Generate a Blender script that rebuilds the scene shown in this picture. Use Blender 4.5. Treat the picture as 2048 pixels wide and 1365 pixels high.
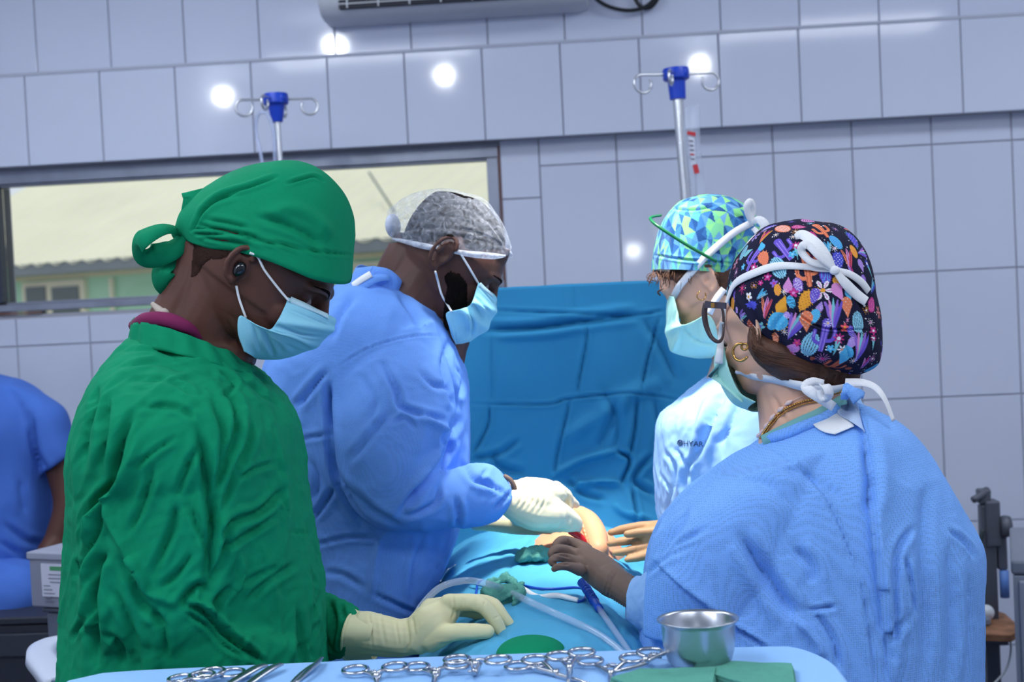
import bpy, bmesh, math, random
import numpy as np
from mathutils import Vector, Matrix
from mathutils.bvhtree import BVHTree

# ------------------------------------------------------------------ camera, world, lights
for o in list(bpy.data.objects): bpy.data.objects.remove(o)
SC = bpy.context.scene
COL = SC.collection
FPX = 2844.0
CAMZ = 1.55
YAW, PITCH, ROLL = 0.0694, -0.03, -0.0484
RM = (Matrix.Rotation(YAW, 3, 'Z') @ Matrix.Rotation(math.pi/2 + PITCH, 3, 'X') @ Matrix.Rotation(ROLL, 3, 'Z'))
camd = bpy.data.cameras.new('camera'); cam = bpy.data.objects.new('camera', camd); COL.objects.link(cam)
cam.matrix_world = Matrix.Translation((0, 0, CAMZ)) @ RM.to_4x4()
camd.sensor_width = 36.0; camd.lens = FPX/2048*36.0; camd.clip_start = 0.05; camd.clip_end = 200
camd.dof.use_dof = True; camd.dof.focus_distance = 2.05; camd.dof.aperture_fstop = 6.3
SC.camera = cam
SC.view_settings.view_transform = 'Standard'; SC.view_settings.look = 'None'
SC.view_settings.gamma = 1.0; SC.view_settings.use_curve_mapping = False
SC.view_settings.exposure = 0.0
world = bpy.data.worlds.new('sky'); SC.world = world; world.use_nodes = True
_bg = world.node_tree.nodes['Background']; _bg.inputs[0].default_value = (0.80, 0.90, 1.0, 1); _bg.inputs[1].default_value = 0.85

R_np = np.array(RM); C_np = np.array([0, 0, CAMZ])
RIGHT, UP, FWD = R_np[:, 0], R_np[:, 1], -R_np[:, 2]
def P(px, py, d):
    "world point on the sight line of a pixel at depth d"
    return C_np + d*(FWD + (px-1024)/FPX*RIGHT - (py-682.5)/FPX*UP)
def W(px, py, y):
    "world point where the sight line of a pixel meets the plane Y = y"
    v = FWD + (px-1024)/FPX*RIGHT - (py-682.5)/FPX*UP
    return C_np + v*(y/v[1])
def H(px, py, z):
    "world point where the sight line of a pixel meets the level plane Z = z"
    v = FWD + (px-1024)/FPX*RIGHT - (py-682.5)/FPX*UP
    return C_np + v*((z-CAMZ)/v[2])
def proj(V):
    c = (np.asarray(V)-C_np) @ R_np
    return 1024+FPX*c[..., 0]/-c[..., 2], 682.5-FPX*c[..., 1]/-c[..., 2], -c[..., 2]

def light(name, kind, loc, energy, color=(1, 1, 1), **kw):
    l = bpy.data.lights.new(name, kind); l.energy = energy; l.color = color
    for k, v in kw.items(): setattr(l, k, v)
    o = bpy.data.objects.new(name, l); COL.objects.link(o); o.location = loc
    return o
def aim(o, target):
    o.rotation_euler = (Vector(target)-Vector(o.location)).to_track_quat('-Z', 'Y').to_euler()
WALLY = 4.6; BEAMY = WALLY-0.0817
LAMPC = (0.90, 0.95, 1.0)
def mirrored(px, py, y, z):
    "where a lamp at height z hangs so that the wall at Y = y mirrors it at this pixel"
    p = W(px, py, y); v = p-C_np; v = np.array([v[0], -v[1], v[2]])
    return p+v*((z-p[2])/v[2])
for i, (px, py, yy) in enumerate(((440, 190, BEAMY), (893, 157, BEAMY), (1403, 131, BEAMY), (668, 92, WALLY))):
    p = mirrored(px, py, yy, 2.93)
    light('ceiling_bulb', 'POINT', p, 16, LAMPC, shadow_soft_size=0.045)
light('wall_lamp', 'POINT', mirrored(1268, 496, WALLY, 1.86), 5, LAMPC, shadow_soft_size=0.04)
# flat ceiling panels of the room, above and behind the photographer
for (x, y) in ((-1.35, 0.6), (1.35, 0.6), (-1.35, 3.0), (1.35, 3.0)):
    a = light('ceiling_panel_light', 'AREA', (x, y, 3.04), 19, LAMPC, shape='RECTANGLE', size=1.2, size_y=0.6)
# operating lamp above the field
lamp = light('operating_lamp', 'SPOT', (-0.03, 2.30, 2.55), 200, (1.0, 0.96, 0.88), spot_size=math.radians(32), spot_blend=0.75, shadow_soft_size=0.10)
aim(lamp, P(1205, 1000, 2.52))
sun = light('sun', 'SUN', (5, 20, 20), 0.7, (1.0, 0.97, 0.90), angle=math.radians(25))
aim(sun, (2.0, 32, 0))

# ------------------------------------------------------------------ materials
def lin(c):
    c = [x/255 for x in c]
    return tuple(x/12.92 if x <= 0.04045 else ((x+0.055)/1.055)**2.4 for x in c)
MATS = {}
def mat(name, rgb, rough=0.6, metal=0.0, bump=None, var=None, spec=0.5, sheen=0.0, trans=0.0, alpha=1.0, coat=0.0, sss=0.0, attr=None, ior=1.45, wave=None, weave=None, wrinkle=None):
    "rgb in 0-255; bump=(scale,strength[,detail]); var=(scale,amount)"
    if name in MATS: return MATS[name]
    m = bpy.data.materials.new(name); m.use_nodes = True; nt = m.node_tree; N = nt.nodes; L = nt.links
    b = N['Principled BSDF']
    c = lin(rgb)
    b.inputs['Base Color'].default_value = (*c, 1)
    b.inputs['Roughness'].default_value = rough; b.inputs['Metallic'].default_value = metal
    b.inputs['Specular IOR Level'].default_value = spec; b.inputs['IOR'].default_value = ior
    b.inputs['Sheen Weight'].default_value = sheen; b.inputs['Transmission Weight'].default_value = trans
    b.inputs['Alpha'].default_value = alpha; b.inputs['Coat Weight'].default_value = coat
    if sss:
        b.inputs['Subsurface Weight'].default_value = sss; b.inputs['Subsurface Radius'].default_value = (0.012, 0.004, 0.002)
        b.inputs['Subsurface Scale'].default_value = 0.6
    tc = N.new('ShaderNodeTexCoord')
    colsock = None
    if attr:
        at = N.new('ShaderNodeAttribute'); at.attribute_name = attr; colsock = at.outputs['Color']
    if var:
        n = N.new('ShaderNodeTexNoise'); n.inputs['Scale'].default_value = var[0]; n.inputs['Detail'].default_value = 4
        L.new(tc.outputs['Object'], n.inputs['Vector'])
        mr = N.new('ShaderNodeMapRange'); mr.inputs[1].default_value = 0.3; mr.inputs[2].default_value = 0.7
        mr.inputs[3].default_value = 1-var[1]; mr.inputs[4].default_value = 1+var[1]
        L.new(n.outputs['Fac'], mr.inputs[0])
        mx = N.new('ShaderNodeMix'); mx.data_type = 'RGBA'; mx.blend_type = 'MULTIPLY'; mx.inputs[0].default_value = 1
        if colsock: L.new(colsock, mx.inputs[6])
        else: mx.inputs[6].default_value = (*c, 1)
        L.new(mr.outputs[0], mx.inputs[7]); colsock = mx.outputs[2]
    hs = []
    if weave:   # embossed dots of a nonwoven sheet: (scale, colour amount, bump)
        v = N.new('ShaderNodeTexVoronoi'); v.inputs['Scale'].default_value = weave[0]; v.inputs['Randomness'].default_value = 0.25
        L.new(tc.outputs['Object'], v.inputs['Vector'])
        mr = N.new('ShaderNodeMapRange'); mr.inputs[1].default_value = 0.15; mr.inputs[2].default_value = 0.5
        mr.inputs[3].default_value = 1-weave[1]; mr.inputs[4].default_value = 1+weave[1]*0.6
        L.new(v.outputs['Distance'], mr.inputs[0])
        mx = N.new('ShaderNodeMix'); mx.data_type = 'RGBA'; mx.blend_type = 'MULTIPLY'; mx.inputs[0].default_value = 1
        if colsock: L.new(colsock, mx.inputs[6])
        else: mx.inputs[6].default_value = (*c, 1)
        L.new(mr.outputs[0], mx.inputs[7]); colsock = mx.outputs[2]
        hs.append((v.outputs['Distance'], weave[2]))
    if colsock: L.new(colsock, b.inputs['Base Color'])
    if bump:
        n = N.new('ShaderNodeTexNoise'); n.inputs['Scale'].default_value = bump[0]; n.inputs['Detail'].default_value = bump[2] if len(bump) > 2 else 3
        L.new(tc.outputs['Object'], n.inputs['Vector']); hs.append((n.outputs['Fac'], bump[1]))
    if wave:
        w = N.new('ShaderNodeTexWave'); w.inputs['Scale'].default_value = wave[0]; w.inputs['Distortion'].default_value = wave[2] if len(wave) > 2 else 0.5
        w.bands_direction = 'DIAGONAL'
        L.new(tc.outputs['Object'], w.inputs['Vector']); hs.append((w.outputs['Fac'], wave[1]))
    prev = None
    if wrinkle:   # (scale, strength, stretch xyz)
        mp = N.new('ShaderNodeMapping'); mp.inputs['Scale'].default_value = wrinkle[2]; L.new(tc.outputs['Object'], mp.inputs['Vector'])
        n = N.new('ShaderNodeTexNoise'); n.noise_type = 'RIDGED_MULTIFRACTAL'; n.inputs['Scale'].default_value = wrinkle[0]; n.inputs['Detail'].default_value = 3; n.inputs['Distortion'].default_value = 0.8
        n.inputs['Roughness'].default_value = 0.45
        L.new(mp.outputs[0], n.inputs['Vector'])
        bp = N.new('ShaderNodeBump'); bp.inputs['Strength'].default_value = wrinkle[1]; bp.inputs['Distance'].default_value = 0.006
        L.new(n.outputs[0], bp.inputs['Height']); prev = bp.outputs['Normal']
    for s, k in hs:
        bp = N.new('ShaderNodeBump'); bp.inputs['Strength'].default_value = k; bp.inputs['Distance'].default_value = 0.002
        L.new(s, bp.inputs['Height'])
        if prev: L.new(prev, bp.inputs['Normal'])
        prev = bp.outputs['Normal']
    if prev: L.new(prev, b.inputs['Normal'])
    MATS[name] = m
    return m
def veil(name, rgb, opacity, rough=0.5, noise=None, gloss=0.0):
    "thin see-through sheet: part clear, part diffuse, optional clear sheen"
    m = bpy.data.materials.new(name); m.use_nodes = True; nt = m.node_tree; N = nt.nodes; L = nt.links
    b = N['Principled BSDF']; b.inputs['Base Color'].default_value = (*lin(rgb), 1); b.inputs['Roughness'].default_value = rough
    b.inputs['Specular IOR Level'].default_value = 0.5+gloss
    t = N.new('ShaderNodeBsdfTransparent'); mx = N.new('ShaderNodeMixShader')
    if noise:
        tc = N.new('ShaderNodeTexCoord'); n = N.new('ShaderNodeTexNoise'); n.inputs['Scale'].default_value = noise[0]; n.inputs['Detail'].default_value = 6
        n.inputs['Distortion'].default_value = noise[2] if len(noise) > 2 else 0
        L.new(tc.outputs['Object'], n.inputs['Vector'])
        mr = N.new('ShaderNodeMapRange'); mr.inputs[1].default_value = 0.35; mr.inputs[2].default_value = 0.68
        mr.inputs[3].default_value = max(0, opacity-noise[1]); mr.inputs[4].default_value = min(1, opacity+noise[1])
        L.new(n.outputs['Fac'], mr.inputs[0]); L.new(mr.outputs[0], mx.inputs[0])
    else: mx.inputs[0].default_value = opacity
    L.new(t.outputs[0], mx.inputs[1]); L.new(b.outputs[0], mx.inputs[2])
    L.new(mx.outputs[0], N['Material Output'].inputs['Surface'])
    MATS[name] = m
    return m
def glass_pane(name):
    m = bpy.data.materials.new(name); m.use_nodes = True; nt = m.node_tree; N = nt.nodes; L = nt.links
    g = N.new('ShaderNodeBsdfGlossy'); g.inputs['Roughness'].default_value = 0.03
    t = N.new('ShaderNodeBsdfTransparent'); fr = N.new('ShaderNodeFresnel'); fr.inputs[0].default_value = 1.4
    mx = N.new('ShaderNodeMixShader'); L.new(fr.outputs[0], mx.inputs[0]); L.new(t.outputs[0], mx.inputs[1]); L.new(g.outputs[0], mx.inputs[2])
    L.new(mx.outputs[0], N['Material Output'].inputs['Surface']); MATS[name] = m
    return m

# ------------------------------------------------------------------ mesh helpers
def catmull(A, n):
    "smooth resampling of control rows A (k x c) to n rows"
    A = np.asarray(A, float)
    if A.ndim == 1: A = A[:, None]
    k = len(A)
    if k == 2: 
        t = np.linspace(0, 1, n)[:, None]; return A[0]*(1-t)+A[1]*t
    B = np.vstack([2*A[0]-A[1], A, 2*A[-1]-A[-2]])
    t = np.linspace(0, k-1, n); i = np.minimum(t.astype(int), k-2); f = (t-i)[:, None]
    p0, p1, p2, p3 = B[i], B[i+1], B[i+2], B[i+3]
    return 0.5*((2*p1)+(-p0+p2)*f+(2*p0-5*p1+4*p2-p3)*f**2+(-p0+3*p1-3*p2+p3)*f**3)
class MB:
    def __init__(s): s.V = []; s.F = []; s.n = 0
    def add(s, V, F):
        V = np.asarray(V, float).reshape(-1, 3); s.V.append(V)
        s.F += [tuple(int(i)+s.n for i in f) for f in F]; s.n += len(V); return s
    def rings(s, rings, cap=True, closed=True):
        m, n = len(rings), len(rings[0]); F = []
        for i in range(m-1):
            for j in range(n if closed else n-1):
                a = i*n+j; b = i*n+(j+1) % n
                F.append((a, b, b+n, a+n))
        V = np.asarray(rings).reshape(-1, 3)
        if cap and closed:
            F.append(tuple(range(n-1, -1, -1))); F.append(tuple(range((m-1)*n, m*n)))
        return s.add(V, F)
    def tube(s, pts, rad, seg=10, sub=None, cap=True, flat=None):
        pts = np.asarray(pts, float); rad = np.broadcast_to(np.asarray(rad, float), (len(pts),)).copy()
        if sub:
            q = catmull(np.hstack([pts, rad[:, None]]), sub); pts, rad = q[:, :3], np.abs(q[:, 3])
        n = len(pts); T = np.gradient(pts, axis=0); T /= np.linalg.norm(T, axis=1)[:, None]+1e-12
        ref = np.array([0, 0, 1.0]) if abs(T[0][2]) < 0.9 else np.array([1.0, 0, 0])
        u = np.cross(T[0], ref); u /= np.linalg.norm(u); R = []
        a = np.linspace(0, 2*math.pi, seg, endpoint=False)
        for i in range(n):
            u = u-T[i]*np.dot(u, T[i]); u /= np.linalg.norm(u); v = np.cross(T[i], u)
            R.append(pts[i]+rad[i]*(np.cos(a)[:, None]*u+np.sin(a)[:, None]*v))
        return s.rings(R, cap)
    def capsule(s, pts, rad, seg=12, sub=None):
        "tube with rounded ends"
        pts = np.asarray(pts, float); rad = np.broadcast_to(np.asarray(rad, float), (len(pts),)).copy()
        if sub:
            q = catmull(np.hstack([pts, rad[:, None]]), sub); pts, rad = q[:, :3], np.abs(q[:, 3])
        def endcap(p, q, r):
            d = p-q; d /= np.linalg.norm(d)+1e-12
            a = np.radians([25, 50, 72, 86])
            return [p+d*r*math.sin(x) for x in a], [r*math.cos(x) for x in a]
        e1, r1 = endcap(pts[-1], pts[-2], rad[-1]); e0, r0 = endcap(pts[0], pts[1], rad[0])
        return s.tube(np.array(e0[::-1]+list(pts)+e1), np.array(r0[::-1]+list(rad)+r1), seg)
    def ell(s, c, ax, seg=20, rin=12, M=None):
        c = np.asarray(c, float); R = []
        a = np.linspace(0, 2*math.pi, seg, endpoint=False)
        for i in range(1, rin):
            t = math.pi*i/rin
            q = np.stack([ax[0]*np.sin(t)*np.cos(a), ax[1]*np.sin(t)*np.sin(a), np.full(seg, ax[2]*math.cos(t))], 1)
            if M is not None: q = q @ np.asarray(M).T
            R.append(c+q)
        return s.rings(R[::-1], True)
    def box(s, lo, hi, M=None, c=(0, 0, 0)):
        x0, y0, z0 = lo; x1, y1, z1 = hi
        V = np.array([(x0, y0, z0), (x1, y0, z0), (x1, y1, z0), (x0, y1, z0), (x0, y0, z1), (x1, y0, z1), (x1, y1, z1), (x0, y1, z1)], float)
        if M is not None: V = V @ np.asarray(M).T+np.asarray(c)
        return s.add(V, [(0, 3, 2, 1), (4, 5, 6, 7), (0, 1, 5, 4), (1, 2, 6, 5), (2, 3, 7, 6), (3, 0, 4, 7)])
    def grid(s, G):
        G = np.asarray(G); m, n = G.shape[:2]
        return s.add(G.reshape(-1, 3), [(i*n+j, i*n+j+1, (i+1)*n+j+1, (i+1)*n+j) for i in range(m-1) for j in range(n-1)])
    def lathe(s, prof, c, seg=32, M=None):
        a = np.linspace(0, 2*math.pi, seg, endpoint=False); R = []
        for r, z in prof:
            q = np.stack([r*np.cos(a), r*np.sin(a), np.full(seg, z)], 1)
            if M is not None: q = q @ np.asarray(M).T
            R.append(np.asarray(c)+q)
        return s.rings(R, True)
    def plate(s, pts, thick, nrm):
        "flat polygon with thickness"
        pts = np.asarray(pts, float); n = len(pts); nrm = np.asarray(nrm, float); nrm = nrm/np.linalg.norm(nrm)*thick/2
        V = np.vstack([pts+nrm, pts-nrm])
        F = [tuple(range(n)), tuple(range(2*n-1, n-1, -1))]+[(i, i+n, (i+1) % n+n, (i+1) % n) for i in range(n)]
        return s.add(V, F)
    def arr(s): return np.vstack(s.V), s.F
    def obj(s, name, m, parent=None, smooth=True, auto=None, solid=None, bevel=None, sub=0):
        V, F = s.arr(); o = link(name, V, F, m, parent, smooth)
        if bevel:
            b = o.modifiers.new('bevel', 'BEVEL'); b.width = bevel; b.segments = 2; b.limit_method = 'ANGLE'
        if solid:
            k = o.modifiers.new('solid', 'SOLIDIFY'); k.thickness = solid; k.offset = 0
        if sub:
            k = o.modifiers.new('sub', 'SUBSURF'); k.levels = sub; k.render_levels = sub
        if auto: sharp(o, auto)
        return o
def to_mesh(name, V, F):
    me = bpy.data.meshes.new(name); V = np.asarray(V, np.float64)
    if isinstance(F, np.ndarray):
        k = F.shape[1]; me.vertices.add(len(V)); me.vertices.foreach_set('co', V.ravel())
        me.loops.add(F.size); me.loops.foreach_set('vertex_index', F.ravel().astype(np.int32))
        me.polygons.add(len(F)); me.polygons.foreach_set('loop_start', np.arange(0, F.size, k, dtype=np.int32))
        me.update(calc_edges=True)
    else: me.from_pydata(V.tolist(), [], F)
    return me
def link(name, V, F, m, parent=None, smooth=True):
    me = to_mesh(name, V, F)
    if smooth: me.polygons.foreach_set('use_smooth', [True]*len(me.polygons))
    if m: me.materials.append(m)
    o = bpy.data.objects.new(name, me); COL.objects.link(o)
    if parent is not None:
        o.parent = parent; o.matrix_parent_inverse = parent.matrix_basis.inverted()
    return o
def sharp(o, ang):
    bm = bmesh.new(); bm.from_mesh(o.data); a = math.radians(ang)
    for e in bm.edges:
        e.smooth = not (len(e.link_faces) == 2 and e.calc_face_angle(0) > a)
    bm.to_mesh(o.data); bm.free()
def thing(name, loc, label=None, cat=None, group=None, kind=None):
    o = bpy.data.objects.new(name, None); COL.objects.link(o); o.location = tuple(float(v) for v in loc); o.empty_display_size = 0.05
    return tag(o, label, cat, group, kind)
def tag(o, label=None, cat=None, group=None, kind=None):
    if label: o['label'] = label
    if cat: o['category'] = cat
    if group: o['group'] = group
    if kind: o['kind'] = kind
    return o
def remesh(mb, voxel, smooth=6, fac=0.5):
    "fuse overlapping closed shells to one skin; returns V, quads F"
    V, F = mb.arr(); me = to_mesh('tmp', V, F); o = bpy.data.objects.new('tmp', me); COL.objects.link(o)
    r = o.modifiers.new('r', 'REMESH'); r.mode = 'VOXEL'; r.voxel_size = voxel; r.adaptivity = 0
    if smooth:
        k = o.modifiers.new('s', 'SMOOTH'); k.factor = fac; k.iterations = smooth
    dg = bpy.context.evaluated_depsgraph_get(); ev = o.evaluated_get(dg); m2 = bpy.data.meshes.new_from_object(ev)
    n = len(m2.vertices); co = np.empty(n*3); m2.vertices.foreach_get('co', co)
    fi = np.empty(len(m2.loops), np.int32); m2.loops.foreach_get('vertex_index', fi)
    bpy.data.objects.remove(o); bpy.data.meshes.remove(me); bpy.data.meshes.remove(m2)
    return co.reshape(-1, 3), fi.reshape(-1, 4)
def vnormals(V, F):
    n = np.cross(V[F[:, 2]]-V[F[:, 0]], V[F[:, 3]]-V[F[:, 1]]); N = np.zeros_like(V)
    for k in range(4): np.add.at(N, F[:, k], n)
    return N/(np.linalg.norm(N, axis=1)[:, None]+1e-12)
_rs = np.random.RandomState(7); _perm = np.concatenate([_rs.permutation(256)]*3); _grad = _rs.normal(size=(256, 3)); _grad /= np.linalg.norm(_grad, axis=1)[:, None]
def noise(p):
    "gradient noise, about -0.5..0.5"
    p = np.asarray(p, float); i = np.floor(p).astype(int); f = p-i; u = f*f*f*(f*(f*6-15)+10); out = 0
    for dx in (0, 1):
        for dy in (0, 1):
            for dz in (0, 1):
                h = _perm[_perm[_perm[(i[:, 0]+dx) & 255]+((i[:, 1]+dy) & 255)]+((i[:, 2]+dz) & 255)]
                g = (_grad[h]*(f-np.array([dx, dy, dz]))).sum(1)
                w = (u[:, 0] if dx else 1-u[:, 0])*(u[:, 1] if dy else 1-u[:, 1])*(u[:, 2] if dz else 1-u[:, 2])
                out = out+w*g
    return out
def folds(V, F, strokes, front=True, N=None):
    """sculpt folds: each stroke = (kind, [(px,py)..], width_px, height_m); the path is where the fold runs.
    kind: v valley with soft lips, r ridge, s step (overlapped panel, raised to the right of the path)"""
    N = vnormals(V, F) if N is None else N
    px, py, dd = proj(V); view = (C_np-V); view /= np.linalg.norm(view, axis=1)[:, None]
    face = np.clip((N*view).sum(1)*1.6+0.15, 0, 1) if front else np.ones(len(V))
    D = np.zeros(len(V))
    for kind, path, w, h in strokes:
        path = catmull(np.array(path, float), max(3, len(path)*4)) if len(path) > 2 else np.array(path, float)
        reach = w*(6 if kind == 's' else 3.2)
        lo, hi = path.min(0)-reach, path.max(0)+reach
        idx = np.where((px > lo[0]) & (px < hi[0]) & (py > lo[1]) & (py < hi[1]) & (face > 0))[0]
        if not len(idx): continue
        q = np.stack([px[idx], py[idx]], 1); best = np.full(len(idx), 1e9); sd = np.zeros(len(idx)); tt = np.zeros(len(idx)); m = len(path)-1
        for i in range(m):
            a, b = path[i], path[i+1]; ab = b-a; L = (ab**2).sum()+1e-9
            t = np.clip(((q-a)@ab)/L, 0, 1); d = q-a-t[:, None]*ab; ds = (d**2).sum(1)
            s = np.sign(ab[0]*(q[:, 1]-a[1])-ab[1]*(q[:, 0]-a[0])); k = ds < best
            best[k] = ds[k]; sd[k] = (np.sqrt(ds)*s)[k]; tt[k] = ((i+t)/m)[k]
        taper = np.clip(np.minimum(tt, 1-tt)*5+0.08, 0, 1)**0.7
        x = sd/w
        if kind == 'v': g = -1.15*np.exp(-1.5*np.abs(x))*np.clip(1.25-np.abs(x)*.25, 0, 1)+0.42*np.exp(-((np.abs(x)-1.6)/0.9)**2)
        elif kind == 'r': g = np.exp(-x**2)
        elif kind == 's': g = np.where(x < 0, np.exp(x/3.0)/(1+np.exp(x*8)), -0.55*np.exp(-x/0.8)/(1+np.exp(-x*8)))
        D[idx] += h*g*taper*face[idx]
    return V+N*D[:, None]
def crumple(V, N, sc, amp, dirv=None, stretch=4.0, ridge=True, mask=None):
    "anisotropic noise: folds run along dirv"
    Q = V*sc
    if dirv is not None:
        d = np.asarray(dirv, float); d /= np.linalg.norm(d); a = (V@d)[:, None]
        Q = (V-a*d)*sc+a*d*sc/stretch
    w = np.stack([noise(Q*0.6+k*17.3) for k in range(3)], 1); n = noise(Q+w*1.2)
    if ridge: n = 0.35-np.abs(n)*1.9
    D = n*amp
    if mask is not None: D = D*mask
    return V+N*D[:, None]
def sections(secs, n=None, seg=64, ex=2.2, d=None):
    """closed body through image-space spans: each sec = (xl,yl,xr,yr,depth,thick[,depth_right]); half width from the span, thick = half depth in metres"""
    S = np.array([list(s)+([s[4]] if len(s) == 6 else []) for s in secs], float)
    S = catmull(S, n or len(secs)*8); a = np.linspace(0, 2*math.pi, seg, endpoint=False)
    ca, sa = np.cos(a), np.sin(a); ca = np.sign(ca)*np.abs(ca)**(2/ex); sa = np.sign(sa)*np.abs(sa)**(2/ex)
    R = []
    for xl, yl, xr, yr, dl, th, dr in S:
        A, B = P(xl, yl, dl), P(xr, yr, dr); c = (A+B)/2; u = (B-A)/2
        f = FWD-np.dot(FWD, u)*u/(np.dot(u, u)+1e-12); f /= np.linalg.norm(f)
        R.append(c+ca[:, None]*u+sa[:, None]*f*abs(th))
    return R
def bvh_of(o):
    dg = bpy.context.evaluated_depsgraph_get(); return BVHTree.FromObject(o, dg)
def bvh_raw(V, F): return BVHTree.FromPolygons(V.tolist(), F.tolist() if isinstance(F, np.ndarray) else F)
def hit(bvhs, px, py, dflt=2.2):
    "first surface behind a pixel"
    v = Vector(P(px, py, 1.0)-C_np).normalized(); best = None
    for b in (bvhs if isinstance(bvhs, (list, tuple)) else [bvhs]):
        r = b.ray_cast(Vector(C_np), v)
        if r[0] is not None and (best is None or r[3] < best[3]): best = r
    if best is None: return P(px, py, dflt), -FWD
    n = np.array(best[1]); 
    if np.dot(n, FWD) > 0: n = -n
    return np.array(best[0]), n
def ribbon(mb, pts, nrm, width, thick=0.0006, sub=24):
    "flat strap along pts, lying across nrm"
    pts = np.asarray(pts, float); nrm = np.asarray(nrm, float); wid = np.broadcast_to(np.asarray(width, float), (len(pts),))
    q = catmull(np.hstack([pts, nrm, wid[:, None]]), sub); p, n, w = q[:, :3], q[:, 3:6], q[:, 6]
    T = np.gradient(p, axis=0); s = np.cross(T, n); s /= np.linalg.norm(s, axis=1)[:, None]+1e-12; n = n/(np.linalg.norm(n, axis=1)[:, None]+1e-12)
    R = [[p[i]-s[i]*w[i]/2+n[i]*thick/2, p[i]+n[i]*thick*0.7, p[i]+s[i]*w[i]/2+n[i]*thick/2, p[i]+s[i]*w[i]/2-n[i]*thick/2, p[i]-s[i]*w[i]/2-n[i]*thick/2] for i in range(len(p))]
    return mb.rings(R, True)

def inpoly(poly, x, y):
    poly = np.asarray(poly, float); c = np.zeros(len(x), bool); dm = np.full(len(x), 1e9)
    for a, b in zip(poly, np.roll(poly, -1, 0)):
        k = ((a[1] > y) != (b[1] > y)) & (x < (b[0]-a[0])*(y-a[1])/(b[1]-a[1]+1e-12)+a[0]); c ^= k
        ab = b-a; t = np.clip(((x-a[0])*ab[0]+(y-a[1])*ab[1])/((ab**2).sum()+1e-9), 0, 1)
        dm = np.minimum(dm, np.hypot(x-a[0]-t*ab[0], y-a[1]-t*ab[1]))
    return c, dm
def pelt(name, V, F, poly, off, fade, m, parent, rough=0.0, near=None):
    "hair or beard grown on the part of a skin inside an outline (pixels); both sides of the head"
    N = vnormals(V, F); px, py, dd = proj(V); ins, dm = inpoly(poly, px, py)
    dm = dm+noise(V*90)*fade*.7
    if near is not None: ins &= dd < near
    keep = ins[F].all(1); F2 = F[keep]; ids = np.unique(F2); mp = -np.ones(len(V), int); mp[ids] = np.arange(len(ids))
    k = np.clip(dm/fade, 0, 1); V2 = V+N*((off*np.sqrt(k)-0.0012*(k < 0.05))+rough*noise(V*330)*k)[:, None]
    return link(name, V2[ids], mp[F2], m, parent)

def fit_round(V, cen, sil, k=.95, ymax=1e9):
    "keep a skull inside the outline of the cap that covers it"
    px, py, dd = proj(V); dx, dy = px-cen[0], py-cen[1]; r = np.hypot(dx, dy)+1e-9; a = np.arctan2(dy, dx)
    sil = np.asarray(sil, float)-np.asarray(cen); sa = np.arctan2(sil[:, 1], sil[:, 0]); sr = np.hypot(sil[:, 0], sil[:, 1]); o = np.argsort(sa)
    lim = np.interp(a, sa[o], sr[o]*k, left=1e9, right=1e9); m = (r > lim) & (py < ymax)
    f = np.where(m, lim/r-1, 0); return V+(np.outer(f*dx*dd/FPX, RIGHT)-np.outer(f*dy*dd/FPX, UP))
def fit_side(V, ys, xs, right=True):
    "keep a face behind a profile line"
    px, py, dd = proj(V); b = np.interp(py, ys, xs); m = (py > ys[0]) & (py < ys[-1]) & ((px < b) if right else (px > b))
    return V+np.outer(np.where(m, (b-px)*.93*dd/FPX, 0), RIGHT)
# ------------------------------------------------------------------ the room
TILE = mat('glazed_wall_tile', (206, 213, 234), 0.06, bump=(3.0, 0.05, 1), spec=0.45, var=(1.2, 0.03))
GROUT = mat('tile_grout', (164, 166, 178), 0.8, bump=(60, 0.2))
ALU = mat('window_aluminium', (150, 156, 172), 0.32, metal=0.55, bump=(30, 0.08), var=(14, 0.10))
PLASTER = mat('white_plaster', (205, 210, 222), 0.7, bump=(20, 0.1))
FLOORM = mat('floor_vinyl', (92, 96, 108), 0.35, var=(6, 0.06))
def tile_mesh(w, h, t=0.008, c=0.002):
    me = to_mesh('tile', [(-w/2, 0, -h/2), (w/2, 0, -h/2), (w/2, 0, h/2), (-w/2, 0, h/2), (-w/2, -t+c, -h/2), (w/2, -t+c, -h/2), (w/2, -t+c, h/2), (-w/2, -t+c, h/2),
        (-w/2+c, -t, -h/2+c), (w/2-c, -t, -h/2+c), (w/2-c, -t, h/2-c), (-w/2+c, -t, h/2-c)],
        [(8, 9, 10, 11), (4, 5, 9, 8), (5, 6, 10, 9), (6, 7, 11, 10), (7, 4, 8, 11), (0, 1, 5, 4), (1, 2, 6, 5), (2, 3, 7, 6), (3, 0, 4, 7)])
    me.materials.append(TILE); return me
_tm = {}
rt = random.Random(3)
def tile(x0, x1, z0, z1, y, parent):
    g = 0.0035; w, h = round(x1-x0-g, 4), round(z1-z0-g, 4)
    if w < 0.01 or h < 0.01: return
    if (w, h) not in _tm: _tm[(w, h)] = tile_mesh(w, h)
    o = bpy.data.objects.new('tile', _tm[(w, h)]); COL.objects.link(o); o.parent = parent
    o.location = ((x0+x1)/2, y, (z0+z1)/2); o.rotation_euler = (rt.gauss(0, 0.0016), 0, rt.gauss(0, 0.0016))
TW = 0.2484
ZT, ZB, ZL, ZL2 = 2.3566, 2.0547, 1.9712, 1.5706
TH = ZL-ZL2
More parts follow.
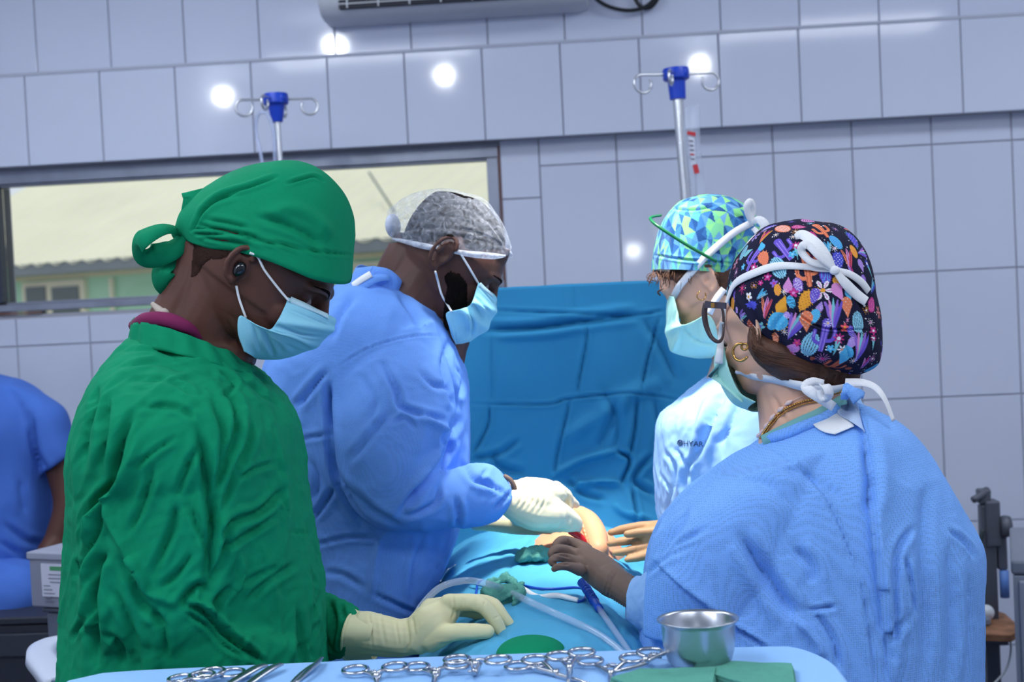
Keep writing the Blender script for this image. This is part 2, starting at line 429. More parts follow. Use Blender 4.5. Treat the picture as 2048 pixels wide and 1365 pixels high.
# window opening
wx0 = W(-14, 480, WALLY)[0]; wx1 = W(1003, 430, WALLY)[0]; wz0 = W(170, 624, WALLY)[2]; wz1 = ZB+0.0
XL, XR, YB, ZC = -2.5, 2.5, -2.4, 3.08
wb = MB()
T = 0.16
wb.box((XL-0.1, WALLY, -0.02), (wx0, WALLY+T, ZC)); wb.box((wx1, WALLY, -0.02), (XR+0.1, WALLY+T, ZC))
wb.box((wx0, WALLY, -0.02), (wx1, WALLY+T, wz0)); wb.box((wx0, WALLY, wz1), (wx1, WALLY+T, ZC))
wall_back = wb.obj('wall_back', GROUT, None, smooth=False); tag(wall_back, 'white glazed tiled wall behind the operating team', None, kind='structure')
YF = WALLY+0.0005
# above the beam
offu = -1.8406
for i in range(-3, 18):
    x0, x1 = max(offu+i*TW, XL), min(offu+(i+1)*TW, XR)
    for z0, z1 in ((ZT, ZT+TH), (ZT+TH, ZC)):
        tile(x0, x1, z0, z1, YF, wall_back)
# below the beam, right of the window
offl = float(np.mean([W(x, y, WALLY)[0]-i*TW for i, (x, y) in enumerate(((1076.5, 284), (1231, 284), (1389, 265), (1544, 255), (1702, 247), (1860, 240), (2019, 235)))]))
rows = [(ZL, ZB+0.02)]+[(ZL-(k+1)*TH, ZL-k*TH) for k in range(5)]
for i in range(0, 14):
    x0, x1 = offl+i*TW, min(offl+(i+1)*TW, XR)
    for z0, z1 in rows: tile(x0, x1, max(z0, 0), z1, YF, wall_back)
zn = W(1040, 398, WALLY)[2]
for z0, z1 in ((zn, ZB+0.02), (zn-TH, zn), (zn-2*TH, zn-TH), (zn-3*TH, zn-2*TH), (zn-4*TH, zn-3*TH), (max(0, zn-5*TH), zn-4*TH)):
    tile(wx1+0.004, offl, max(z0, 0), z1, YF, wall_back)
# below the window
offw = W(33, 640, WALLY)[0]; zu = W(90, 691, WALLY)[2]
for i in range(-3, 9):
    x0, x1 = offw+i*TW, min(offw+(i+1)*TW, wx1+0.002)
    if x1 <= XL: continue
    for k in range(5):
        z0, z1 = zu-k*TH, (zu-(k-1)*TH if k else wz0-0.012)
        if z1 > 0: tile(max(x0, XL), x1, max(z0, 0), z1, YF, wall_back)
for k in range(8):     # narrow strip left of the window
    z0 = 0.1+k*TH; tile(XL, wx0-0.004, z0, min(z0+TH, ZB), YF, wall_back) if wx0-XL > 0.03 and z0 < ZB else None
# projecting beam
bb = MB(); bb.box((XL, BEAMY+0.009, ZB+0.004), (XR, WALLY-0.002, ZT-0.002))
beam = bb.obj('trim_1', GROUT, None, smooth=False); tag(beam, 'tiled beam running across the wall above the window', None, kind='structure')
offb = -1.8571
for i in range(-3, 18):
    tile(max(offb+i*TW, XL), min(offb+(i+1)*TW, XR), ZB, ZT-0.008, BEAMY+0.009, beam)
trimm = mat('tile_edge_strip', (188, 194, 212), 0.12, spec=0.6)
tb = MB()
for k in range(1):
    a = np.linspace(0, math.pi/2, 6)
    prof = [(BEAMY+0.0082-0.009*math.sin(x)+0.0008, ZT-0.008+0.009*math.cos(x)*0+0.008*(1-math.sin(x))) for x in a]
ring = lambda x: [(x, BEAMY+0.0005, ZT-0.0095), (x, BEAMY-0.0012, ZT-0.004), (x, BEAMY+0.002, ZT+0.0005), (x, WALLY-0.004, ZT+0.0008), (x, WALLY-0.004, ZT-0.003), (x, BEAMY+0.008, ZT-0.006)]
tb.rings([ring(XL+0.002), ring(XR-0.002)], True)
o = tb.obj('edge_strip', trimm, beam, smooth=False)
# other walls, ceiling, floor (out of the picture)
for nm, lo, hi in (('wall_left', (XL-0.1, YB, 0), (XL, WALLY, ZC)), ('wall_right', (XR, YB, 0), (XR+0.1, WALLY, ZC)), ('wall_rear', (XL-0.1, YB-0.1, 0), (XR+0.1, YB, ZC))):
    tag(MB().box(lo, hi).obj(nm, PLASTER, None, smooth=False), 'plain pale wall of the operating room', None, kind='structure')
tag(MB().box((XL-0.1, YB-0.1, ZC), (XR+0.1, WALLY+T, ZC+0.08)).obj('ceiling', PLASTER, None, smooth=False), 'plain white ceiling', None, kind='structure')
tag(MB().box((XL-0.1, YB-0.1, -0.06), (XR+0.1, WALLY+T, 0)).obj('floor', FLOORM, None, smooth=False), 'grey vinyl floor', None, kind='structure')
# window: frame, glazing, sill strip
win = thing('window_1', ((wx0+wx1)/2, WALLY+0.05, wz0), 'long horizontal window with aluminium frame above the surgeons', None, kind='structure')
gx0 = W(13, 480, WALLY+0.04)[0]; gx1 = W(977, 420, WALLY+0.04)[0]; gz0 = W(180, 598, WALLY+0.04)[2]; gz1 = W(300, 360, WALLY+0.04)[2]
def bar(name, x0, x1, z0, z1, y0, y1, m=ALU, bev=0.002):
    return MB().box((x0, y0, z0), (x1, y1, z1)).obj(name, m, win, smooth=False, bevel=bev)
bar('head_frame', wx0, wx1, gz1+0.008, wz1, WALLY+0.004, WALLY+0.10)
bar('head_bead', gx0-0.004, gx1+0.004, gz1, gz1+0.0075, WALLY+0.018, WALLY+0.06)
bar('bottom_frame', wx0, wx1, wz0+0.012, gz0-0.0085, WALLY-0.012, WALLY+0.10)
bar('bottom_bead', gx0-0.004, gx1+0.004, gz0-0.008, gz0, WALLY+0.018, WALLY+0.06)
bar('side_frame', wx0, gx0-0.0045, gz0, gz1, WALLY-0.004, WALLY+0.10, mat('dark_gasket', (52, 58, 74), 0.5))
bar('side_frame', gx1+0.0045, wx1-0.003, wz0+0.014, gz1+0.006, WALLY-0.006, WALLY+0.10)
bar('joint_strip', wx1-0.0025, wx1+0.0035, wz0, ZB-0.01, WALLY-0.009, WALLY+0.02, mat('rust_brown_strip', (120, 88, 84), 0.7), bev=0.0005)
bar('joint_strip', wx0, W(85, 626, WALLY)[0], wz0+0.002, wz0+0.009, WALLY-0.011, WALLY+0.02, mat('rust_brown_strip', (120, 88, 84), 0.7), bev=0.0005)
MB().box((gx0-0.004, WALLY+0.040, gz0-0.002), (gx1+0.004, WALLY+0.043, gz1+0.002)).obj('pane', glass_pane('window_glass'), win, smooth=False)
# building outside
BD = P(450, 515, 24.0)
ang = math.radians(24); ux = np.array([math.cos(ang), -math.sin(ang), 0]); uy = np.array([math.sin(ang), math.cos(ang), 0]); uz = np.array([0, 0, 1.0])
def onb(px, py, off=0.0):   # pixel on the facade plane (plus offset along uy)
    v = FWD+(px-1024)/FPX*RIGHT-(py-682.5)/FPX*UP; q = BD+uy*off
    return C_np+v*(np.dot(q-C_np, uy)/np.dot(v, uy))
bld = thing('neighbour_house', (BD[0], BD[1], 0), 'pale green house with cream corrugated roof seen through the window', 'building')
bl = np.dot(onb(-260, 540)-BD, ux); br = np.dot(onb(1080, 480)-BD, ux)+7.0
B3 = np.stack([ux, uy, uz], 1)
zE = onb(150, 522)[2]; zF = onb(150, 545)[2]
MB().box((bl, 0.55, -zE*0), (br, 6.0, zE+0.12), B3, (BD[0], BD[1], 0)).obj('wall', mat('mint_wall', (176, 222, 196), 0.8, var=(0.8, 0.05)), bld, smooth=False)
MB().box((bl-0.3, 0.02, zF), (br+0.3, 0.10, zE), B3, (BD[0], BD[1], 0)).obj('fascia', mat('grey_fascia', (120, 128, 136), 0.7, var=(2, 0.1)), bld, smooth=False)
MB().box((bl-0.1, 0.45, onb(150, 556, 0.5)[2]), (br+0.1, 0.54, onb(150, 547, 0.5)[2]), B3, (BD[0], BD[1], 0)).obj('wall_band', mat('cream_band', (226, 222, 190), 0.8), bld, smooth=False)
# corrugated roof: ribs up the slope
slope = math.radians(24); sl = 9.5; nr = int((br-bl)/0.06); xs = np.linspace(bl-0.3, br+0.3, nr)
prof = 0.03*np.sign(np.sin(xs*2*math.pi/0.42))*np.abs(np.sin(xs*2*math.pi/0.42))**0.5
G = []
for t in np.linspace(0, 1, 8):
    x = xs
    G.append((BD[None, :]*np.array([1, 1, 0])+np.outer(x, ux)+uy*(t*sl*math.cos(slope))+uz*(zE-0.02+t*sl*math.sin(slope))+np.outer(prof, uz)))
roofm = mat('cream_roof_sheet', (238, 234, 205), 0.55, var=(0.6, 0.05))
MB().grid(np.array(G)).obj('roof', roofm, bld, smooth=False, solid=0.01)
def pane_box(nm, px0, py0, px1, py1, y0, y1, m):
    a = onb(px0, py0, 0.55); b = onb(px1, py1, 0.55); x0, x1 = np.dot(a-BD, ux), np.dot(b-BD, ux)
    return MB().box((x0, y0, b[2]), (x1, y1, a[2]), B3, (BD[0], BD[1], 0)).obj(nm, m, bld, smooth=False)
crm = mat('cream_window_frame', (232, 226, 204), 0.7); drk = mat('dark_louvre', (92, 104, 108), 0.4)
for k in range(4):
    sx = k*330
    pane_box('window_frame', 52+sx, 566-sx*0.06, 180+sx, 640, 0.44, 0.56, crm)
    pane_box('window_pane', 62+sx, 575-sx*0.06, 104+sx, 640, 0.40, 0.445, drk); pane_box('window_pane', 114+sx, 575-sx*0.06, 170+sx, 640, 0.40, 0.445, drk)
pane_box('downpipe', 227, 556, 237, 640, 0.42, 0.5, crm)
MB().tube([onb(738, 345, 1.6), onb(790, 425, 1.0)], 0.02, 6).obj('wire', drk, bld)
tag(MB().box((-60, 6, -1.2), (60, 60, -1.0)).obj('ground', mat('yard_ground', (150, 145, 125), 0.9, var=(0.5, 0.2)), None, smooth=False), 'bare ground outside', None, kind='structure')

# ------------------------------------------------------------------ air conditioner and its cable
ac = thing('air_conditioner', W(890, 20, WALLY-0.1), 'white wall air conditioner above the window, cut by the top edge', 'air conditioner')
ax0 = W(636, 30, WALLY-0.15)[0]; ax1 = W(1178, 0, WALLY-0.15)[0]; az = W(890, 28, WALLY-0.12)[2]
acw = mat('ac_plastic', (206, 210, 220), 0.35)
def acring(x, s=0.0):
    pr = [(WALLY-0.012, 0.0), (WALLY-0.10, 0.0), (WALLY-0.15, 0.008), (WALLY-0.185, 0.032), (WALLY-0.2, 0.06), (WALLY-0.2, 0.24), (WALLY-0.19, 0.27), (WALLY-0.15, 0.285), (WALLY-0.012, 0.285)]
    return [(x, WALLY-0.012-(WALLY-0.012-y)*(1-s*0.5), az+0.14+(z-0.14)*(1-s*0.35)) for y, z in pr]
MB().rings([acring(ax0, 0.5), acring(ax0+0.008, 0.12), acring(ax0+0.03), acring(ax1-0.03), acring(ax1-0.008, 0.12), acring(ax1, 0.5)]).obj('casing', acw, ac, auto=40)
sy = WALLY-0.19
MB().box((ax0+0.075, sy-0.004, az+0.022), (ax1-0.075, sy+0.03, az+0.075)).obj('air_outlet', mat('ac_dark', (22, 28, 44), 0.6), ac, smooth=False)
for k in range(7):
    x = ax0+0.10+k*(ax1-ax0-0.2)/6*0.9
    MB().box((x, sy-0.009, az+0.022), (x+0.004, sy-0.003, az+0.075)).obj('outlet_vane', acw, ac, smooth=False)
MB().box((ax0+0.075, sy-0.0075, az+0.034), (ax1-0.075, sy-0.004, az+0.037)).obj('outlet_louvre', acw, ac, smooth=False)
cb = [W(x, y, WALLY-0.045) for x, y in ((1182, -40), (1188, -8), (1215, 12), (1255, 21), (1290, 14), (1312, -8), (1318, -40))]
c2 = [W(x, y, WALLY-0.03) for x, y in ((1262, -40), (1268, -8), (1282, 14), (1300, 15), (1314, 0), (1316, -20), (1300, -48))]
blk = mat('black_cable', (22, 26, 34), 0.4)
cab = thing('power_cable', W(1250, 0, WALLY-0.04), 'looped black cable hanging on the wall beside the air conditioner', 'cable')
MB().tube(cb, 0.0065, 8, sub=40).obj('cable_loop', blk, cab); MB().tube(c2, 0.0065, 8, sub=40).obj('cable_loop', blk, cab)
# ------------------------------------------------------------------ people: shared builders
SKIN_D = mat('skin_dark_brown', (88, 56, 47), 0.48, bump=(260, 0.10), var=(22, 0.08), spec=0.35)
SKIN_D2 = mat('skin_deep_brown', (82, 54, 48), 0.48, bump=(260, 0.10), var=(22, 0.08), spec=0.35)
SKIN_L = mat('skin_fair', (230, 182, 156), 0.5, bump=(260, 0.08), var=(24, 0.05), spec=0.35, sss=0.12)
HAIR_K = mat('hair_black', (20, 15, 15), 0.9, bump=(300, 0.8), spec=.08)
HAIR_F = mat('hair_fade', (50, 33, 29), 0.8, bump=(300, 0.6), spec=.1)
HAIR_B = mat('hair_brown', (92, 58, 40), 0.55, bump=(160, 0.5), var=(60, 0.25))
GREEN = mat('green_cotton', (6, 132, 92), 0.85, bump=(140, 0.22), wrinkle=(16, 0.35, (1, 1, .45)), var=(9, 0.05), spec=0.15, wave=(420, 0.05, 1.0))
GOWNB = mat('blue_nonwoven', (106, 154, 232), 0.78, wrinkle=(7, 0.22, (1, 1, .7)), bump=(26, 0.18, 5), spec=0.2, weave=(460, 0.10, 0.12))
GOWNP = mat('pale_lamplit_blue_nonwoven', (148, 190, 240), 0.7, bump=(40, 0.3, 5), spec=0.25, weave=(460, 0.05, 0.08))  # far gown's lamplight put into this pale base; cuff sleeve shares it
GOWNA = mat('blue_spunbond', (122, 172, 240), 0.78, bump=(26, 0.14, 5), spec=0.2, weave=(340, 0.20, 0.3))
MASKB = mat('mask_sky_blue', (142, 206, 228), 0.75, bump=(90, 0.18), spec=0.2, weave=(700, 0.05, 0.08))
MASKG = mat('mask_mint', (168, 222, 214), 0.75, bump=(60, 0.2), spec=0.2, weave=(700, 0.05, 0.08))
MASKW = mat('mask_white', (236, 238, 242), 0.8, spec=0.2)
MASKT = mat('mask_band', (186, 222, 236), 0.75, bump=(90, .18), spec=.2)
STRAP = mat('strap_white', (240, 241, 245), 0.8, spec=0.2, weave=(620, 0.07, 0.1))
LATEX = mat('latex_cream', (226, 220, 176), 0.5, bump=(38, 0.22, 4), spec=0.35, sss=0.08)
LATEXW = mat('latex_ivory', (236, 228, 196), 0.5, bump=(38, 0.22, 4), spec=0.35, sss=0.08)
GLOVE_BR = mat('glove_brown', (112, 92, 82), 0.55, bump=(60, 0.15), spec=0.3)
GLOVE_TAN = mat('glove_tan', (172, 132, 96), 0.5, bump=(60, 0.12), spec=0.3)
DARK = mat('dark_line', (34, 24, 24), 0.6)
EYEW = mat('eye_white', (150, 132, 126), 0.3)
SHOE = mat('clog_white', (214, 216, 220), 0.4)
TROUS = mat('scrub_trousers', (60, 96, 150), 0.85, bump=(60, 0.2))

def frame(facing, pitch, yaw=0.0, roll=0.0):
    "head axes in the world: columns forward, left, up"
    p, y = math.radians(pitch), math.radians(yaw)
    f = math.cos(p)*math.cos(y)*facing*RIGHT+math.cos(p)*math.sin(y)*FWD-math.sin(p)*UP
    u = UP-np.dot(UP, f)*f; u /= np.linalg.norm(u)
    M = Matrix.Rotation(math.radians(roll), 3, Vector(f)); u = np.array(M @ Vector(u))
    l = np.cross(u, f)
    return np.stack([f, l, u], 1)
HEAD = [(.128, .012, -.03, .014), (.122, .040, -.055, .038), (.105, .070, -.077, .058), (.08, .090, -.091, .071), (.05, .098, -.097, .077), (.03, .098, -.097, .077),
        (.012, .090, -.094, .075), (-.01, .088, -.086, .071), (-.035, .089, -.070, .067), (-.055, .090, -.046, .062), (-.075, .088, -.024, .055), (-.092, .086, .0, .046), (-.105, .078, .022, .033), (-.111, .064, .038, .016)]
def head_parts(mb, M, O, s, ear_flare=1.0, jaw=0.93, ear=1.0, ear_out=0.0):
    tf = lambda q: O+s*(np.asarray(q, float).reshape(-1, 3) @ M.T)
    a = np.linspace(0, 2*math.pi, 56, endpoint=False); R = []
    for z, xf, xb, w in catmull(HEAD, 70)[::-1]:
        c = (xf+xb)/2; h = abs(xf-xb)/2
        ex = 2.3
        ca, sa = np.cos(a), np.sin(a)
        x = c+h*np.sign(ca)*np.abs(ca)**(2/ex); y = (w*(jaw if z < -.03 else 1))*np.sign(sa)*np.abs(sa)**(2/ex)
        R.append(tf(np.stack([x, y, np.full(56, z)], 1)))
    mb.rings(R, True)
    T = lambda pts, r, sub=None: mb.capsule(tf(pts), np.asarray(r)*s, 12, sub)
    T([(.092, 0, .026), (.102, 0, .008), (.113, 0, -.012), (.112, 0, -.022)], [.009, .010, .0125, .012], 12)   # nose
    for k in (1, -1):
        T([(.100, .011*k, -.024), (.106, .010*k, -.022)], [.008, .009])
        T([(.094, .008*k, .032), (.091, .03*k, .036), (.076, .052*k, .030)], [.008, .009, .007], 8)        # brow
        mb.ell(tf([(.056, .040*k, -.020)])[0], (.028*s, .020*s, .024*s), M=M)                                    # cheek
        mb.ell(tf([(.0745, .032*k, .013)])[0], (.0145*s, .015*s, .0125*s), M=M)                                  # lid over the eyeball
        e = lambda x, z, o=0.0: (x*ear, k*(.070+ear_out+o*ear_flare), z*ear)
        t = np.radians(np.linspace(35, 285, 12))
        hel = [e(-.012+.0175*math.cos(x), .004+.030*math.sin(x), .010+.006*max(0, -math.cos(x))) for x in t]
        hel += [e(-.006, -.030, .008)]
        T(hel, [.0040]*len(hel), 26)
        mb.ell(tf([e(-.010, .002, .002)])[0], (.016*s*ear, .0085*s, .027*s*ear), M=M)
        T([e(-.018, .014, .010), e(-.019, -.002, .012), e(-.012, -.014, .009)], [.0034]*3, 8)
        T([e(-.001, .001, .007), e(-.001, -.008, .007)], [.0042, .004])
        mb.ell(tf([e(-.008, -.026, .006)])[0], (.008*s*ear, .005*s, .009*s*ear), M=M)
    T([(.094, 0, -.050), (.094, 0, -.056)], [.012, .012])
    return tf
def sockets(V, N, tf, s, M, ear=1.0, shr=(.09, .17, .09), back=None, eo=0.0):
    q = (V-tf([(0, 0, .03)])[0])@M/s; f = np.clip((q[:, 2]-.0)/.03, 0, 1)*(np.linalg.norm(q, axis=1) < .14)
    sh = np.tile(np.array(shr, float), (len(q), 1))
    if back is not None: sh[:, 0] = np.where(q[:, 0] > 0, shr[0], back)
    V = tf([(0, 0, .03)])[0]+s*((q*(1-f[:, None]*sh))@M.T)
    q = (V-tf([(0, 0, 0)])[0])@M/s; wt = np.clip((q[:, 0]+.015)/.05, 0, 1)*np.clip((.165-np.linalg.norm(q, axis=1))/.03, 0, 1)*np.clip((-.035-q[:, 2])/.03, 0, 1)
    q[:, 2] += wt*(-.04-q[:, 2])*.36; q[:, 1] *= 1-.07*wt; V = tf([(0, 0, 0)])[0]+s*(q@M.T)
    for k in (1, -1):
        c = tf([(.092, .030*k, .016)])[0]; d = np.linalg.norm(V-c, axis=1)/(.016*s)
        V = V-N*(0.0045*s*np.exp(-d**2))[:, None]
        # concha hollow of the ear
        c = tf([(-.009*ear, (.079+eo)*k, -.002*ear)])[0]; d = np.linalg.norm((V-c), axis=1)/(.0095*s*ear)
        V = V-N*(0.006*s*np.exp(-d**2))[:, None]
    return V
def finish(name, mb, voxel, m, parent, smooth=6, strokes=(), crump=(), pre=None, post=None, fk=1.0):
    V, F = remesh(mb, voxel, smooth)
    if pre: V = pre(V, F)
    for c in crump: V = crumple(V, vnormals(V, F), **c)
    if strokes: V = folds(V, F, [(k_, p_, w_, h_*fk) for k_, p_, w_, h_ in strokes])
    if post: V = post(V, F)
    o = link(name, V, F, m, parent); return o, bvh_raw(V, F), V, F
def D(px, py, d): return P(px, py, d)
def pts(lst): return [P(*q) for q in lst]
def pr(px, d): return px*d/FPX       # a length in pixels at depth d, in metres
def dome(secs, d0, n=60, seg=50, ex=2.6, k=1.095):
    "open cap: secs = (top x,y, bottom x,y, half breadth m)"
    S = catmull(secs, n); t = np.linspace(0, math.pi, seg); R = []
    ct = np.cos(t); st = np.abs(np.sin(t))**(2/ex); ct = np.sign(ct)*np.abs(ct)**(2/ex)
    for tx, ty, bx, by, th in S:
        R.append([P(bx+(tx-bx)*h, by+(ty-by)*h, d0-c*abs(th)*k) for h, c in zip(st, ct)])
    return np.array(R)
def mask_patch(rows, d0, n=40, m=40, bulge=0.0, pleats=(), far=1.0):
    "rows from top to bottom: (edge x,y, front x,y, half breadth)"
    S = catmull(rows, n); u = np.linspace(-1, 1, m); G = []
    for i, (ex, ey, fx, fy, w) in enumerate(S):
        v = i/(n-1); row = []
        pl = sum(a*math.exp(-((v-c)/wd)**2) for c, wd, a in pleats)
        for k in u:
            q = abs(k)*math.pi/2; f = 1-math.cos(q); off = math.sin(q)*w*1.18*np.sign(k)
            x = fx+(ex-fx)*f+pl*(1-f)*1.0*np.sign(fx-ex); y = fy+(ey-fy)*f+pl*0.5*(1-f)
            row.append(P(x, y, d0+off-(0.0015*pl*math.sin(q)*(1 if k < 0 else -1))))
        G.append(row)
    return np.array(G)
def legs(root, xl, xr, d, zhip, back=0.0):
    "trousers and clogs below the gown"
    tr = MB(); z0 = 0.07
    for x in (xl, xr):
        pass
    a, b = P(*xl, d)*1.0, P(*xr, d)*1.0
    mb = MB()
    for q in (a, b):
        mb.tube([(q[0], q[1], zhip), (q[0], q[1], zhip*0.55), (q[0], q[1], z0)], [.085, .075, .07], 16, sub=8)
    c = (a+b)/2; mb.ell((c[0], c[1], zhip), (np.linalg.norm(a-b)/2+0.08, 0.10, 0.10))
    V, F = remesh(mb, 0.012, 4); link('trousers', V, F, TROUS, root)
    return a, b
def shoe(root, q, dirv):
    d = np.array([dirv[0], dirv[1], 0.0]); d /= np.linalg.norm(d); q = np.array([q[0], q[1], 0])
    mb = MB(); mb.capsule([q-d*0.06+(0, 0, .04), q+d*0.05+(0, 0, .042), q+d*0.14+(0, 0, .034)], [.04, .042, .034], 14, 8)
    V, F = remesh(mb, 0.008, 3); V[:, 2] = np.maximum(V[:, 2], 0.001); link('clog', V, F, SHOE, root)

# ------------------------------------------------------------------ person in the green gown (left foreground)
DG = 2.0
pg = thing('person', (P(400, 1300, DG)[0], P(400, 1300, DG)[1], 0), 'person in dark green gown and green cloth cap, looking down in profile, cream glove', 'person')
Mg = frame(1, 36); sg = 1.06; Og = P(490, 540, DG-0.082*sg)+0.074*sg*FWD
mb = MB(); tfg = head_parts(mb, Mg, Og, sg, ear=.76)
nk = pts([(455, 560, DG), (430, 620, DG), (392, 690, DG), (380, 780, DG)])
mb.tube(nk, [.060, .058, .056, .06], 24, sub=20)
mb.ell(P(380, 850, DG), (.10, .14, .08))
def pre_g(V, F): return sockets(V, vnormals(V, F), tfg, sg, Mg, .76)
# throat and nape follow the photograph
mb.tube(pts([(478, 640, DG), (448, 690, DG), (430, 740, DG)]), [.026, .030, .045], 16, sub=10)
mb.tube(pts([(430, 505, DG), (392, 590, DG), (362, 640, DG), (345, 720, DG)]), [.045, .045, .045, .06], 16, sub=14)
body_g, bvG, VG, FG = finish('body', mb, 0.0021, SKIN_D, pg, 7, pre=pre_g, strokes=[('v', [(452, 640), (470, 670), (485, 697)], 3, .0012), ('v', [(462, 630), (478, 655), (490, 680)], 3, .001)])
# eyebrow, lashes, eye
def face_bits(root, tf, s, side, browm=HAIR_K):
    k = side
    MB().capsule(tf([(.0985, .014*k, .030), (.0965, .03*k, .0365), (.080, .053*k, .033)]), np.array([.0016, .0022, .0012])*s, 8, 10).obj('eyebrow', browm, root)
    e = MB(); e.ell(tf([(.0785, .032*k, .0085)])[0], np.array([.0098]*3)*s); e.obj('eyeball', EYEW, root)
    e = MB(); e.ell(tf([(.0872, .034*k, .004)])[0], np.array([.0032, .0048, .004])*s); e.obj('iris', DARK, root)
    MB().tube(tf([(.0885, .020*k, .0065), (.0905, .032*k, .0035), (.083, .0445*k, .006)]), .0011*s, 6, 10).obj('eyelashes', DARK, root)
face_bits(pg, tfg, sg, -1)
pelt('nape_hair', VG, FG, [(388, 476), (420, 494), (462, 502), (456, 516), (436, 520), (424, 520), (408, 532), (396, 552), (378, 560)], .0012, 9, HAIR_F, pg, .001)
# earbud in the ear
eb = MB(); c = tfg([(-.005, -.080, -.003)])[0]; eb.ell(c, np.array([.0078, .007, .0105])*sg, M=Mg); ebo = eb.obj('earbud', mat('earbud_black', (14, 20, 26), 0.12, coat=0.5), body_g); ebo['label'] = 'glossy black wireless earbud'
# gown
gs = [(285, 668, 470, 702, DG, .075), (255, 690, 500, 730, DG, .115), (212, 755, 540, 775, DG, .185), (178, 830, 588, 835, DG, .215), (162, 910, 602, 905, DG, .22), (158, 1000, 616, 1000, DG, .205),
      (150, 1100, 632, 1100, DG, .195), (141, 1200, 645, 1200, DG, .19), (136, 1330, 652, 1330, DG, .19), (128, 1600, 668, 1600, DG, .19), (110, 1990, 690, 1990, DG, .19)]
mb = MB().rings(sections(gs, 90, 64, 2.3), True)
arm = [(225, 790, 480, 770, 1.93, .075), (190, 860, 500, 840, 1.90, .085), (176, 960, 515, 950, 1.875, .085), (168, 1060, 520, 1060, 1.865, .08), (165, 1150, 500, 1150, 1.86, .075), (170, 1230, 480, 1260, 1.86, .07), (200, 1300, 470, 1310, 1.865, .055)]
mb.rings(sections(arm, 50, 40, 2.2), True)
fore = [(330, 1170, 290, 1400, 1.86, .06), (420, 1185, 390, 1400, 1.86, .058), (520, 1225, 490, 1400, 1.875, .055), (600, 1275, 570, 1400, 1.90, .05)]
mb.rings(sections(fore, 30, 32, 2.2), True)
z5 = lambda L: [(130+x/1.884, 640+y/1.884) for x, y in L]
sv = lambda L, w, h, k='v': (k, z5(L), w, h)
gst = [sv([(505, 400), (525, 520), (540, 640), (552, 760), (545, 900), (525, 1010)], 11, .012), sv([(560, 300), (600, 420), (585, 560), (565, 700), (560, 820)], 9, .008),
       sv([(250, 360), (215, 450), (195, 560), (190, 610), (100, 720), (55, 880)], 9, .011), sv([(280, 430), (250, 540), (190, 640), (120, 730), (70, 900)], 9, .008, 'r'),
       sv([(155, 680), (120, 800), (60, 920), (45, 970)], 8, .009), sv([(190, 640), (175, 740), (245, 900), (315, 1020), (440, 1075)], 9, .009, 'r'), sv([(150, 880), (120, 930), (105, 1060), (110, 1150), (120, 1290)], 11, .011),
       sv([(440, 1068), (520, 1100), (590, 1180), (690, 1255), (745, 1290)], 7, .010), sv([(450, 1095), (530, 1150), (600, 1225), (680, 1275)], 6, .008), sv([(470, 1050), (550, 1085), (620, 1165), (720, 1240)], 6, .008, 'r'),
       sv([(530, 1020), (500, 1000), (460, 1040), (430, 1080)], 9, .010), sv([(530, 1010), (570, 950), (600, 880), (610, 800)], 10, .008), sv([(640, 1010), (600, 1030), (570, 1075), (580, 1140)], 9, .009),
       sv([(600, 250), (650, 340), (630, 480), (580, 620)], 9, .008), sv([(710, 380), (690, 480), (620, 620), (570, 780)], 9, .007), sv([(790, 540), (720, 560), (650, 600)], 6, .005), sv([(820, 640), (740, 720), (640, 760), (585, 815)], 8, .008),
       sv([(800, 740), (700, 800), (620, 850), (590, 865)], 7, .006), sv([(660, 880), (660, 990), (600, 1040)], 8, .007, 'r'), sv([(870, 920), (760, 990), (690, 1060)], 8, .005), sv([(700, 1180), (680, 1230)], 6, .004, 'r'),
       sv([(840, 800), (925, 803)], 3.5, .003), sv([(935, 950), (945, 1060), (935, 1190), (925, 1280)], 5, .006), sv([(880, 1080), (890, 1290)], 7, .005), sv([(815, 430), (830, 780)], 9, .005, 'r'),
       sv([(420, 440), (330, 500), (260, 560)], 6, .004), sv([(330, 560), (290, 700), (240, 800)], 8, .006), sv([(500, 480), (460, 560), (420, 660)], 8, .006), sv([(420, 700), (400, 800), (330, 950)], 9, .007), sv([(470, 700), (510, 800), (530, 860)], 7, .006),
       sv([(480, 880), (420, 960), (360, 1010)], 8, .006), sv([(360, 600), (330, 700)], 6, .004, 'r'), sv([(220, 900), (260, 1000), (300, 1080), (390, 1160)], 9, .007), sv([(180, 1020), (230, 1120), (270, 1240)], 9, .006), sv([(330, 1080), (370, 1180), (380, 1280)], 9, .006),
       sv([(150, 1180), (210, 1230), (220, 1300)], 8, .005), sv([(250, 880), (320, 1000)], 7, .006, 'r'), sv([(120, 250), (110, 330), (80, 420), (70, 560)], 9, .006), sv([(160, 290), (150, 420), (130, 560)], 8, .006), sv([(200, 120), (330, 110), (450, 150)], 5, .003),
       sv([(190, 180), (330, 160), (470, 200)], 6, .003), sv([(250, 230), (390, 230), (500, 290)], 6, .003), sv([(300, 330), (420, 330), (500, 380)], 7, .004), sv([(640, 180), (720, 260), (800, 320)], 8, .004), sv([(590, 190), (640, 240), (600, 290)], 6, .005),
       sv([(650, 1000), (740, 960), (800, 930)], 7, .004), sv([(20, 1215), (85, 1110), (110, 1000)], 6, .006), sv([(240, 70), (420, 95), (540, 140), (655, 165)], 3, .004)]
gown_g, bvGG, VGG, FGG = finish('gown', mb, 0.0036, GREEN, pg, 8, crump=[dict(sc=9, amp=.0055, dirv=RIGHT*.35+UP, stretch=3.0), dict(sc=22, amp=.0050, dirv=RIGHT*.5+UP, stretch=3.5), dict(sc=48, amp=.0026, dirv=RIGHT*.9+UP*.6, stretch=3)], strokes=gst, fk=1.4)
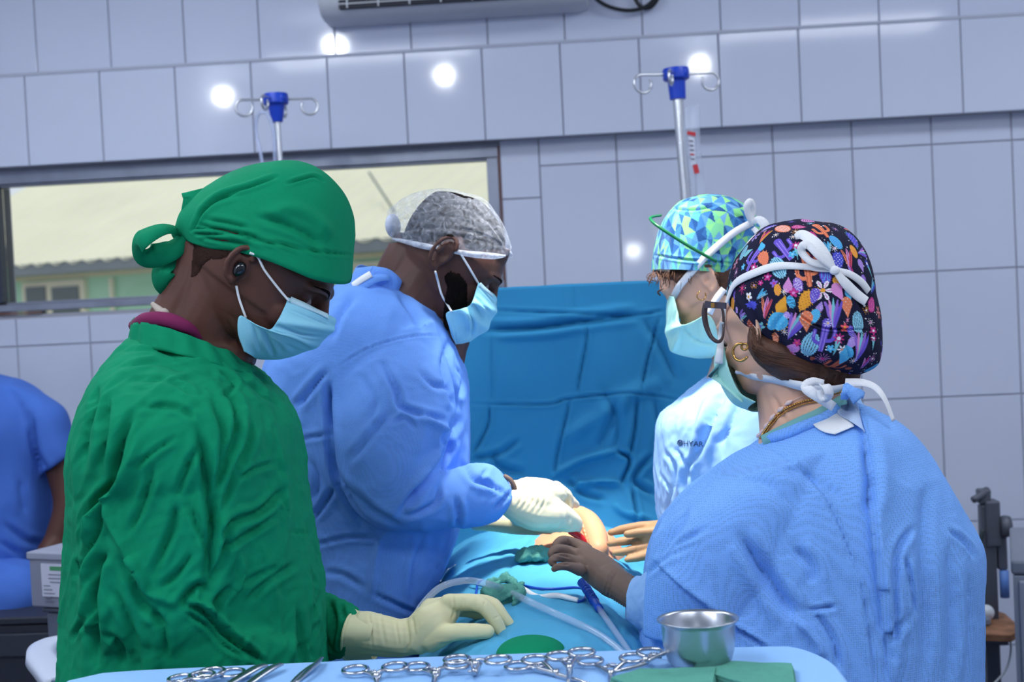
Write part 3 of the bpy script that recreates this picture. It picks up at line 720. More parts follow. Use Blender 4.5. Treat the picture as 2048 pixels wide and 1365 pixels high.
# collar band, maroon shirt edge, tie knot
col = [(266, 662, 1.945), (290, 660, 1.915), (340, 672, 1.90), (400, 692, 1.905), (450, 712, 1.93), (482, 716, 1.99), (470, 706, 2.06), (400, 680, 2.10), (320, 652, 2.09), (272, 650, 2.02), (266, 662, 1.945)]
mb = MB(); cp = np.array(pts(col)); 
for k, (w0, w1) in enumerate(((0, .012),)):
    q = catmull(cp, 90); up = UP*0.9-RIGHT*0.25; up /= np.linalg.norm(up); cc = q.mean(0)
    G = []
    for h in np.linspace(-.024, .010, 9):
        out = (q-cc); out -= np.outer(out@up, up); out /= np.linalg.norm(out, axis=1)[:, None]
        wob = 0.0022*np.sin(np.arange(90)*0.9)*(h > -.02)+0.0016*noise(q*60+h*40)*2
        G.append(q+up*h+out*(0.003-(h+.004)*0.45+wob[:, None]))
    mb.grid(np.array(G))
mb.obj('collar', GREEN, gown_g, solid=.0028)
MB().tube(pts([(268, 652, 1.99), (292, 640, 1.93), (330, 640, 1.915), (365, 652, 1.915), (385, 664, 1.925), (400, 680, 1.94)]), [.008, .010, .011, .010, .008, .004], 10, 30).obj('shirt_edge', mat('maroon_cloth', (118, 24, 78), 0.85), pg)
kn = MB(); tw = mat('string_cotton', (178, 166, 156), 0.9, bump=(120, 0.5))
kn.capsule(pts([(306, 609, 1.93), (318, 620, 1.925), (330, 630, 1.92), (346, 640, 1.92)]), [.0035, .0055, .0055, .003], 8, 12); kn.capsule(pts([(318, 632, 1.925), (328, 625, 1.918), (338, 633, 1.918)]), [.002, .006, .003], 8, 10); kn.capsule(pts([(322, 628, 1.92), (314, 640, 1.925)]), [.003, .002], 8)
kn.obj('neck_tie_knot', tw, pg)
# cap
cs = [(352, 452, 372, 474, .022), (362, 425, 384, 486, .045), (385, 398, 420, 497, .066), (430, 362, 470, 503, .082), (490, 333, 530, 520, .091), (545, 322, 580, 540, .094), (600, 324, 620, 557, .090), (648, 345, 655, 566, .080), (685, 385, 682, 569, .058), (704, 430, 697, 566, .030), (708, 470, 702, 555, .010)]
G = dome(cs, DG, 170, 150); Vc = G.reshape(-1, 3); n_, m_ = G.shape[:2]
Fc = np.array([(i*m_+j, i*m_+j+1, (i+1)*m_+j+1, (i+1)*m_+j) for i in range(n_-1) for j in range(m_-1)])
Nc = vnormals(Vc, Fc)
if np.dot(Nc[len(Nc)//2], UP) < 0: Nc = -Nc; 
z1 = lambda L: [(240+x/2.968, 300+y/2.968) for x, y in L]
cst = [('v', z1([(430, 480), (500, 360), (620, 270), (780, 220), (930, 165)]), 4, .004), ('v', z1([(990, 205), (1080, 175), (1150, 160), (1210, 190)]), 3, .003), ('v', z1([(440, 470), (620, 480), (800, 540), (960, 560), (1150, 600), (1380, 625)]), 3, .0035),
       ('v', z1([(480, 450), (700, 490), (850, 540)]), 5, .004), ('v', z1([(500, 520), (620, 540), (760, 560)]), 4, .0035), ('r', z1([(860, 380), (1040, 360), (1160, 420), (1260, 520)]), 14, .004), ('v', z1([(820, 400), (960, 440), (1100, 500), (1180, 560)]), 8, .003), ('v', z1([(460, 400), (560, 310), (700, 260)]), 6, .003), ('v', z1([(450, 500), (560, 500), (700, 500)]), 4, .003), ('v', z1([(520, 420), (650, 440), (760, 470)]), 6, .0025)]
Vc = folds(Vc, Fc, [(a_1, b_1, c_1, d_1*2.0) for a_1, b_1, c_1, d_1 in cst], N=Nc); Vc = crumple(Vc, Nc, 14, .003, ridge=False); 
cap_g = link('cap', Vc, Fc, GREEN, pg); k = cap_g.modifiers.new('solid', 'SOLIDIFY'); k.thickness = .002; k.offset = 0
kb = MB(); kb.ell(P(366, 466, DG), (.016, .02, .013)); kb.obj('cap_knot', GREEN, cap_g)
tl = MB()
ribbon(tl, pts([(366, 466, 1.99), (330, 458, 1.96), (290, 475, 1.945), (278, 494, 1.955), (300, 512, 1.965), (345, 500, 1.97), (372, 472, 1.985)]), [UP*.3-FWD, UP*.5-FWD*.9, UP*.4-FWD+RIGHT*-.4, -FWD-RIGHT*.9, -FWD, -FWD+UP*.2, -FWD], [.014, .020, .030, .034, .034, .030, .016], .0016, 60)
tl.obj('cap_tie', GREEN, cap_g)
tl = MB()
ribbon(tl, pts([(376, 478, 1.995), (345, 515, 1.98), (322, 545, 1.97), (338, 570, 1.975), (362, 545, 1.985), (382, 505, 1.99), (388, 482, 2.0)]), [-FWD, -FWD+RIGHT*.1, -FWD-RIGHT*.6, -FWD+UP*-.3, -FWD+RIGHT*.3, -FWD, -FWD], [.012, .022, .034, .036, .030, .024, .014], .0016, 60)
tl.obj('cap_tie', GREEN, cap_g)
tl = MB(); ribbon(tl, pts([(372, 458, 1.99), (376, 430, 1.985), (386, 400, 1.98), (384, 382, 1.985)]), [-FWD, -FWD+RIGHT*.3, -FWD, -FWD], [.012, .020, .028, .030], .0016, 24); tl.obj('cap_tie', GREEN, cap_g)
# mask with ear loops
WID = 1.2
mr_ = [(576, 595, 664, 634, .060), (570, 612, 671, 642, .064), (556, 640, 664, 658, .066), (538, 660, 647, 680, .067), (508, 648, 616, 700, .068), (480, 632, 572, 716, .068), (476, 664, 532, 719, .064), (488, 703, 512, 717, .056)]
def mask_obj(rows, d0, root, m, pleats, strokes):
    G = mask_patch(rows, d0, 80, 90, pleats=pleats); n_, m_ = G.shape[:2]
    F = np.array([(i*m_+j, i*m_+j+1, (i+1)*m_+j+1, (i+1)*m_+j) for i in range(n_-1) for j in range(m_-1)]); V = G.reshape(-1, 3)
    N = vnormals(V, F)
    view = C_np-V; N *= np.sign((N*view).sum(1))[:, None]
    V = folds(V, F, strokes, N=N); V = crumple(V, N, 30, .0012, ridge=False)
    o = link('mask', V, F, m, root); k = o.modifiers.new('solid', 'SOLIDIFY'); k.thickness = .0012; k.offset = 0
    return o, bvh_raw(V, F)
mk, bvM = mask_obj(mr_, DG, pg, MASKB, [(.30, .05, 5), (.52, .05, 5)], [('v', z1([(890, 1075), (1000, 1120), (1130, 1180)]), 4, .004), ('v', z1([(940, 1040), (1060, 1090), (1200, 1110)]), 3, .0025), ('r', z1([(890, 1075), (960, 1140), (1010, 1200)]), 5, .003), ('v', z1([(850, 1060), (890, 1150), (920, 1230)]), 5, .004), ('v', z1([(790, 1030), (820, 1140), (840, 1200)]), 5, .002), ('v', z1([(1010, 950), (1250, 1050)]), 1.6, .0012), ('v', z1([(700, 1000), (700, 1110), (735, 1190)]), 2, .001)])
def on_mask(bv, L, w, nm, m, root, off=.0012, th=.0006, sub=20):
    q = [hit(bv, x, y, DG) for x, y in L]; mbb = MB(); ribbon(mbb, [p+n*off for p, n in q], [n for p, n in q], w, th, sub); return mbb.obj(nm, m, root)
on_mask(bvM, [(580, 600), (606, 611), (634, 624), (655, 634)], .009, 'nose_band', MASKT, mk)
def loop(root, L, bv, r=.0017, d=2.0):
    q = [hit(bv, x, y, d) for x, y in L]
    return MB().tube([p+n*r*1.6-FWD*.001 for p, n in q], r, 8, 24).obj('ear_loop', STRAP, root)
loop(mk, [(578, 604), (556, 575), (530, 540), (512, 514), (502, 506)], [bvG, bvM])
loop(mk, [(474, 572), (480, 596), (487, 618), (493, 634)], [bvG, bvM])
# far sleeve, cuff and gloved hand on the drape
DH = 2.04
mb = MB(); mb.rings(sections([(560, 1130, 520, 1300, 2.2, .05), (620, 1180, 590, 1330, 2.14, .048), (655, 1190, 640, 1325, 2.09, .045), (690, 1205, 672, 1316, 2.06, .042), (716, 1222, 692, 1312, 2.045, .038)], 30, 36, 2.1), True)
finish('sleeve', mb, .0035, GREEN, pg, 4, crump=[dict(sc=26, amp=.006, dirv=UP+RIGHT*.3, stretch=3), dict(sc=50, amp=.003)], strokes=[('v', [(655, 1195), (668, 1240), (660, 1300)], 7, .007), ('v', [(680, 1205), (690, 1250), (678, 1300)], 5, .005)])
def hand_mesh(name, tubes, voxel, m, parent, smooth=5, crump=(), strokes=(), ells=()):
    mb = MB()
    for L, r in tubes:
        p_ = np.array([P(x, y, d) for x, y, d in L]); rr = np.array([pr(q, L[i][2]) for i, q in enumerate(r)])
        mb.capsule(p_, rr, 16, max(8, len(L)*5))
    for e in ells: mb.ell(*e)
    return finish(name, mb, voxel, m, parent, smooth, strokes, crump)
hg = [([(722, 1268, 2.045), (760, 1272, 2.04), (800, 1277, 2.04), (840, 1268, 2.035)], [44, 42, 38, 37]),
      ([(730, 1262, 2.03), (800, 1275, 2.03), (850, 1270, 2.03)], [40, 36, 36]),
      ([(835, 1272, 2.03), (868, 1245, 2.03), (890, 1225, 2.035)], [39, 42, 30]),
      ([(860, 1270, 2.045), (895, 1262, 2.045)], [36, 24]),
      ([(870, 1230, 2.05), (905, 1212, 2.06)], [36, 22]),
      ([(880, 1232, 2.07), (910, 1216, 2.09)], [30, 18]),
      # thumb, index, middle, ring, little
      ([(862, 1278, 2.02), (905, 1266, 2.0), (942, 1264, 1.995), (974, 1264, 1.995)], [28, 19, 17, 15]),
      ([(897, 1206, 2.03), (935, 1205, 2.02), (965, 1212, 2.015), (988, 1238, 2.015), (1003, 1266, 2.015)], [18, 17, 16, 15, 12]),
      ([(905, 1206, 2.065), (950, 1204, 2.055), (985, 1212, 2.05), (1006, 1236, 2.045), (1026, 1260, 2.045)], [17, 16, 16, 14, 11]),
      ([(905, 1212, 2.095), (950, 1212, 2.095), (985, 1226, 2.09), (1012, 1255, 2.085)], [16, 15, 14, 11]),
      ([(900, 1220, 2.115), (940, 1224, 2.12), (970, 1236, 2.115), (992, 1258, 2.11)], [14, 13, 12, 10])]
hstr = [('v', [(930, 1190), (928, 1215)], 2, .0012), ('v', [(958, 1192), (946, 1218)], 2, .0012), ('v', [(972, 1200), (962, 1226)], 2, .001), ('v', [(985, 1240), (1000, 1232)], 2, .001), ('v', [(812, 1235), (818, 1280), (812, 1305)], 3, .0018), ('v', [(825, 1235), (830, 1270)], 3, .0015), ('v', [(790, 1240), (798, 1290)], 3, .0014), ('v', [(905, 1190), (908, 1225), (902, 1240)], 3, .0015), ('v', [(880, 1290), (920, 1285)], 3, .001), ('v', [(738, 1225), (745, 1300)], 3, .0016), ('v', [(760, 1230), (770, 1290)], 4, .0014)]
gl_g, bvHG, _, _ = hand_mesh('glove', hg, .0019, LATEX, pg, 6, [dict(sc=60, amp=.0009, ridge=False)], hstr)
cf = MB(); cq = np.array(pts([(716, 1222, 2.05), (700, 1240, 2.01), (690, 1275, 2.0), (690, 1312, 2.035), (705, 1318, 2.075), (718, 1280, 2.095), (724, 1240, 2.085), (716, 1222, 2.05)])); q = catmull(cq, 60)
cc = q.mean(0); ax = P(800, 1275, 2.04)-P(700, 1268, 2.045); ax /= np.linalg.norm(ax)
cf.grid(np.array([q+ax*h+(cc-q)*(h*2.2)+0.0012*noise(q*80+h*50)[:, None] for h in np.linspace(-.004, .035, 9)])); cf.obj('cuff', LATEX, gl_g, solid=.0012)
cf = MB(); cf.tube(q-ax*.004, .0022, 6); cf.obj('cuff_bead', LATEX, gl_g)
a_, b_ = legs(pg, (300, 1500), (480, 1500), DG, 0.78)
shoe(pg, a_, RIGHT); shoe(pg, b_, RIGHT)

# ------------------------------------------------------------------ surgeon in the blue gown with bouffant cap
DB = 2.52
pb = thing('person', (P(720, 1200, DB)[0], P(720, 1200, DB)[1], 0), 'bearded person in blue gown and sheer white bouffant cap bending over the patient', 'person')
Mb = frame(1, 41, 4); sb = .99; Ob = P(888, 518, DB-0.082*sb)+0.074*sb*FWD
mb = MB(); tfb = head_parts(mb, Mb, Ob, sb, jaw=.98, ear=1.0, ear_flare=1.0, ear_out=.012)
mb.tube(pts([(870, 540, DB), (835, 590, DB), (795, 640, DB), (770, 720, DB)]), [.07, .07, .08, .10], 24, sub=20)
mb.tube(pts([(838, 485, DB), (815, 535, DB), (792, 585, DB), (775, 640, DB)]), [.045, .05, .05, .06], 16, sub=14)
mb.tube(pts([(900, 640, DB), (880, 690, DB), (860, 740, DB)]), [.04, .05, .06], 16, sub=10)
_, bvB, VB, FB = finish('body', mb, .0024, SKIN_D2, pb, 7, pre=lambda V, F: fit_round(sockets(V, vnormals(V, F), tfb, sb, Mb, 1.0, (.12, .25, .0), -.02, .012), (895, 490), [(786, 486), (778, 468), (774, 448), (778, 424), (795, 405), (830, 386), (885, 377), (930, 386), (966, 398), (993, 428), (1012, 463), (1021, 492), (1022, 500)], .915))
face_bits(pb, tfb, sb, -1)
# beard on the jaw
pelt('beard', VB, FB, [(886, 552), (900, 541), (920, 546), (934, 565), (936, 595), (934, 620), (945, 630), (990, 640), (945, 672), (905, 668), (884, 660), (888, 600), (893, 575)], .006, 8, HAIR_K, pb, .002)
# cropped hair under the sheer cap
pelt('hair', VB, FB, [(800, 478), (790, 380), (900, 330), (1040, 420), (1006, 498), (960, 504), (930, 500), (922, 474), (884, 474), (872, 486), (830, 488)], .003, 8, HAIR_K, pb, .001)
bc = [(772, 448, 778, 468, .012), (776, 424, 786, 482, .035), (795, 405, 812, 486, .065), (830, 386, 850, 494, .086), (885, 377, 892, 500, .094), (930, 386, 930, 506, .092), (966, 398, 965, 509, .092), (993, 428, 992, 512, .082), (1012, 463, 1009, 511, .062), (1023, 496, 1019, 512, .030)]
G = dome(bc, DB, 110, 90, k=.97); Vc = G.reshape(-1, 3); n_, m_ = G.shape[:2]
Fc = np.array([(i*m_+j, i*m_+j+1, (i+1)*m_+j+1, (i+1)*m_+j) for i in range(n_-1) for j in range(m_-1)]); Nc = vnormals(Vc, Fc)
view = C_np-Vc; Nc *= np.sign((Nc*view).sum(1))[:, None]
z2 = lambda L: [(700+x/3.69, 350+y/3.69) for x, y in L]
Vc = folds(Vc, Fc, [('v', z2([(350, 420), (520, 400), (700, 395), (900, 420), (1140, 520)]), 3, .004), ('v', z2([(370, 340), (600, 250), (800, 220), (1000, 330), (1140, 500)]), 3, .003), ('v', z2([(760, 490), (900, 470), (1130, 530)]), 3, .003), ('v', z2([(350, 440), (560, 330), (760, 310), (1000, 420)]), 3, .002), ('v', z2([(850, 120), (960, 240), (1100, 430), (1150, 540)]), 3, .003), ('v', z2([(700, 100), (900, 200), (1050, 380), (1130, 520)]), 3, .002)], N=Nc)
Vc = crumple(Vc, Nc, 40, .0028, dirv=RIGHT, stretch=4)
cap_b = link('bouffant_cap', Vc, Fc, veil('sheer_nonwoven', (214, 222, 240), 0.22, 0.8, noise=(60, 0.12, 2.0)), pb); cap_b['label'] = 'sheer white bouffant cap'
hem = MB()
for sgn in (-1, 1):
    L = [P(x, y, DB+sgn*w*.95) for x, y, w in [(786, 478, .034), (812, 484, .066), (850, 493, .087), (892, 500, .095), (930, 507, .093), (965, 511, .083), (992, 513, .061), (1010, 512, .034)]]
    hem.tube(L, [.002, .004, .0055, .0035, .005, .006, .005, .002], 8, 40)
hem.obj('hem', veil('cap_hem_sheer', (216, 224, 240), 0.5, 0.8, noise=(70, 0.2)), cap_b)
hem = MB(); ribbon(hem, pts([(1000, 500, DB-.01), (1016, 506, DB-.005), (1020, 515, DB)]), [-FWD]*3, [.014, .012, .010], .001, 10); hem.obj('hem_tab', MATS['cap_hem_sheer'], cap_b)
hem = MB(); hem.ell(P(786, 452, DB), (pr(14, DB), .045, pr(24, DB))); hem.obj('cap_back_gather', veil('cap_gather', (205, 214, 236), 0.75, 0.8, noise=(40, .15)), cap_b)
# mask
z2b = lambda a, b: (700+a/3.69, 350+b/3.69)
bm_ = [(*z2b(948, 795), *z2b(1060, 880), .058), (*z2b(930, 850), *z2b(1082, 915), .062), (*z2b(905, 930), *z2b(1070, 985), .066), (*z2b(872, 972), *z2b(1045, 1065), .067), (*z2b(800, 995), *z2b(985, 1150), .068), (*z2b(712, 1020), *z2b(900, 1220), .066), (*z2b(725, 1100), *z2b(830, 1265), .060), (*z2b(755, 1200), *z2b(790, 1272), .048)]
mkb, bvMB = mask_obj(bm_, DB, pb, MASKB, [(.32, .06, 5), (.55, .06, 5)], [('v', z2([(870, 975), (900, 1060), (905, 1130), (890, 1190)]), 4, .005), ('r', z2([(850, 990), (880, 1080), (890, 1160)]), 4, .003), ('v', z2([(905, 950), (960, 1030), (980, 1100)]), 4, .004), ('v', z2([(920, 900), (980, 960), (1040, 1030)]), 3, .003), ('v', z2([(950, 830), (1070, 960)]), 1.6, .0012), ('v', z2([(745, 1030), (770, 1140), (785, 1240)]), 2, .001)])
on_mask(bvMB, [z2b(955, 808), z2b(1000, 850), z2b(1050, 890)], .008, 'nose_band', MASKT, mkb)
loop(mkb, [(956, 567), (938, 535), (924, 512), (919, 503)], [bvB, bvMB], .0019)
loop(mkb, [(869, 541), (876, 560), (884, 588), (895, 608), (904, 622)], [bvB, bvMB], .0019)
# gown
gs = [(712, 560, 800, 578, DB, .075), (668, 580, 868, 622, DB, .13), (610, 640, 905, 680, DB, .18), (545, 710, 932, 740, DB, .205), (528, 790, 940, 800, DB, .21), (532, 880, 940, 880, DB, .205), (548, 970, 936, 960, DB, .195), (568, 1060, 920, 1060, DB, .185), (590, 1150, 885, 1150, DB, .18), (602, 1240, 846, 1235, DB, .18), (600, 1450, 840, 1450, DB, .18), (590, 1740, 850, 1740, DB, .18)]
mb = MB().rings(sections(gs, 90, 64, 2.3), True)
arm = [(700, 690, 868, 640, 2.42, .07), (668, 745, 895, 720, 2.38, .085), (656, 820, 912, 800, 2.35, .09), (662, 900, 905, 850, 2.335, .09), (690, 985, 892, 900, 2.33, .085), (745, 1050, 880, 935, 2.335, .078), (840, 1064, 888, 945, 2.35, .068), (930, 1056, 938, 930, 2.375, .058), (988, 1044, 990, 938, 2.40, .048), (1016, 1018, 1026, 972, 2.415, .034)]
mb.rings(sections(arm, 80, 44, 2.1), True)
z7 = lambda L: [(500+x/1.845, 500+y/1.845) for x, y in L]
s7 = lambda L, w, h, k='v': (k, z7(L), w, h)
bst = [s7([(300, 450), (370, 400), (450, 358), (560, 326), (640, 316), (735, 318)], 2.2, .0035), s7([(292, 470), (290, 560), (300, 700), (312, 800), (350, 890), (420, 1010)], 8, .014), s7([(550, 160), (600, 230), (640, 300)], 9, .007), s7([(735, 330), (715, 430), (745, 540), (760, 580)], 8, .008),
       s7([(490, 420), (540, 520), (560, 580), (640, 610), (720, 630)], 7, .007), s7([(530, 640), (570, 620), (610, 660)], 5, .005), s7([(760, 630), (720, 700), (725, 740), (640, 860), (550, 985)], 9, .012), s7([(700, 740), (660, 800), (600, 880)], 9, .006, 'r'), s7([(520, 600), (450, 680), (370, 780)], 9, .005), s7([(620, 600), (700, 650), (740, 690)], 7, .007, 'r'),
       s7([(700, 880), (680, 940), (560, 990)], 7, .006), s7([(780, 790), (830, 850), (900, 870)], 7, .006), s7([(760, 920), (770, 990), (760, 1030)], 7, .006), s7([(330, 840), (450, 960), (560, 1020)], 8, .004), s7([(880, 800), (860, 850), (940, 900)], 5, .004), s7([(900, 960), (940, 920), (970, 890)], 5, .005),
       s7([(240, 1090), (360, 1062), (470, 1062)], 5, .005), s7([(480, 1060), (460, 1160), (445, 1290)], 6, .004, 'r'), s7([(180, 700), (240, 690), (290, 680)], 5, .005), s7([(310, 880), (270, 940), (235, 990)], 7, .008), s7([(230, 780), (250, 850), (240, 920)], 7, .005), s7([(290, 440), (220, 520), (170, 580)], 8, .008), s7([(450, 1270), (560, 1320), (610, 1340)], 6, .005), s7([(270, 1190), (340, 1200), (420, 1250)], 7, .004), s7([(640, 1060), (610, 1180), (600, 1300)], 9, .005), s7([(385, 170), (330, 240), (300, 330)], 9, .006),
       s7([(765, 430), (790, 480), (760, 560)], 7, .006), s7([(420, 480), (460, 560), (440, 640)], 8, .003), s7([(620, 440), (680, 500), (740, 510)], 7, .005)]
gown_b, bvGB, VGB, FGB = finish('gown', mb, .0046, GOWNB, pb, 7, crump=[dict(sc=6, amp=.007, dirv=UP, stretch=2.5, ridge=False), dict(sc=13, amp=.005, dirv=RIGHT*.5+UP, stretch=2), dict(sc=30, amp=.0016)], strokes=bst, fk=1.35)
cq = np.array(pts([(742, 545, 2.44), (775, 552, 2.435), (800, 575, 2.45), (795, 590, 2.52), (760, 560, 2.60), (720, 542, 2.59), (705, 548, 2.52), (715, 548, 2.46), (742, 545, 2.44)]))
q = catmull(cq, 50); cc = q.mean(0); up = UP*.85+RIGHT*.35; up /= np.linalg.norm(up)
MB().grid(np.array([q+up*h+(cc-q)*((h+.02)*1.6) for h in np.linspace(-.03, .012, 6)])).obj('collar', GOWNB, gown_b, solid=.002)
tb_ = MB(); ribbon(tb_, pts([(705, 572, 2.425), (722, 560, 2.42), (742, 548, 2.42)]), [-FWD+UP*.5]*3, [.012, .012, .012], .0012, 8); tb_.obj('collar_tab', MASKW, gown_b)
tb_ = MB(); ribbon(tb_, pts([(700, 588, 2.425), (722, 575, 2.418), (750, 558, 2.42), (780, 555, 2.43)]), [-FWD+UP*.5]*4, [.018, .018, .016, .012], .0016, 12); tb_.obj('collar_strap', GOWNB, gown_b)
# gloved right hand over the incision
hb = [([(1018, 994, 2.42), (1045, 1000, 2.42), (1075, 1008, 2.42)], [34, 40, 46]), ([(1030, 1005, 2.41), (1070, 1025, 2.41), (1105, 1030, 2.41)], [36, 38, 32]),
      ([(1055, 990, 2.42), (1095, 988, 2.42), (1118, 988, 2.42)], [36, 30, 18]), ([(1040, 1030, 2.43), (1090, 1044, 2.43), (1128, 1044, 2.42)], [24, 22, 20]),
      ([(1112, 976, 2.43), (1132, 992, 2.44), (1136, 1008, 2.45), (1128, 1022, 2.45)], [14, 13, 12, 11]),
      ([(1118, 985, 2.45), (1138, 1000, 2.46), (1152, 1010, 2.47)], [13, 11, 8]),
      ([(1100, 1015, 2.41), (1130, 1030, 2.42), (1150, 1045, 2.43), (1153, 1057, 2.435)], [26, 19, 15, 12]),
      ([(1100, 1040, 2.42), (1125, 1050, 2.425), (1145, 1056, 2.43)], [20, 15, 11])]
hbs = [('v', [(1035+k*11, 955+k*2), (1048+k*11, 985+k*2), (1030+k*12, 1020+k*2)], 2.6, .0022) for k in range(5)]+[('v', [(1132, 978), (1136, 995), (1134, 1012)], 4, .003)]
hand_mesh('glove', hb, .0022, LATEXW, pb, 6, [dict(sc=60, amp=.0008, ridge=False)], hbs)
MB().tube(pts([(1008, 953, 2.40), (1022, 962, 2.395), (1030, 982, 2.395), (1026, 1005, 2.40), (1018, 1018, 2.42)]), .0045, 8, 20).obj('cuff_edge', GLOVE_BR, pb)
hl = [([(952, 1050, 2.52), (985, 1048, 2.50), (1030, 1050, 2.49), (1075, 1056, 2.48)], [12, 16, 20, 16]), ([(1060, 1050, 2.48), (1100, 1060, 2.47)], [18, 10]), ([(1040, 1040, 2.48), (1090, 1046, 2.47), (1120, 1058, 2.46)], [18, 14, 9])]
hand_mesh('glove', hl, .0025, LATEX, pb, 5)
a_, b_ = legs(pb, (650, 1500), (780, 1500), DB, .72); shoe(pb, a_, RIGHT); shoe(pb, b_, RIGHT)
# ------------------------------------------------------------------ woman with the triangle-print cap (far side of the table)
DW = 2.58
pw = thing('person', (P(1520, 1200, DW)[0], P(1520, 1200, DW)[1], 0), 'person in blue gown paled by lamplight, blue and green triangle cap, mint mask and raised visor', 'person')
Mw = frame(-1, 31, 16); sw = .86; Ow = P(1407, 564, DW-.07)-.070*sw*Mw[:, 1]
mb = MB(); tfw = head_parts(mb, Mw, Ow, sw, ear=.95, jaw=.92, ear_flare=1.0)
mb.tube(pts([(1425, 590, DW), (1460, 640, DW), (1490, 700, DW), (1500, 790, DW)]), [.055, .052, .06, .09], 24, sub=20)
_, bvW, VW, FW = finish('body', mb, .0024, SKIN_L, pw, 7, pre=lambda V, F: fit_side(sockets(V, vnormals(V, F), tfw, sw, Mw, .95, (.12, .18, .12)), [400, 470, 520, 545, 562, 580, 594, 610, 650, 700, 720], [1352, 1325, 1312, 1309, 1313, 1320, 1332, 1339, 1341, 1348, 1390]))
face_bits(pw, tfw, sw, 1, HAIR_B)
pelt('hair', VW, FW, [(1306, 535), (1318, 556), (1345, 562), (1358, 572), (1374, 566), (1386, 556), (1390, 536), (1424, 536), (1430, 556), (1444, 590), (1470, 600), (1560, 560), (1560, 380), (1290, 380)], .005, 7, HAIR_B, pw, .002)
rh = random.Random(5)
st = MB()
for k in range(46):
    x0, y0 = rh.uniform(1306, 1385), rh.uniform(538, 552); dx, dy = rh.uniform(-14, 10), rh.uniform(10, 34); d0 = DW-rh.uniform(.03, .078)
    st.tube(pts([(x0, y0, d0), (x0+dx*.5+rh.uniform(-5, 5), y0+dy*.5, d0-.006), (x0+dx, y0+dy, d0)]), [.0009, .0007, .0003], 5, 8)
for k in range(8):
    x0 = rh.uniform(1302, 1312); st.tube(pts([(x0+8, 545, DW-.03), (x0-5, 548+k, DW-.03), (x0-9, 556+k, DW-.03), (x0+2, 560+k, DW-.03)]), [.0006, .0006, .0005, .0003], 5, 10)
st.obj('loose_hair', HAIR_B, pw)
# cap with printed triangles
cw = [(1396, 391, 1440, 392, DW, .020), (1366, 400, 1470, 401, DW, .052), (1344, 416, 1494, 416, DW, .072), (1328, 438, 1512, 436, DW, .084), (1317, 464, 1522, 462, DW, .089), (1309, 494, 1524, 494, DW, .091), (1305, 522, 1508, 526, DW, .090), (1304, 541, 1484, 553, DW, .087)]
R = np.array(sections(cw, 230, 420, 2.3)); n_, m_ = R.shape[:2]
Vc = R.reshape(-1, 3); Fc = np.array([(i*m_+j, i*m_+(j+1) % m_, (i+1)*m_+(j+1) % m_, (i+1)*m_+j) for i in range(n_-1) for j in range(m_)])
Nc = vnormals(Vc, Fc); cen = Vc.mean(0); Nc *= np.sign((Nc*(Vc-cen)).sum(1))[:, None]
Vo = Vc.copy()
Vc = crumple(Vc, Nc, 26, .0022, ridge=False); Vc = folds(Vc, Fc, [('v', [(1304, 510), (1370, 520), (1430, 524), (1500, 530)], 3, .003), ('v', [(1340, 418), (1390, 420), (1430, 412)], 3, .003), ('v', [(1420, 540), (1450, 520), (1480, 500)], 4, .003), ('v', [(1440, 400), (1470, 430), (1500, 440)], 4, .002)], N=Nc)
def tri_print(V, cen, axis, size, cols, rng):
    "triangles from a jittered lattice on the unwrapped cap"
    a1 = axis; a2 = np.cross(axis, FWD); a2 /= np.linalg.norm(a2); a3 = np.cross(a1, a2)
    q = V-cen; r = np.linalg.norm(q, axis=1); pol = np.arccos(np.clip(q@a1/r, -1, 1)); az = np.arctan2(q@a3, q@a2)
    u, v = pol*np.cos(az)*.1, pol*np.sin(az)*.1
    out = np.zeros((len(V), 3)); K = 60; J = rng.uniform(-.17, .17, (2*K+3, 2*K+3, 2)); C = rng.randint(0, len(cols), (2*K+3, 2*K+3, 4))
    i, j = np.floor(u/size).astype(int), np.floor(v/size).astype(int)
    def node(a, b): 
        jj = J[(a+K) % (2*K+3), (b+K) % (2*K+3)]; return np.stack([(a+jj[:, 0])*size, (b+jj[:, 1])*size], 1)
    p = np.stack([u, v], 1); done = np.zeros(len(V), bool); cols = np.array(cols)
    def side(a, b): return (b[:, 0]-a[:, 0])*(p[:, 1]-a[:, 1])-(b[:, 1]-a[:, 1])*(p[:, 0]-a[:, 0])
    for di in (0, -1, 1):
        for dj in (0, -1, 1):
            a, b = i+di, j+dj; n0, n1, n2, n3 = node(a, b), node(a+1, b), node(a+1, b+1), node(a, b+1); c = (n0+n1+n2+n3)/4
            for k, (x, y) in enumerate(((n0, n1), (n1, n2), (n2, n3), (n3, n0))):
                ok = (side(x, y) >= 0) & (side(y, c) >= 0) & (side(c, x) >= 0) & ~done
                out[ok] = cols[C[(a[ok]+K) % (2*K+3), (b[ok]+K) % (2*K+3), k]]; done |= ok
    out[~done] = cols[0]
    return out
def paint(o, col):
    ca = o.data.color_attributes.new('print', 'FLOAT_COLOR', 'POINT'); ca.data.foreach_set('color', np.hstack([col, np.ones((len(col), 1))]).astype(np.float32).ravel())
tc_ = [lin(c) for c in ((82, 142, 200), (70, 130, 192), (112, 166, 212), (58, 108, 170), (44, 86, 146), (140, 220, 146), (124, 208, 160), (100, 190, 190), (96, 154, 206), (150, 226, 140))]
capw = link('cap', Vc, Fc, mat('triangle_print', (90, 150, 190), 0.85, attr='print', bump=(150, .15), spec=.15), pw); capw['label'] = 'cloth cap printed with blue and green triangles'
paint(capw, tri_print(Vo, P(1415, 480, DW), UP, .027, tc_, np.random.RandomState(4)))
bvCW = bvh_raw(Vc, Fc)
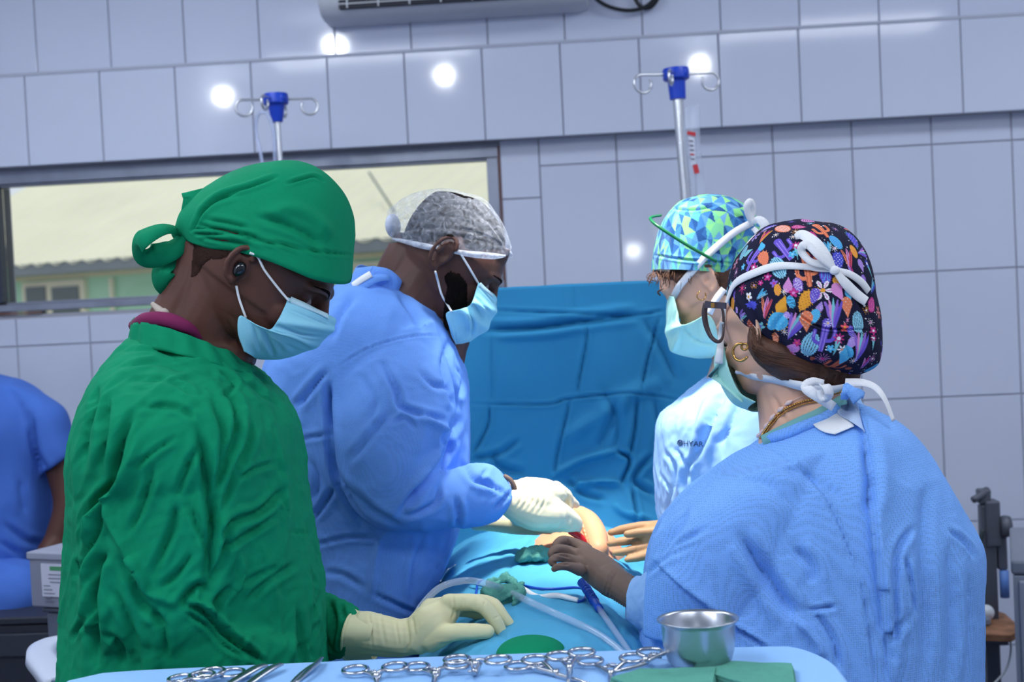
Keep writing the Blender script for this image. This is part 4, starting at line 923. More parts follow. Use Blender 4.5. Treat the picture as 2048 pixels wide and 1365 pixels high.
# raised visor
vs = MB(); vs.tube(pts([(1322, 431, DW-.04), (1306, 434, DW-.055), (1301, 439, DW-.07), (1318, 454, DW-.092), (1372, 489, DW-.102), (1433, 524, DW-.100)]), [.0024, .0026, .0028, .0030, .0032, .0028], 8, 40)
vso = vs.obj('visor_band', mat('visor_green', (10, 104, 62), 0.3), pw); vso['label'] = 'dark green visor band'
G = []
for t in np.linspace(0, 1, 14):
    w = .09*math.sin(t*math.pi/2)
    G.append([P(1300+46*(1-math.cos((1-t)*0+t*math.pi/2))*.9, 438+t*22, DW-w), P(1303+40*(1-math.cos(t*math.pi/2)), 490+t*12, DW-w), P(1306+34*(1-math.cos(t*math.pi/2)), 540+t*4, DW-w)])
MB().grid(np.array(G)).obj('visor_film', veil('clear_visor_film', (220, 230, 240), 0.07, .1), pw)
# mask, ties, earring
mw = [(1348, 594, 1336, 591, .045), (1356, 625, 1333, 622, .056), (1362, 650, 1334, 660, .060), (1388, 642, 1338, 694, .062), (1416, 630, 1348, 706, .062), (1432, 655, 1388, 716, .058), (1438, 700, 1424, 716, .046)]
mkw, bvMW = mask_obj(mw, DW, pw, MASKG, [(.35, .05, 4)], [('r', [(1362, 650), (1355, 680), (1345, 704)], 5, .005), ('v', [(1364, 652), (1390, 680), (1430, 690)], 4, .003), ('v', [(1352, 620), (1345, 650)], 4, .003), ('v', [(1395, 645), (1400, 690)], 4, .002)])
def strap(root, L, bv, w, off=.0015, d=2.2, th=.0008, sub=40, nm='mask_tie'):
    q = [hit(bv, a[0], a[1], d) for a in L]; o_ = [a[2] if len(a) > 2 else off for a in L]; m_ = MB()
    ribbon(m_, [p+n*k for (p, n), k in zip(q, o_)], [n for p, n in q], w, th, sub); return m_.obj(nm, STRAP, root)
def smooth_strap(root, L, bv, w, off=.002, d=2.2, sub=40, nm='mask_tie'):
    "strap pulled tight between a few touch points"
    return strap(root, L, bv, w, off, d, .0008, sub, nm)
smooth_strap(pw, [(1348, 594), (1362, 570, .010), (1384, 546, .010), (1410, 516, .003), (1440, 488, .003), (1470, 464, .003), (1502, 446, .003)], [bvW, bvMW, bvCW], .0125, d=2.5)
bw = MB(); ribbon(bw, pts([(1502, 446, 2.50), (1496, 428, 2.49), (1494, 412, 2.485), (1502, 405, 2.49), (1506, 420, 2.50), (1504, 444, 2.50)]), [-FWD+RIGHT*.4]*6, [.006, .012, .014, .014, .012, .006], .0008, 24); bw.obj('tie_bow', STRAP, pw)
bw = MB(); ribbon(bw, pts([(1502, 446, 2.50), (1518, 440, 2.49), (1530, 452, 2.485), (1520, 468, 2.49), (1506, 456, 2.5)]), [-FWD]*5, [.006, .014, .016, .012, .008], .0008, 24); bw.obj('tie_bow', STRAP, pw)
bw = MB(); ribbon(bw, pts([(1448, 578, 2.49), (1432, 600, 2.485), (1418, 628, 2.49)]), [-FWD]*3, .0125, .0008, 16); bw.obj('mask_tie', STRAP, pw)
def hoop(root, c, r, th, m, ax1, ax2, a0=0, a1=360):
    t = np.radians(np.linspace(a0, a1, 40)); return MB().tube([c+r*(math.cos(x)*ax1+math.sin(x)*ax2) for x in t], th, 8).obj('earring', m, root)
GOLD = mat('gold', (212, 160, 90), 0.2, metal=1.0)
hoop(pw, P(1403, 592, DW-.078), pr(8.5, DW), .0011, GOLD, RIGHT, UP, 100, 400)
# gown
gs = [(1432, 745, 1560, 715, DW, .07), (1392, 775, 1640, 745, DW, .13), (1350, 810, 1690, 775, DW, .18), (1320, 842, 1716, 820, DW, .205), (1313, 900, 1730, 880, DW, .21), (1312, 960, 1738, 950, DW, .205), (1318, 1040, 1740, 1040, DW, .195), (1330, 1140, 1738, 1140, DW, .19), (1340, 1300, 1730, 1300, DW, .19), (1340, 1720, 1720, 1720, DW, .19)]
mb = MB().rings(sections(gs, 90, 64, 2.5), True)
mb.rings(sections([(1480, 800, 1660, 770, DW-.15, .06), (1440, 900, 1640, 880, DW-.19, .07), (1420, 1000, 1610, 1010, DW-.2, .07), (1400, 1060, 1500, 1120, DW-.19, .06), (1340, 1045, 1350, 1110, DW-.15, .04)], 40, 36, 2.2), True)
z3 = lambda L: [(1280+x/2.575, 370+y/2.575) for x, y in L]
wst = [('v', z3([(440, 1060), (380, 1180), (330, 1300), (300, 1400)]), 9, .012), ('v', z3([(520, 1100), (470, 1220), (420, 1330)]), 7, .008), ('v', [(1352, 900), (1372, 930), (1380, 960)], 5, .006), ('v', [(1330, 905), (1350, 935), (1345, 990)], 5, .006), ('v', [(1395, 905), (1370, 950), (1372, 1000)], 6, .008), ('r', [(1420, 790), (1400, 860), (1395, 920)], 9, .006), ('v', [(1320, 950), (1340, 980), (1335, 1020)], 4, .005)]
gown_w, bvGW, VGW, FGW = finish('gown', mb, .0045, GOWNP, pw, 6, crump=[dict(sc=9, amp=.006, dirv=UP, stretch=2), dict(sc=24, amp=.003), dict(sc=50, amp=.0014)], strokes=wst, fk=1.2)
# printed name on the gown
def text_on(root, s, x0, y0, hpx, bv, m, nm, slant=0.0, off=.0009, font_scale=1.0, d=2.4):
    cu = bpy.data.curves.new('t', 'FONT'); cu.body = s; cu.size = 1.0; o = bpy.data.objects.new('t', cu); COL.objects.link(o)
    me = bpy.data.meshes.new_from_object(o.evaluated_get(bpy.context.evaluated_depsgraph_get())); bpy.data.objects.remove(o)
    V = np.array([v.co for v in me.vertices]); F = [tuple(p.vertices) for p in me.polygons]; out = []
    for x, y, z in V:
        X, Y = x0+x*hpx/.7*font_scale, y0-y*hpx/.7+x*hpx/.7*font_scale*slant; p, n = hit(bv, X, Y, d); out.append(p+n*off)
    return link(nm, np.array(out), F, m, root, False)
INK = mat('navy_print', (30, 52, 96), 0.7)
text_on(gown_w, 'HYAR', 1367, 892, 10.5, bvGW, INK, 'printed_name', .05)
lg = MB(); t = np.linspace(0, 2*math.pi, 24)
ring_ = [hit(bvGW, 1361+5.2*math.cos(a), 886+5.2*math.sin(a), 2.4) for a in t]; lg.tube([p+n*.0006 for p, n in ring_], .0008, 5)
for dx in (-2, 2):
    q = [hit(bvGW, 1361+dx, y, 2.4) for y in (883, 889)]; lg.tube([p+n*.0006 for p, n in q], .0007, 5)
q = [hit(bvGW, x, 886, 2.4) for x in (1359, 1363)]; lg.tube([p+n*.0006 for p, n in q], .0006, 5)
lg.obj('printed_logo', INK, gown_w)
# tan gloved hand, fingers spread toward the field
ht = [([(1345, 1068, 2.44), (1320, 1070, 2.44), (1300, 1075, 2.44)], [28, 26, 22]), ([(1320, 1085, 2.44), (1300, 1095, 2.44)], [26, 20]),
      ([(1318, 1054, 2.45), (1280, 1055, 2.46), (1245, 1060, 2.465), (1222, 1066, 2.465)], [13, 11, 9.5, 7]), ([(1315, 1064, 2.43), (1280, 1066, 2.43), (1254, 1069, 2.43)], [12, 10, 7.5]),
      ([(1310, 1076, 2.44), (1275, 1080, 2.445), (1240, 1084, 2.445), (1220, 1088, 2.445)], [12, 10, 9, 7]), ([(1310, 1092, 2.43), (1275, 1098, 2.43), (1248, 1104, 2.43), (1230, 1107, 2.43)], [11, 10, 8.5, 6.5]),
      ([(1305, 1108, 2.42), (1280, 1115, 2.42), (1254, 1120, 2.42)], [10, 9, 6.5])]
hand_mesh('glove', ht, .0021, GLOVE_TAN, pw, 5, [dict(sc=70, amp=.0006, ridge=False)], [('v', [(1262, 1075), (1262, 1092)], 2, .001), ('v', [(1274, 1094), (1272, 1110)], 2, .001)])
a_, b_ = legs(pw, (1480, 1500), (1640, 1500), DW, .72); shoe(pw, a_, -RIGHT); shoe(pw, b_, -RIGHT)

# ------------------------------------------------------------------ woman with the cactus-print cap (right foreground)
DA = 2.08
pa = thing('person', (P(1610, 1300, DA)[0], P(1610, 1300, DA)[1], 0), 'person seen from behind in blue gown and dark cactus print cap', 'person')
Ma = frame(-1, 16, 50); sa_ = .92; Oa = P(1503, 664, DA-.05)-.070*sa_*Ma[:, 1]
mb = MB(); tfa = head_parts(mb, Ma, Oa, sa_, ear=.95, jaw=.93)
mb.tube(pts([(1556, 700, DA), (1580, 760, DA), (1602, 820, DA), (1625, 900, DA)]), [.056, .055, .062, .085], 28, sub=24)
_, bvA, VA, FA = finish('body', mb, .0022, SKIN_L, pa, 7, pre=lambda V, F: sockets(V, vnormals(V, F), tfa, sa_, Ma, .95, (.12, .16, .12)), strokes=[('v', [(1545, 790), (1560, 820), (1575, 850)], 6, .003)])
face_bits(pa, tfa, sa_, 1, HAIR_B)
# hair gathered below the cap
hh = MB()
hh.capsule(pts([(1512, 655, DA-.055), (1522, 690, DA-.062), (1560, 712, DA-.06), (1620, 735, DA-.05)]), [.010, .020, .030, .034], 16, 16)
hh.capsule(pts([(1514, 672, DA-.06), (1522, 700, DA-.064), (1552, 716, DA-.066), (1600, 730, DA-.06)]), [.006, .012, .016, .018], 14, 14)
hh.capsule(pts([(1560, 705, DA-.03), (1620, 735, DA-.04), (1680, 742, DA-.03)]), [.03, .036, .03], 14, 12)
V, F = remesh(hh, .003, 6); N_ = vnormals(V, F); V = crumple(V, N_, 120, .0022, dirv=P(1640, 740, 2)-P(1510, 690, 2), stretch=14)
hairA = link('hair', V, F, mat('hair_auburn', (84, 52, 36), 0.5, bump=(200, .5), var=(50, .3)), pa); bvHA = bvh_raw(V, F)
st = MB()
for k in range(70):
    y0 = rh.uniform(655, 700); x0 = 1506+rh.uniform(-4, 12); t = rh.uniform(0, 1)
    L = [(x0, y0), (x0+rh.uniform(4, 14), 690+t*26), (1545+rh.uniform(-8, 8), 705+t*26), (1590, 712+t*28), (1640, 735+t*16)]
    q = [hit([bvHA, bvA], x, y, DA-.08) for x, y in L]; st.tube([p+n*.001 for p, n in q], [.0005, .0006, .0006, .0005, .0003], 4, 14)
for k in range(40):    # fine nape hairs
    x0 = rh.uniform(1610, 1705); L = [(x0, 742+rh.uniform(0, 8)), (x0+rh.uniform(-10, 6), 760+rh.uniform(0, 8)), (x0+rh.uniform(-16, 12), 772+rh.uniform(0, 22))]
    q = [hit([bvHA, bvA], x, y, DA-.06) for x, y in L]; st.tube([p+n*.001 for p, n in q], [.00035, .0003, .0002], 4, 8)
st.obj('loose_hair', MATS['hair_auburn'], pa)
# cap
ca_ = [(1580, 443, 1632, 444, DA, .02), (1538, 452, 1676, 455, DA, .058), (1508, 472, 1703, 476, DA, .086), (1486, 500, 1721, 502, DA, .104), (1468, 530, 1733, 530, DA, .114), (1459, 562, 1741, 562, DA, .119), (1456, 600, 1748, 602, DA, .121), (1466, 642, 1755, 640, DA, .121), (1494, 676, 1758, 676, DA, .118), (1530, 708, 1756, 706, DA, .112), (1584, 734, 1744, 732, DA, .09), (1636, 748, 1712, 748, DA, .05)]
R = np.array(sections(ca_, 420, 760, 2.25)); n_, m_ = R.shape[:2]
Vc = R.reshape(-1, 3); Fc = np.array([(i*m_+j, i*m_+(j+1) % m_, (i+1)*m_+(j+1) % m_, (i+1)*m_+j) for i in range(n_-1) for j in range(m_)])
Nc = vnormals(Vc, Fc); cen = Vc.mean(0); Nc *= np.sign((Nc*(Vc-cen)).sum(1))[:, None]
z6 = lambda L: [(1280+x/2.575, 370+y/2.575) for x, y in L]
Vc = crumple(Vc, Nc, 16, .004, ridge=False)
Vc = folds(Vc, Fc, [('v', z6([(790, 640), (850, 690), (920, 730), (1000, 745), (1170, 748)]), 2.5, .004), ('v', z6([(520, 560), (600, 690), (700, 800), (780, 870)]), 6, .004), ('v', z6([(500, 600), (560, 700), (640, 790)]), 4, .004), ('v', z6([(1180, 560), (1190, 700), (1190, 860)]), 5, .004), ('v', z6([(1090, 540), (1150, 640), (1170, 740)]), 6, .003), ('v', z6([(760, 640), (700, 720), (690, 790)]), 6, .003), ('v', z6([(880, 900), (980, 950), (1100, 960)]), 5, .003), ('v', z6([(1060, 800), (1080, 900)]), 5, .003)], N=Nc)
rc = np.random.RandomState(11); col = np.tile(np.array(lin((34, 34, 58))), (len(Vc), 1))
CL = {k: np.array(lin(v)) for k, v in dict(o=(240, 138, 100), y=(244, 170, 60), p=(112, 92, 206), v=(150, 110, 210), b=(90, 190, 236), c=(150, 214, 238), k=(226, 150, 210), m=(206, 60, 140), w=(248, 244, 246), l=(182, 150, 226), r=(232, 92, 110), n=(34, 34, 58), t=(128, 206, 216), i=(84, 90, 210), s=(178, 84, 66)).items()}
import types
bvCA = bvh_raw(Vc, Fc)
from mathutils.kdtree import KDTree
kd = KDTree(len(Vc))
for i_, v_ in enumerate(Vc): kd.insert(v_, i_)
kd.balance()
def local(c, n, rad):
    ids = np.array([t_[1] for t_ in kd.find_range(c, rad)])
    if not len(ids): return None
    ok = Nc[ids]@n > .2; ids = ids[ok]; 
    r_ = RIGHT-np.dot(RIGHT, n)*n
    if np.linalg.norm(r_) < .1: r_ = FWD-np.dot(FWD, n)*n
    r_ /= np.linalg.norm(r_); u_ = np.cross(n, r_)
    if np.dot(u_, UP) < 0 and abs(np.dot(u_, UP)) > .05: u_ = -u_; 
    q = Vc[ids]-c; return ids, q@r_, q@u_
MMP = DA/FPX   # metres per pixel at the cap
def motif(kind, c, n, size, rot, c1, c2='n', c3='w'):
    L = local(c, n, size*MMP*1.7)
    if L is None: return
    ids, x, y = L; x, y = x/MMP/size, y/MMP/size; a = math.radians(rot); x, y = x*math.cos(a)+y*math.sin(a), -x*math.sin(a)+y*math.cos(a)   # unit = half length along y
    r = np.hypot(x, y); th = np.arctan2(y, x)
    def put(m, k): col[ids[m]] = CL[k] if isinstance(k, str) else k
    if kind == 'oval':      # striped barrel
        e = (x/.62)**2+y**2; put(e < 1, c1); put((e < .93) & (np.abs(((x/(.62*np.sqrt(np.clip(1-y**2, .05, 1))))*3+.5) % 1-.5) < .13), c2)
        put((np.abs(e-1.06) < .10) & (np.sin(th*26) > .55), c1)
    elif kind == 'blob':    # dotted prickly pad
        e = (x/(.58+.18*y))**2+y**2; put(e < 1, c1); put((e < .8) & (np.cos(x*17)*np.cos(y*15) > .72), c2); put((e > 1) & (e < 1.35) & (np.sin(th*15) > .8), c3)
    elif kind == 'drop':
        w = .62*np.sqrt(np.clip(1-y, 0, 2))*np.clip((y+1), 0, 1)**.35*.8; w = np.where(y > .2, .62*np.sqrt(np.clip(1-((y-.2)/.8)**2, 0, 1)), .62*np.clip((y+1)/1.2, 0, 1)); m = (np.abs(x) < w) & (np.abs(y) < 1)
        put(m, c1); put(m & (np.cos(x*14+1)*np.cos(y*12) > .86), c3)
    elif kind == 'saguaro':
        tr = (np.abs(x) < .20*np.clip(1.0+.35*y, .4, 1.3)) & (y < .86) & (y > -1); tr |= (np.hypot(x, y-.80) < .255)
        arm = ((np.abs(np.hypot(x-.24, y-.06)-.34) < .11) & (y < .06) & (x > .12)) | ((np.abs(x-.58) < .11) & (y > .05) & (y < .48)) | (np.hypot(x-.58, y-.48) < .11)
        arm |= ((np.abs(np.hypot(x+.24, y+.16)-.34) < .11) & (y < -.16) & (x < -.12)) | ((np.abs(x+.58) < .11) & (y > -.17) & (y < .22)) | (np.hypot(x+.58, y-.22) < .11)
        put(arm, c1); put(tr, c1); put(tr & ((np.abs(np.abs(x)-.10) < .022)) & (y < .8), c2); put(((np.abs(x-.58) < .03) & (y > 0) & (y < .45)) | ((np.abs(x+.58) < .03) & (y > -.2) & (y < .2)), c2)
    elif kind == 'flower':
        pet = .42+.58*np.abs(np.cos(th*2.5+.6)); put(r < pet*.95, c1); put(r < .28, c2)
    elif kind == 'star':     # thin petals
        m = (r < 1) & (np.abs(np.sin(th*4))*r < .16+.10*(1-r)); put(m, c1); put(r < .2, c2)
    elif kind == 'burst':
        m = (r < 1) & (np.abs(np.sin(th*7))*r < .15); put(m, c1); put(r < .22, c2)
    elif kind == 'lily':     # six pointed petals
        k = np.abs(((th/(2*math.pi)*6) % 1)-.5)*2; m = (r < 1) & (r > .12) & ((1-k) < .62*np.sin(np.clip(r, 0, 1)*math.pi)**.7); put(m, c1); put(m & ((1-k) < .18) & (r < .8), c3); put(r < .2, c2)
    elif kind == 'leaf':    # bundle of three blades
        for dx, cc, bend in ((-.38, c1, -.55), (.06, c3, .12), (.5, c2, .62)):
            t_ = np.clip((y+1)/2, 0, 1); xc = bend*t_**1.5*.9; w = .19*np.sin(np.clip(t_, 0, 1)*math.pi)**.8*(1 if abs(bend) < .3 else .8); m = (np.abs(x-xc) < w) & (y > -1) & (y < 1-.35*abs(bend)); put(m, cc); put(m & (np.abs(x-xc) < .025), 'n' if cc != 'l' else 'p')
    elif kind == 'agave':
        for bend, cc in ((-.75, 'v'), (-.38, 'k'), (-.05, 't'), (.3, 'v'), (.7, 'p')):
            t_ = np.clip((y+1)/2, 0, 1); xc = bend*t_**1.3*.85; w = .13*np.sin(np.clip(t_, 0, 1)*math.pi)**.8; m = (np.abs(x-xc) < w) & (y > -1) & (y < 1-.3*abs(bend)); put(m, cc)
    elif kind == 'stem':     # flower on a cone
        m = (np.abs(x) < .18*np.clip((y+1)/1.2, 0, 1)) & (y > -1) & (y < .3); put(m, 't'); rr = np.hypot(x, y-.5); tt = np.arctan2(y-.5, x); put(rr < .30+.14*np.cos(tt*8), c1); put(rr < .15, 'w')
    elif kind == 'dot': put(r < 1, c1)
def m_at(kind, px, py, *a):
    p, n = hit(bvCA, px, py, DA); motif(kind, p, n, *a)
MOT = [('oval', 1565, 457, 20, 25, 'o', 'w'), ('leaf', 1528, 473, 22, -45, 'o', 'y', 'm'), ('blob', 1597, 454, 13, 75, 'm', 'w', 'm'), ('burst', 1591, 463, 10, 0, 'y', 'w'), ('saguaro', 1643, 459, 26, 20, 'o', 's'), ('oval', 1672, 484, 17, 32, 'b', 'i'), ('saguaro', 1566, 498, 31, 20, 'p', 'l'), ('saguaro', 1508, 514, 30, -58, 'p', 'l'),
       ('drop', 1523, 492, 13, 172, 'b', 'n', 'b'), ('oval', 1487, 505, 20, -38, 'c', 'n'), ('blob', 1527, 517, 18, 10, 'o', 'r', 'o'), ('oval', 1556, 535, 23, 22, 'c', 'n'), ('stem', 1593, 500, 22, 0, 'm'), ('flower', 1585, 509, 9, 0, 'b', 'c'), ('star', 1552, 470, 7, 0, 'w', 'y'), ('star', 1586, 474, 8, 10, 'w', 'y'), ('leaf', 1657, 494, 15, 5, 'b', 'c', 'b'), ('star', 1669, 497, 8, 0, 'w', 'k'),
       ('blob', 1676, 523, 19, -5, 'i', 'w', 'i'), ('leaf', 1697, 520, 26, 10, 'o', 'r', 'k'), ('oval', 1708, 503, 14, 20, 'y', 'o'), ('saguaro', 1615, 539, 34, 6, 'o', 's'), ('burst', 1630, 516, 13, 20, 'm', 'o'), ('oval', 1651, 550, 18, 5, 'p', 'b'), ('burst', 1472, 545, 12, 10, 'k', 'w'), ('flower', 1486, 534, 8, 0, 'b', 'c'), ('flower', 1507, 535, 10, 0, 'm', 'w'), ('star', 1484, 577, 13, 10, 'm', 'r'), ('burst', 1508, 571, 9, 0, 'y', 'l'), ('flower', 1521, 566, 6, 0, 'm', 'k'),
       ('flower', 1535, 554, 9, 20, 'm', 'k'), ('flower', 1548, 567, 9, 40, 'v', 'm'), ('drop', 1576, 570, 15, 175, 'k', 'n', 'v'), ('oval', 1596, 570, 14, 15, 'v', 'w'), ('oval', 1555, 580, 11, 5, 'y', 'o'), ('flower', 1587, 586, 10, 30, 'm', 'k'), ('star', 1568, 584, 7, 0, 'w', 'y'), ('lily', 1646, 581, 21, 0, 'w', 'y', 'k'), ('blob', 1673, 565, 11, 10, 'y', 'w', 'y'), ('drop', 1677, 585, 19, 30, 'k', 'n', 'k'), ('drop', 1698, 590, 14, 10, 'b', 'n', 'c'),
       ('drop', 1694, 615, 20, 5, 'o', 'n', 'w'), ('blob', 1611, 602, 20, -28, 'y', 's', 'y'), ('blob', 1629, 592, 15, -15, 'p', 'w', 'y'), ('drop', 1640, 614, 11, 160, 'l', 'n', 'w'), ('blob', 1629, 634, 15, -20, 'b', 'c', 'y'), ('agave', 1668, 630, 32, 0, 'v'), ('leaf', 1531, 616, 24, -5, 'o', 'r', 'k'), ('flower', 1497, 594, 10, 0, 'w', 'y'), ('leaf', 1522, 590, 15, -50, 'b', 'c', 'b'), ('blob', 1502, 611, 14, -35, 'i', 'p', 'i'), ('drop', 1564, 610, 19, 160, 'y', 's', 'y'), ('oval', 1582, 604, 12, 20, 'b', 'n'),
       ('blob', 1553, 644, 23, -35, 'b', 'c', 'y'), ('drop', 1576, 632, 10, 60, 'l', 'n', 'w'), ('agave', 1588, 655, 30, -22, 'v'), ('drop', 1612, 645, 20, 10, 'o', 'n', 'w'), ('flower', 1520, 653, 10, 0, 't', 'p'), ('drop', 1505, 656, 18, 30, 's', 'n', 'w'), ('blob', 1552, 676, 11, 0, 'o', 'w', 'y'), ('star', 1569, 664, 8, 0, 'w', 'y'), ('oval', 1620, 690, 25, -16, 'c', 'n'), ('saguaro', 1648, 672, 32, -10, 'p', 'l'), ('stem', 1674, 690, 25, -14, 'm'), ('flower', 1661, 698, 9, 0, 'b', 'c'), ('lily', 1684, 700, 9, 0, 'w', 'o', 'w'), ('blob', 1703, 665, 11, 15, 'p', 'w', 'v'), ('drop', 1704, 688, 15, -30, 'l', 'n', 'w'),
       ('oval', 1716, 645, 20, 8, 'c', 'n'), ('agave', 1722, 695, 32, -8, 'v'), ('burst', 1645, 718, 15, 10, 'k', 'm'), ('saguaro', 1668, 732, 28, -35, 's', 'o'), ('drop', 1690, 716, 22, -20, 'b', 'n', 'c'), ('blob', 1603, 728, 12, 60, 'v', 'p', 'v'), ('blob', 1625, 730, 11, 70, 'm', 'k', 'm'), ('blob', 1625, 718, 8, 0, 's', 'o', 's'), ('oval', 1585, 698, 15, -50, 'k', 'v'), ('flower', 1594, 686, 9, 0, 'm', 'r'), ('flower', 1584, 706, 9, 20, 'k', 'm'), ('burst', 1733, 621, 9, 0, 'y', 'w'), ('flower', 1747, 662, 9, 0, 'm', 'w'), ('stem', 1747, 685, 16, -5, 'm'), ('oval', 1743, 610, 15, -15, 'm', 'k'), ('blob', 1696, 738, 10, 0, 's', 'o', 'o'), ('oval', 1628, 744, 13, 75, 'v', 'p'),
       ('burst', 1745, 718, 11, 0, 'k', 'w'), ('leaf', 1730, 728, 18, -20, 'k', 'v', 'm'), ('star', 1707, 722, 8, 0, 'w', 'o'), ('star', 1741, 645, 8, 0, 'w', 'k'), ('leaf', 1703, 545, 16, 40, 'v', 'm', 'l'), ('oval', 1727, 565, 15, 0, 'v', 'l'), ('flower', 1690, 655, 9, 30, 'r', 'y'), ('star', 1695, 641, 6, 0, 'k', 'o'), ('star', 1656, 647, 8, 0, 'w', 'y'), ('leaf', 1468, 590, 18, 5, 'p', 'v', 'i'), ('drop', 1473, 622, 10, 10, 'l', 'n', 'w'), ('oval', 1465, 608, 16, 0, 'y', 's'), ('leaf', 1482, 635, 18, 10, 'v', 't', 'l')]
for a in MOT: m_at(*a)
done_px = np.array([(a[1], a[2]) for a in MOT])
# the same kind of print over the rest of the cap
kinds = ['oval', 'blob', 'drop', 'saguaro', 'flower', 'star', 'burst', 'lily', 'leaf', 'agave', 'stem']; keys = list('oypvbckmwlrti')
placed = [np.array(hit(bvCA, x, y, DA)[0]) for x, y in done_px]
for t_ in range(2600):
    i_ = rc.randint(len(Vc)); c_, nn = Vc[i_], Nc[i_]
    if min(np.linalg.norm(np.array(placed)-c_, axis=1)) < .021: continue
    placed.append(c_); kd_ = kinds[rc.randint(len(kinds))]; sz = dict(flower=9, star=8, burst=11, lily=14, drop=14).get(kd_, 21)
    motif(kd_, c_, nn, sz, rc.uniform(-60, 60), keys[rc.randint(len(keys))], 'n' if kd_ == 'oval' else keys[rc.randint(len(keys))], keys[rc.randint(len(keys))])
dk = np.array(lin((34, 34, 58)))
for t_ in range(420):
    i_ = rc.randint(len(Vc))
    if np.abs(col[i_]-dk).sum() < 1e-6: motif('dot', Vc[i_], Nc[i_], rc.uniform(.9, 1.7), 0, 'w')
capa = link('cap', Vc, Fc, mat('cactus_print', (60, 60, 90), 0.85, attr='print', bump=(170, .12), spec=.15), pa); capa['label'] = 'dark cap printed with colourful cacti and flowers'
paint(capa, col)
# mask, glasses, earring
def mask_local(tf, rows, m, root):
    S = catmull(rows, 50); u = np.linspace(-1, 1, 50); G = []
    for exx, ez, fx, fz, w in S:
        row = []
        for k in u:
            q = abs(k)*math.pi/2; row.append(tf([(fx+(exx-fx)*(1-math.cos(q)), math.sin(q)*w*np.sign(k), fz+(ez-fz)*(1-math.cos(q)))])[0])
        G.append(row)
    return MB().grid(np.array(G)).obj('mask', m, root, solid=.0012)
mka = mask_local(tfa, [(.058, -.002, .104, .004, .073), (.058, -.03, .122, -.022, .074), (.056, -.055, .118, -.058, .073), (.050, -.085, .104, -.092, .068), (.035, -.104, .080, -.110, .054)], MASKG, pa)
bvMA = bvh_of(mka); mdp = lambda x, y: min(2.12, max(1.99, proj(hit([bvA, bvMA], x, y, 2.07)[0][None])[2][0]))
me_ = MB(); ribbon(me_, pts([(x, y, mdp(x+8, y)-.004) for x, y in ((1444, 644), (1442, 670), (1440, 700), (1437, 728))]), [-FWD-RIGHT*.3]*4, [.006, .008, .010, .012], .0012, 16); me_.obj('mask_edge', MASKW, pa)
me_ = MB(); me_.grid(catmull(np.array([[*P(1440, 722, mdp(1448, 722)-.004), *P(1416, 753, 2.09)], [*P(1462, 738, mdp(1462, 738)-.004), *P(1440, 768, 2.07)], [*P(1470, 750, mdp(1470, 750)-.004), *P(1468, 792, 2.05)], [*P(1478, 775, mdp(1478, 775)-.004), *P(1486, 806, 2.04)]]), 14).reshape(14, 2, 3)); me_.obj('mask_fold', MASKG, pa, solid=.001)
fr_ = mat('spectacle_brown', (72, 60, 62), 0.25); 
gl = MB(); gl.tube(pts([(1412, 607, 2.06), (1409, 625, 2.06), (1412, 650, 2.06), (1422, 674, 2.055), (1437, 684, 2.05), (1446, 670, 2.06), (1446, 625, 2.07), (1436, 610, 2.07), (1412, 607, 2.06)]), [.0042, .0042, .0040, .0032, .0028, .002, .002, .002, .0042], 8, 50); gl.obj('spectacle_rim', fr_, pa)
gl = MB(); gl.box((-.5, -.5, -.5), (.5, .5, .5), np.stack([(P(1452, 612, 2.0)-P(1411, 610, 2.055)), RIGHT*.002+FWD*.002, UP*.009], 1), (P(1452, 612, 2.0)+P(1411, 610, 2.055))/2); gl.obj('spectacle_arm', fr_, pa, smooth=False)
gl = MB(); gl.box((-.5, -.5, -.5), (.5, .5, .5), np.stack([RIGHT*.005, FWD*.004, UP*.007], 1), P(1425, 611, 2.03)); gl.obj('spectacle_hinge', GOLD, pa, smooth=False)
gl = MB(); gl.add(pts([(1414, 610, 2.06), (1414, 648, 2.06), (1424, 670, 2.056), (1437, 680, 2.05), (1444, 668, 2.06), (1444, 627, 2.07), (1434, 612, 2.07)]), [tuple(range(7))]); gl.obj('spectacle_lens', veil('lens_clear', (190, 215, 235), .10, .05), pa)
hoop(pa, P(1481, 705, 1.985), pr(17, 2.0), .0021, GOLD, RIGHT*.8-FWD*.6, UP, 75, 330)
hoop(pa, P(1489, 694, 1.99), pr(6, 2.0), .0018, GOLD, RIGHT, UP, 0, 360)
# ties of the mask over the cap
allA = [bvCA, bvA]
bow = MB(); bow.ell(P(1669, 541, hit(bvCA, 1669, 541)[0]@FWD-0 if False else 1.955), (.007, .005, .006)); 
def capd(x, y): return proj(hit(bvCA, x, y, DA)[0][None])[2][0]
strap(pa, [(1450, 648), (1453, 622, .003), (1462, 590, .003), (1476, 566, .003), (1510, 548, .003), (1555, 534, .003), (1610, 535, .003), (1640, 539, .003), (1668, 541, .004)], allA, [.006, .012, .013, .0125, .012, .0115, .009, .009, .007], d=2.0)
kd_k = capd(1669, 541)-.006
bow = MB(); bow.ell(P(1669, 541, kd_k), (.0075, .005, .0065)); bow.obj('tie_knot', STRAP, capa)
def bowp(L, w, nrm=None, nm='tie_bow', sub=36):
    q = pts([(x, y, capd(x, y)-o_) for x, y, o_ in L]); m_ = MB(); ribbon(m_, q, [(-FWD+UP*.25) if nrm is None else nrm]*len(q), w, .0008, sub); return m_.obj(nm, STRAP, pa)
bowp([(1669, 541, .006), (1652, 516, .012), (1630, 487, .014), (1606, 470, .010), (1590, 474, .006)], [.008, .017, .018, .015, .008])
bowp([(1668, 540, .006), (1640, 515, .016), (1618, 492, .020), (1606, 492, .022), (1604, 505, .014), (1622, 524, .010), (1650, 530, .008), (1668, 541, .006)], [.006, .010, .011, .012, .011, .010, .010, .006])
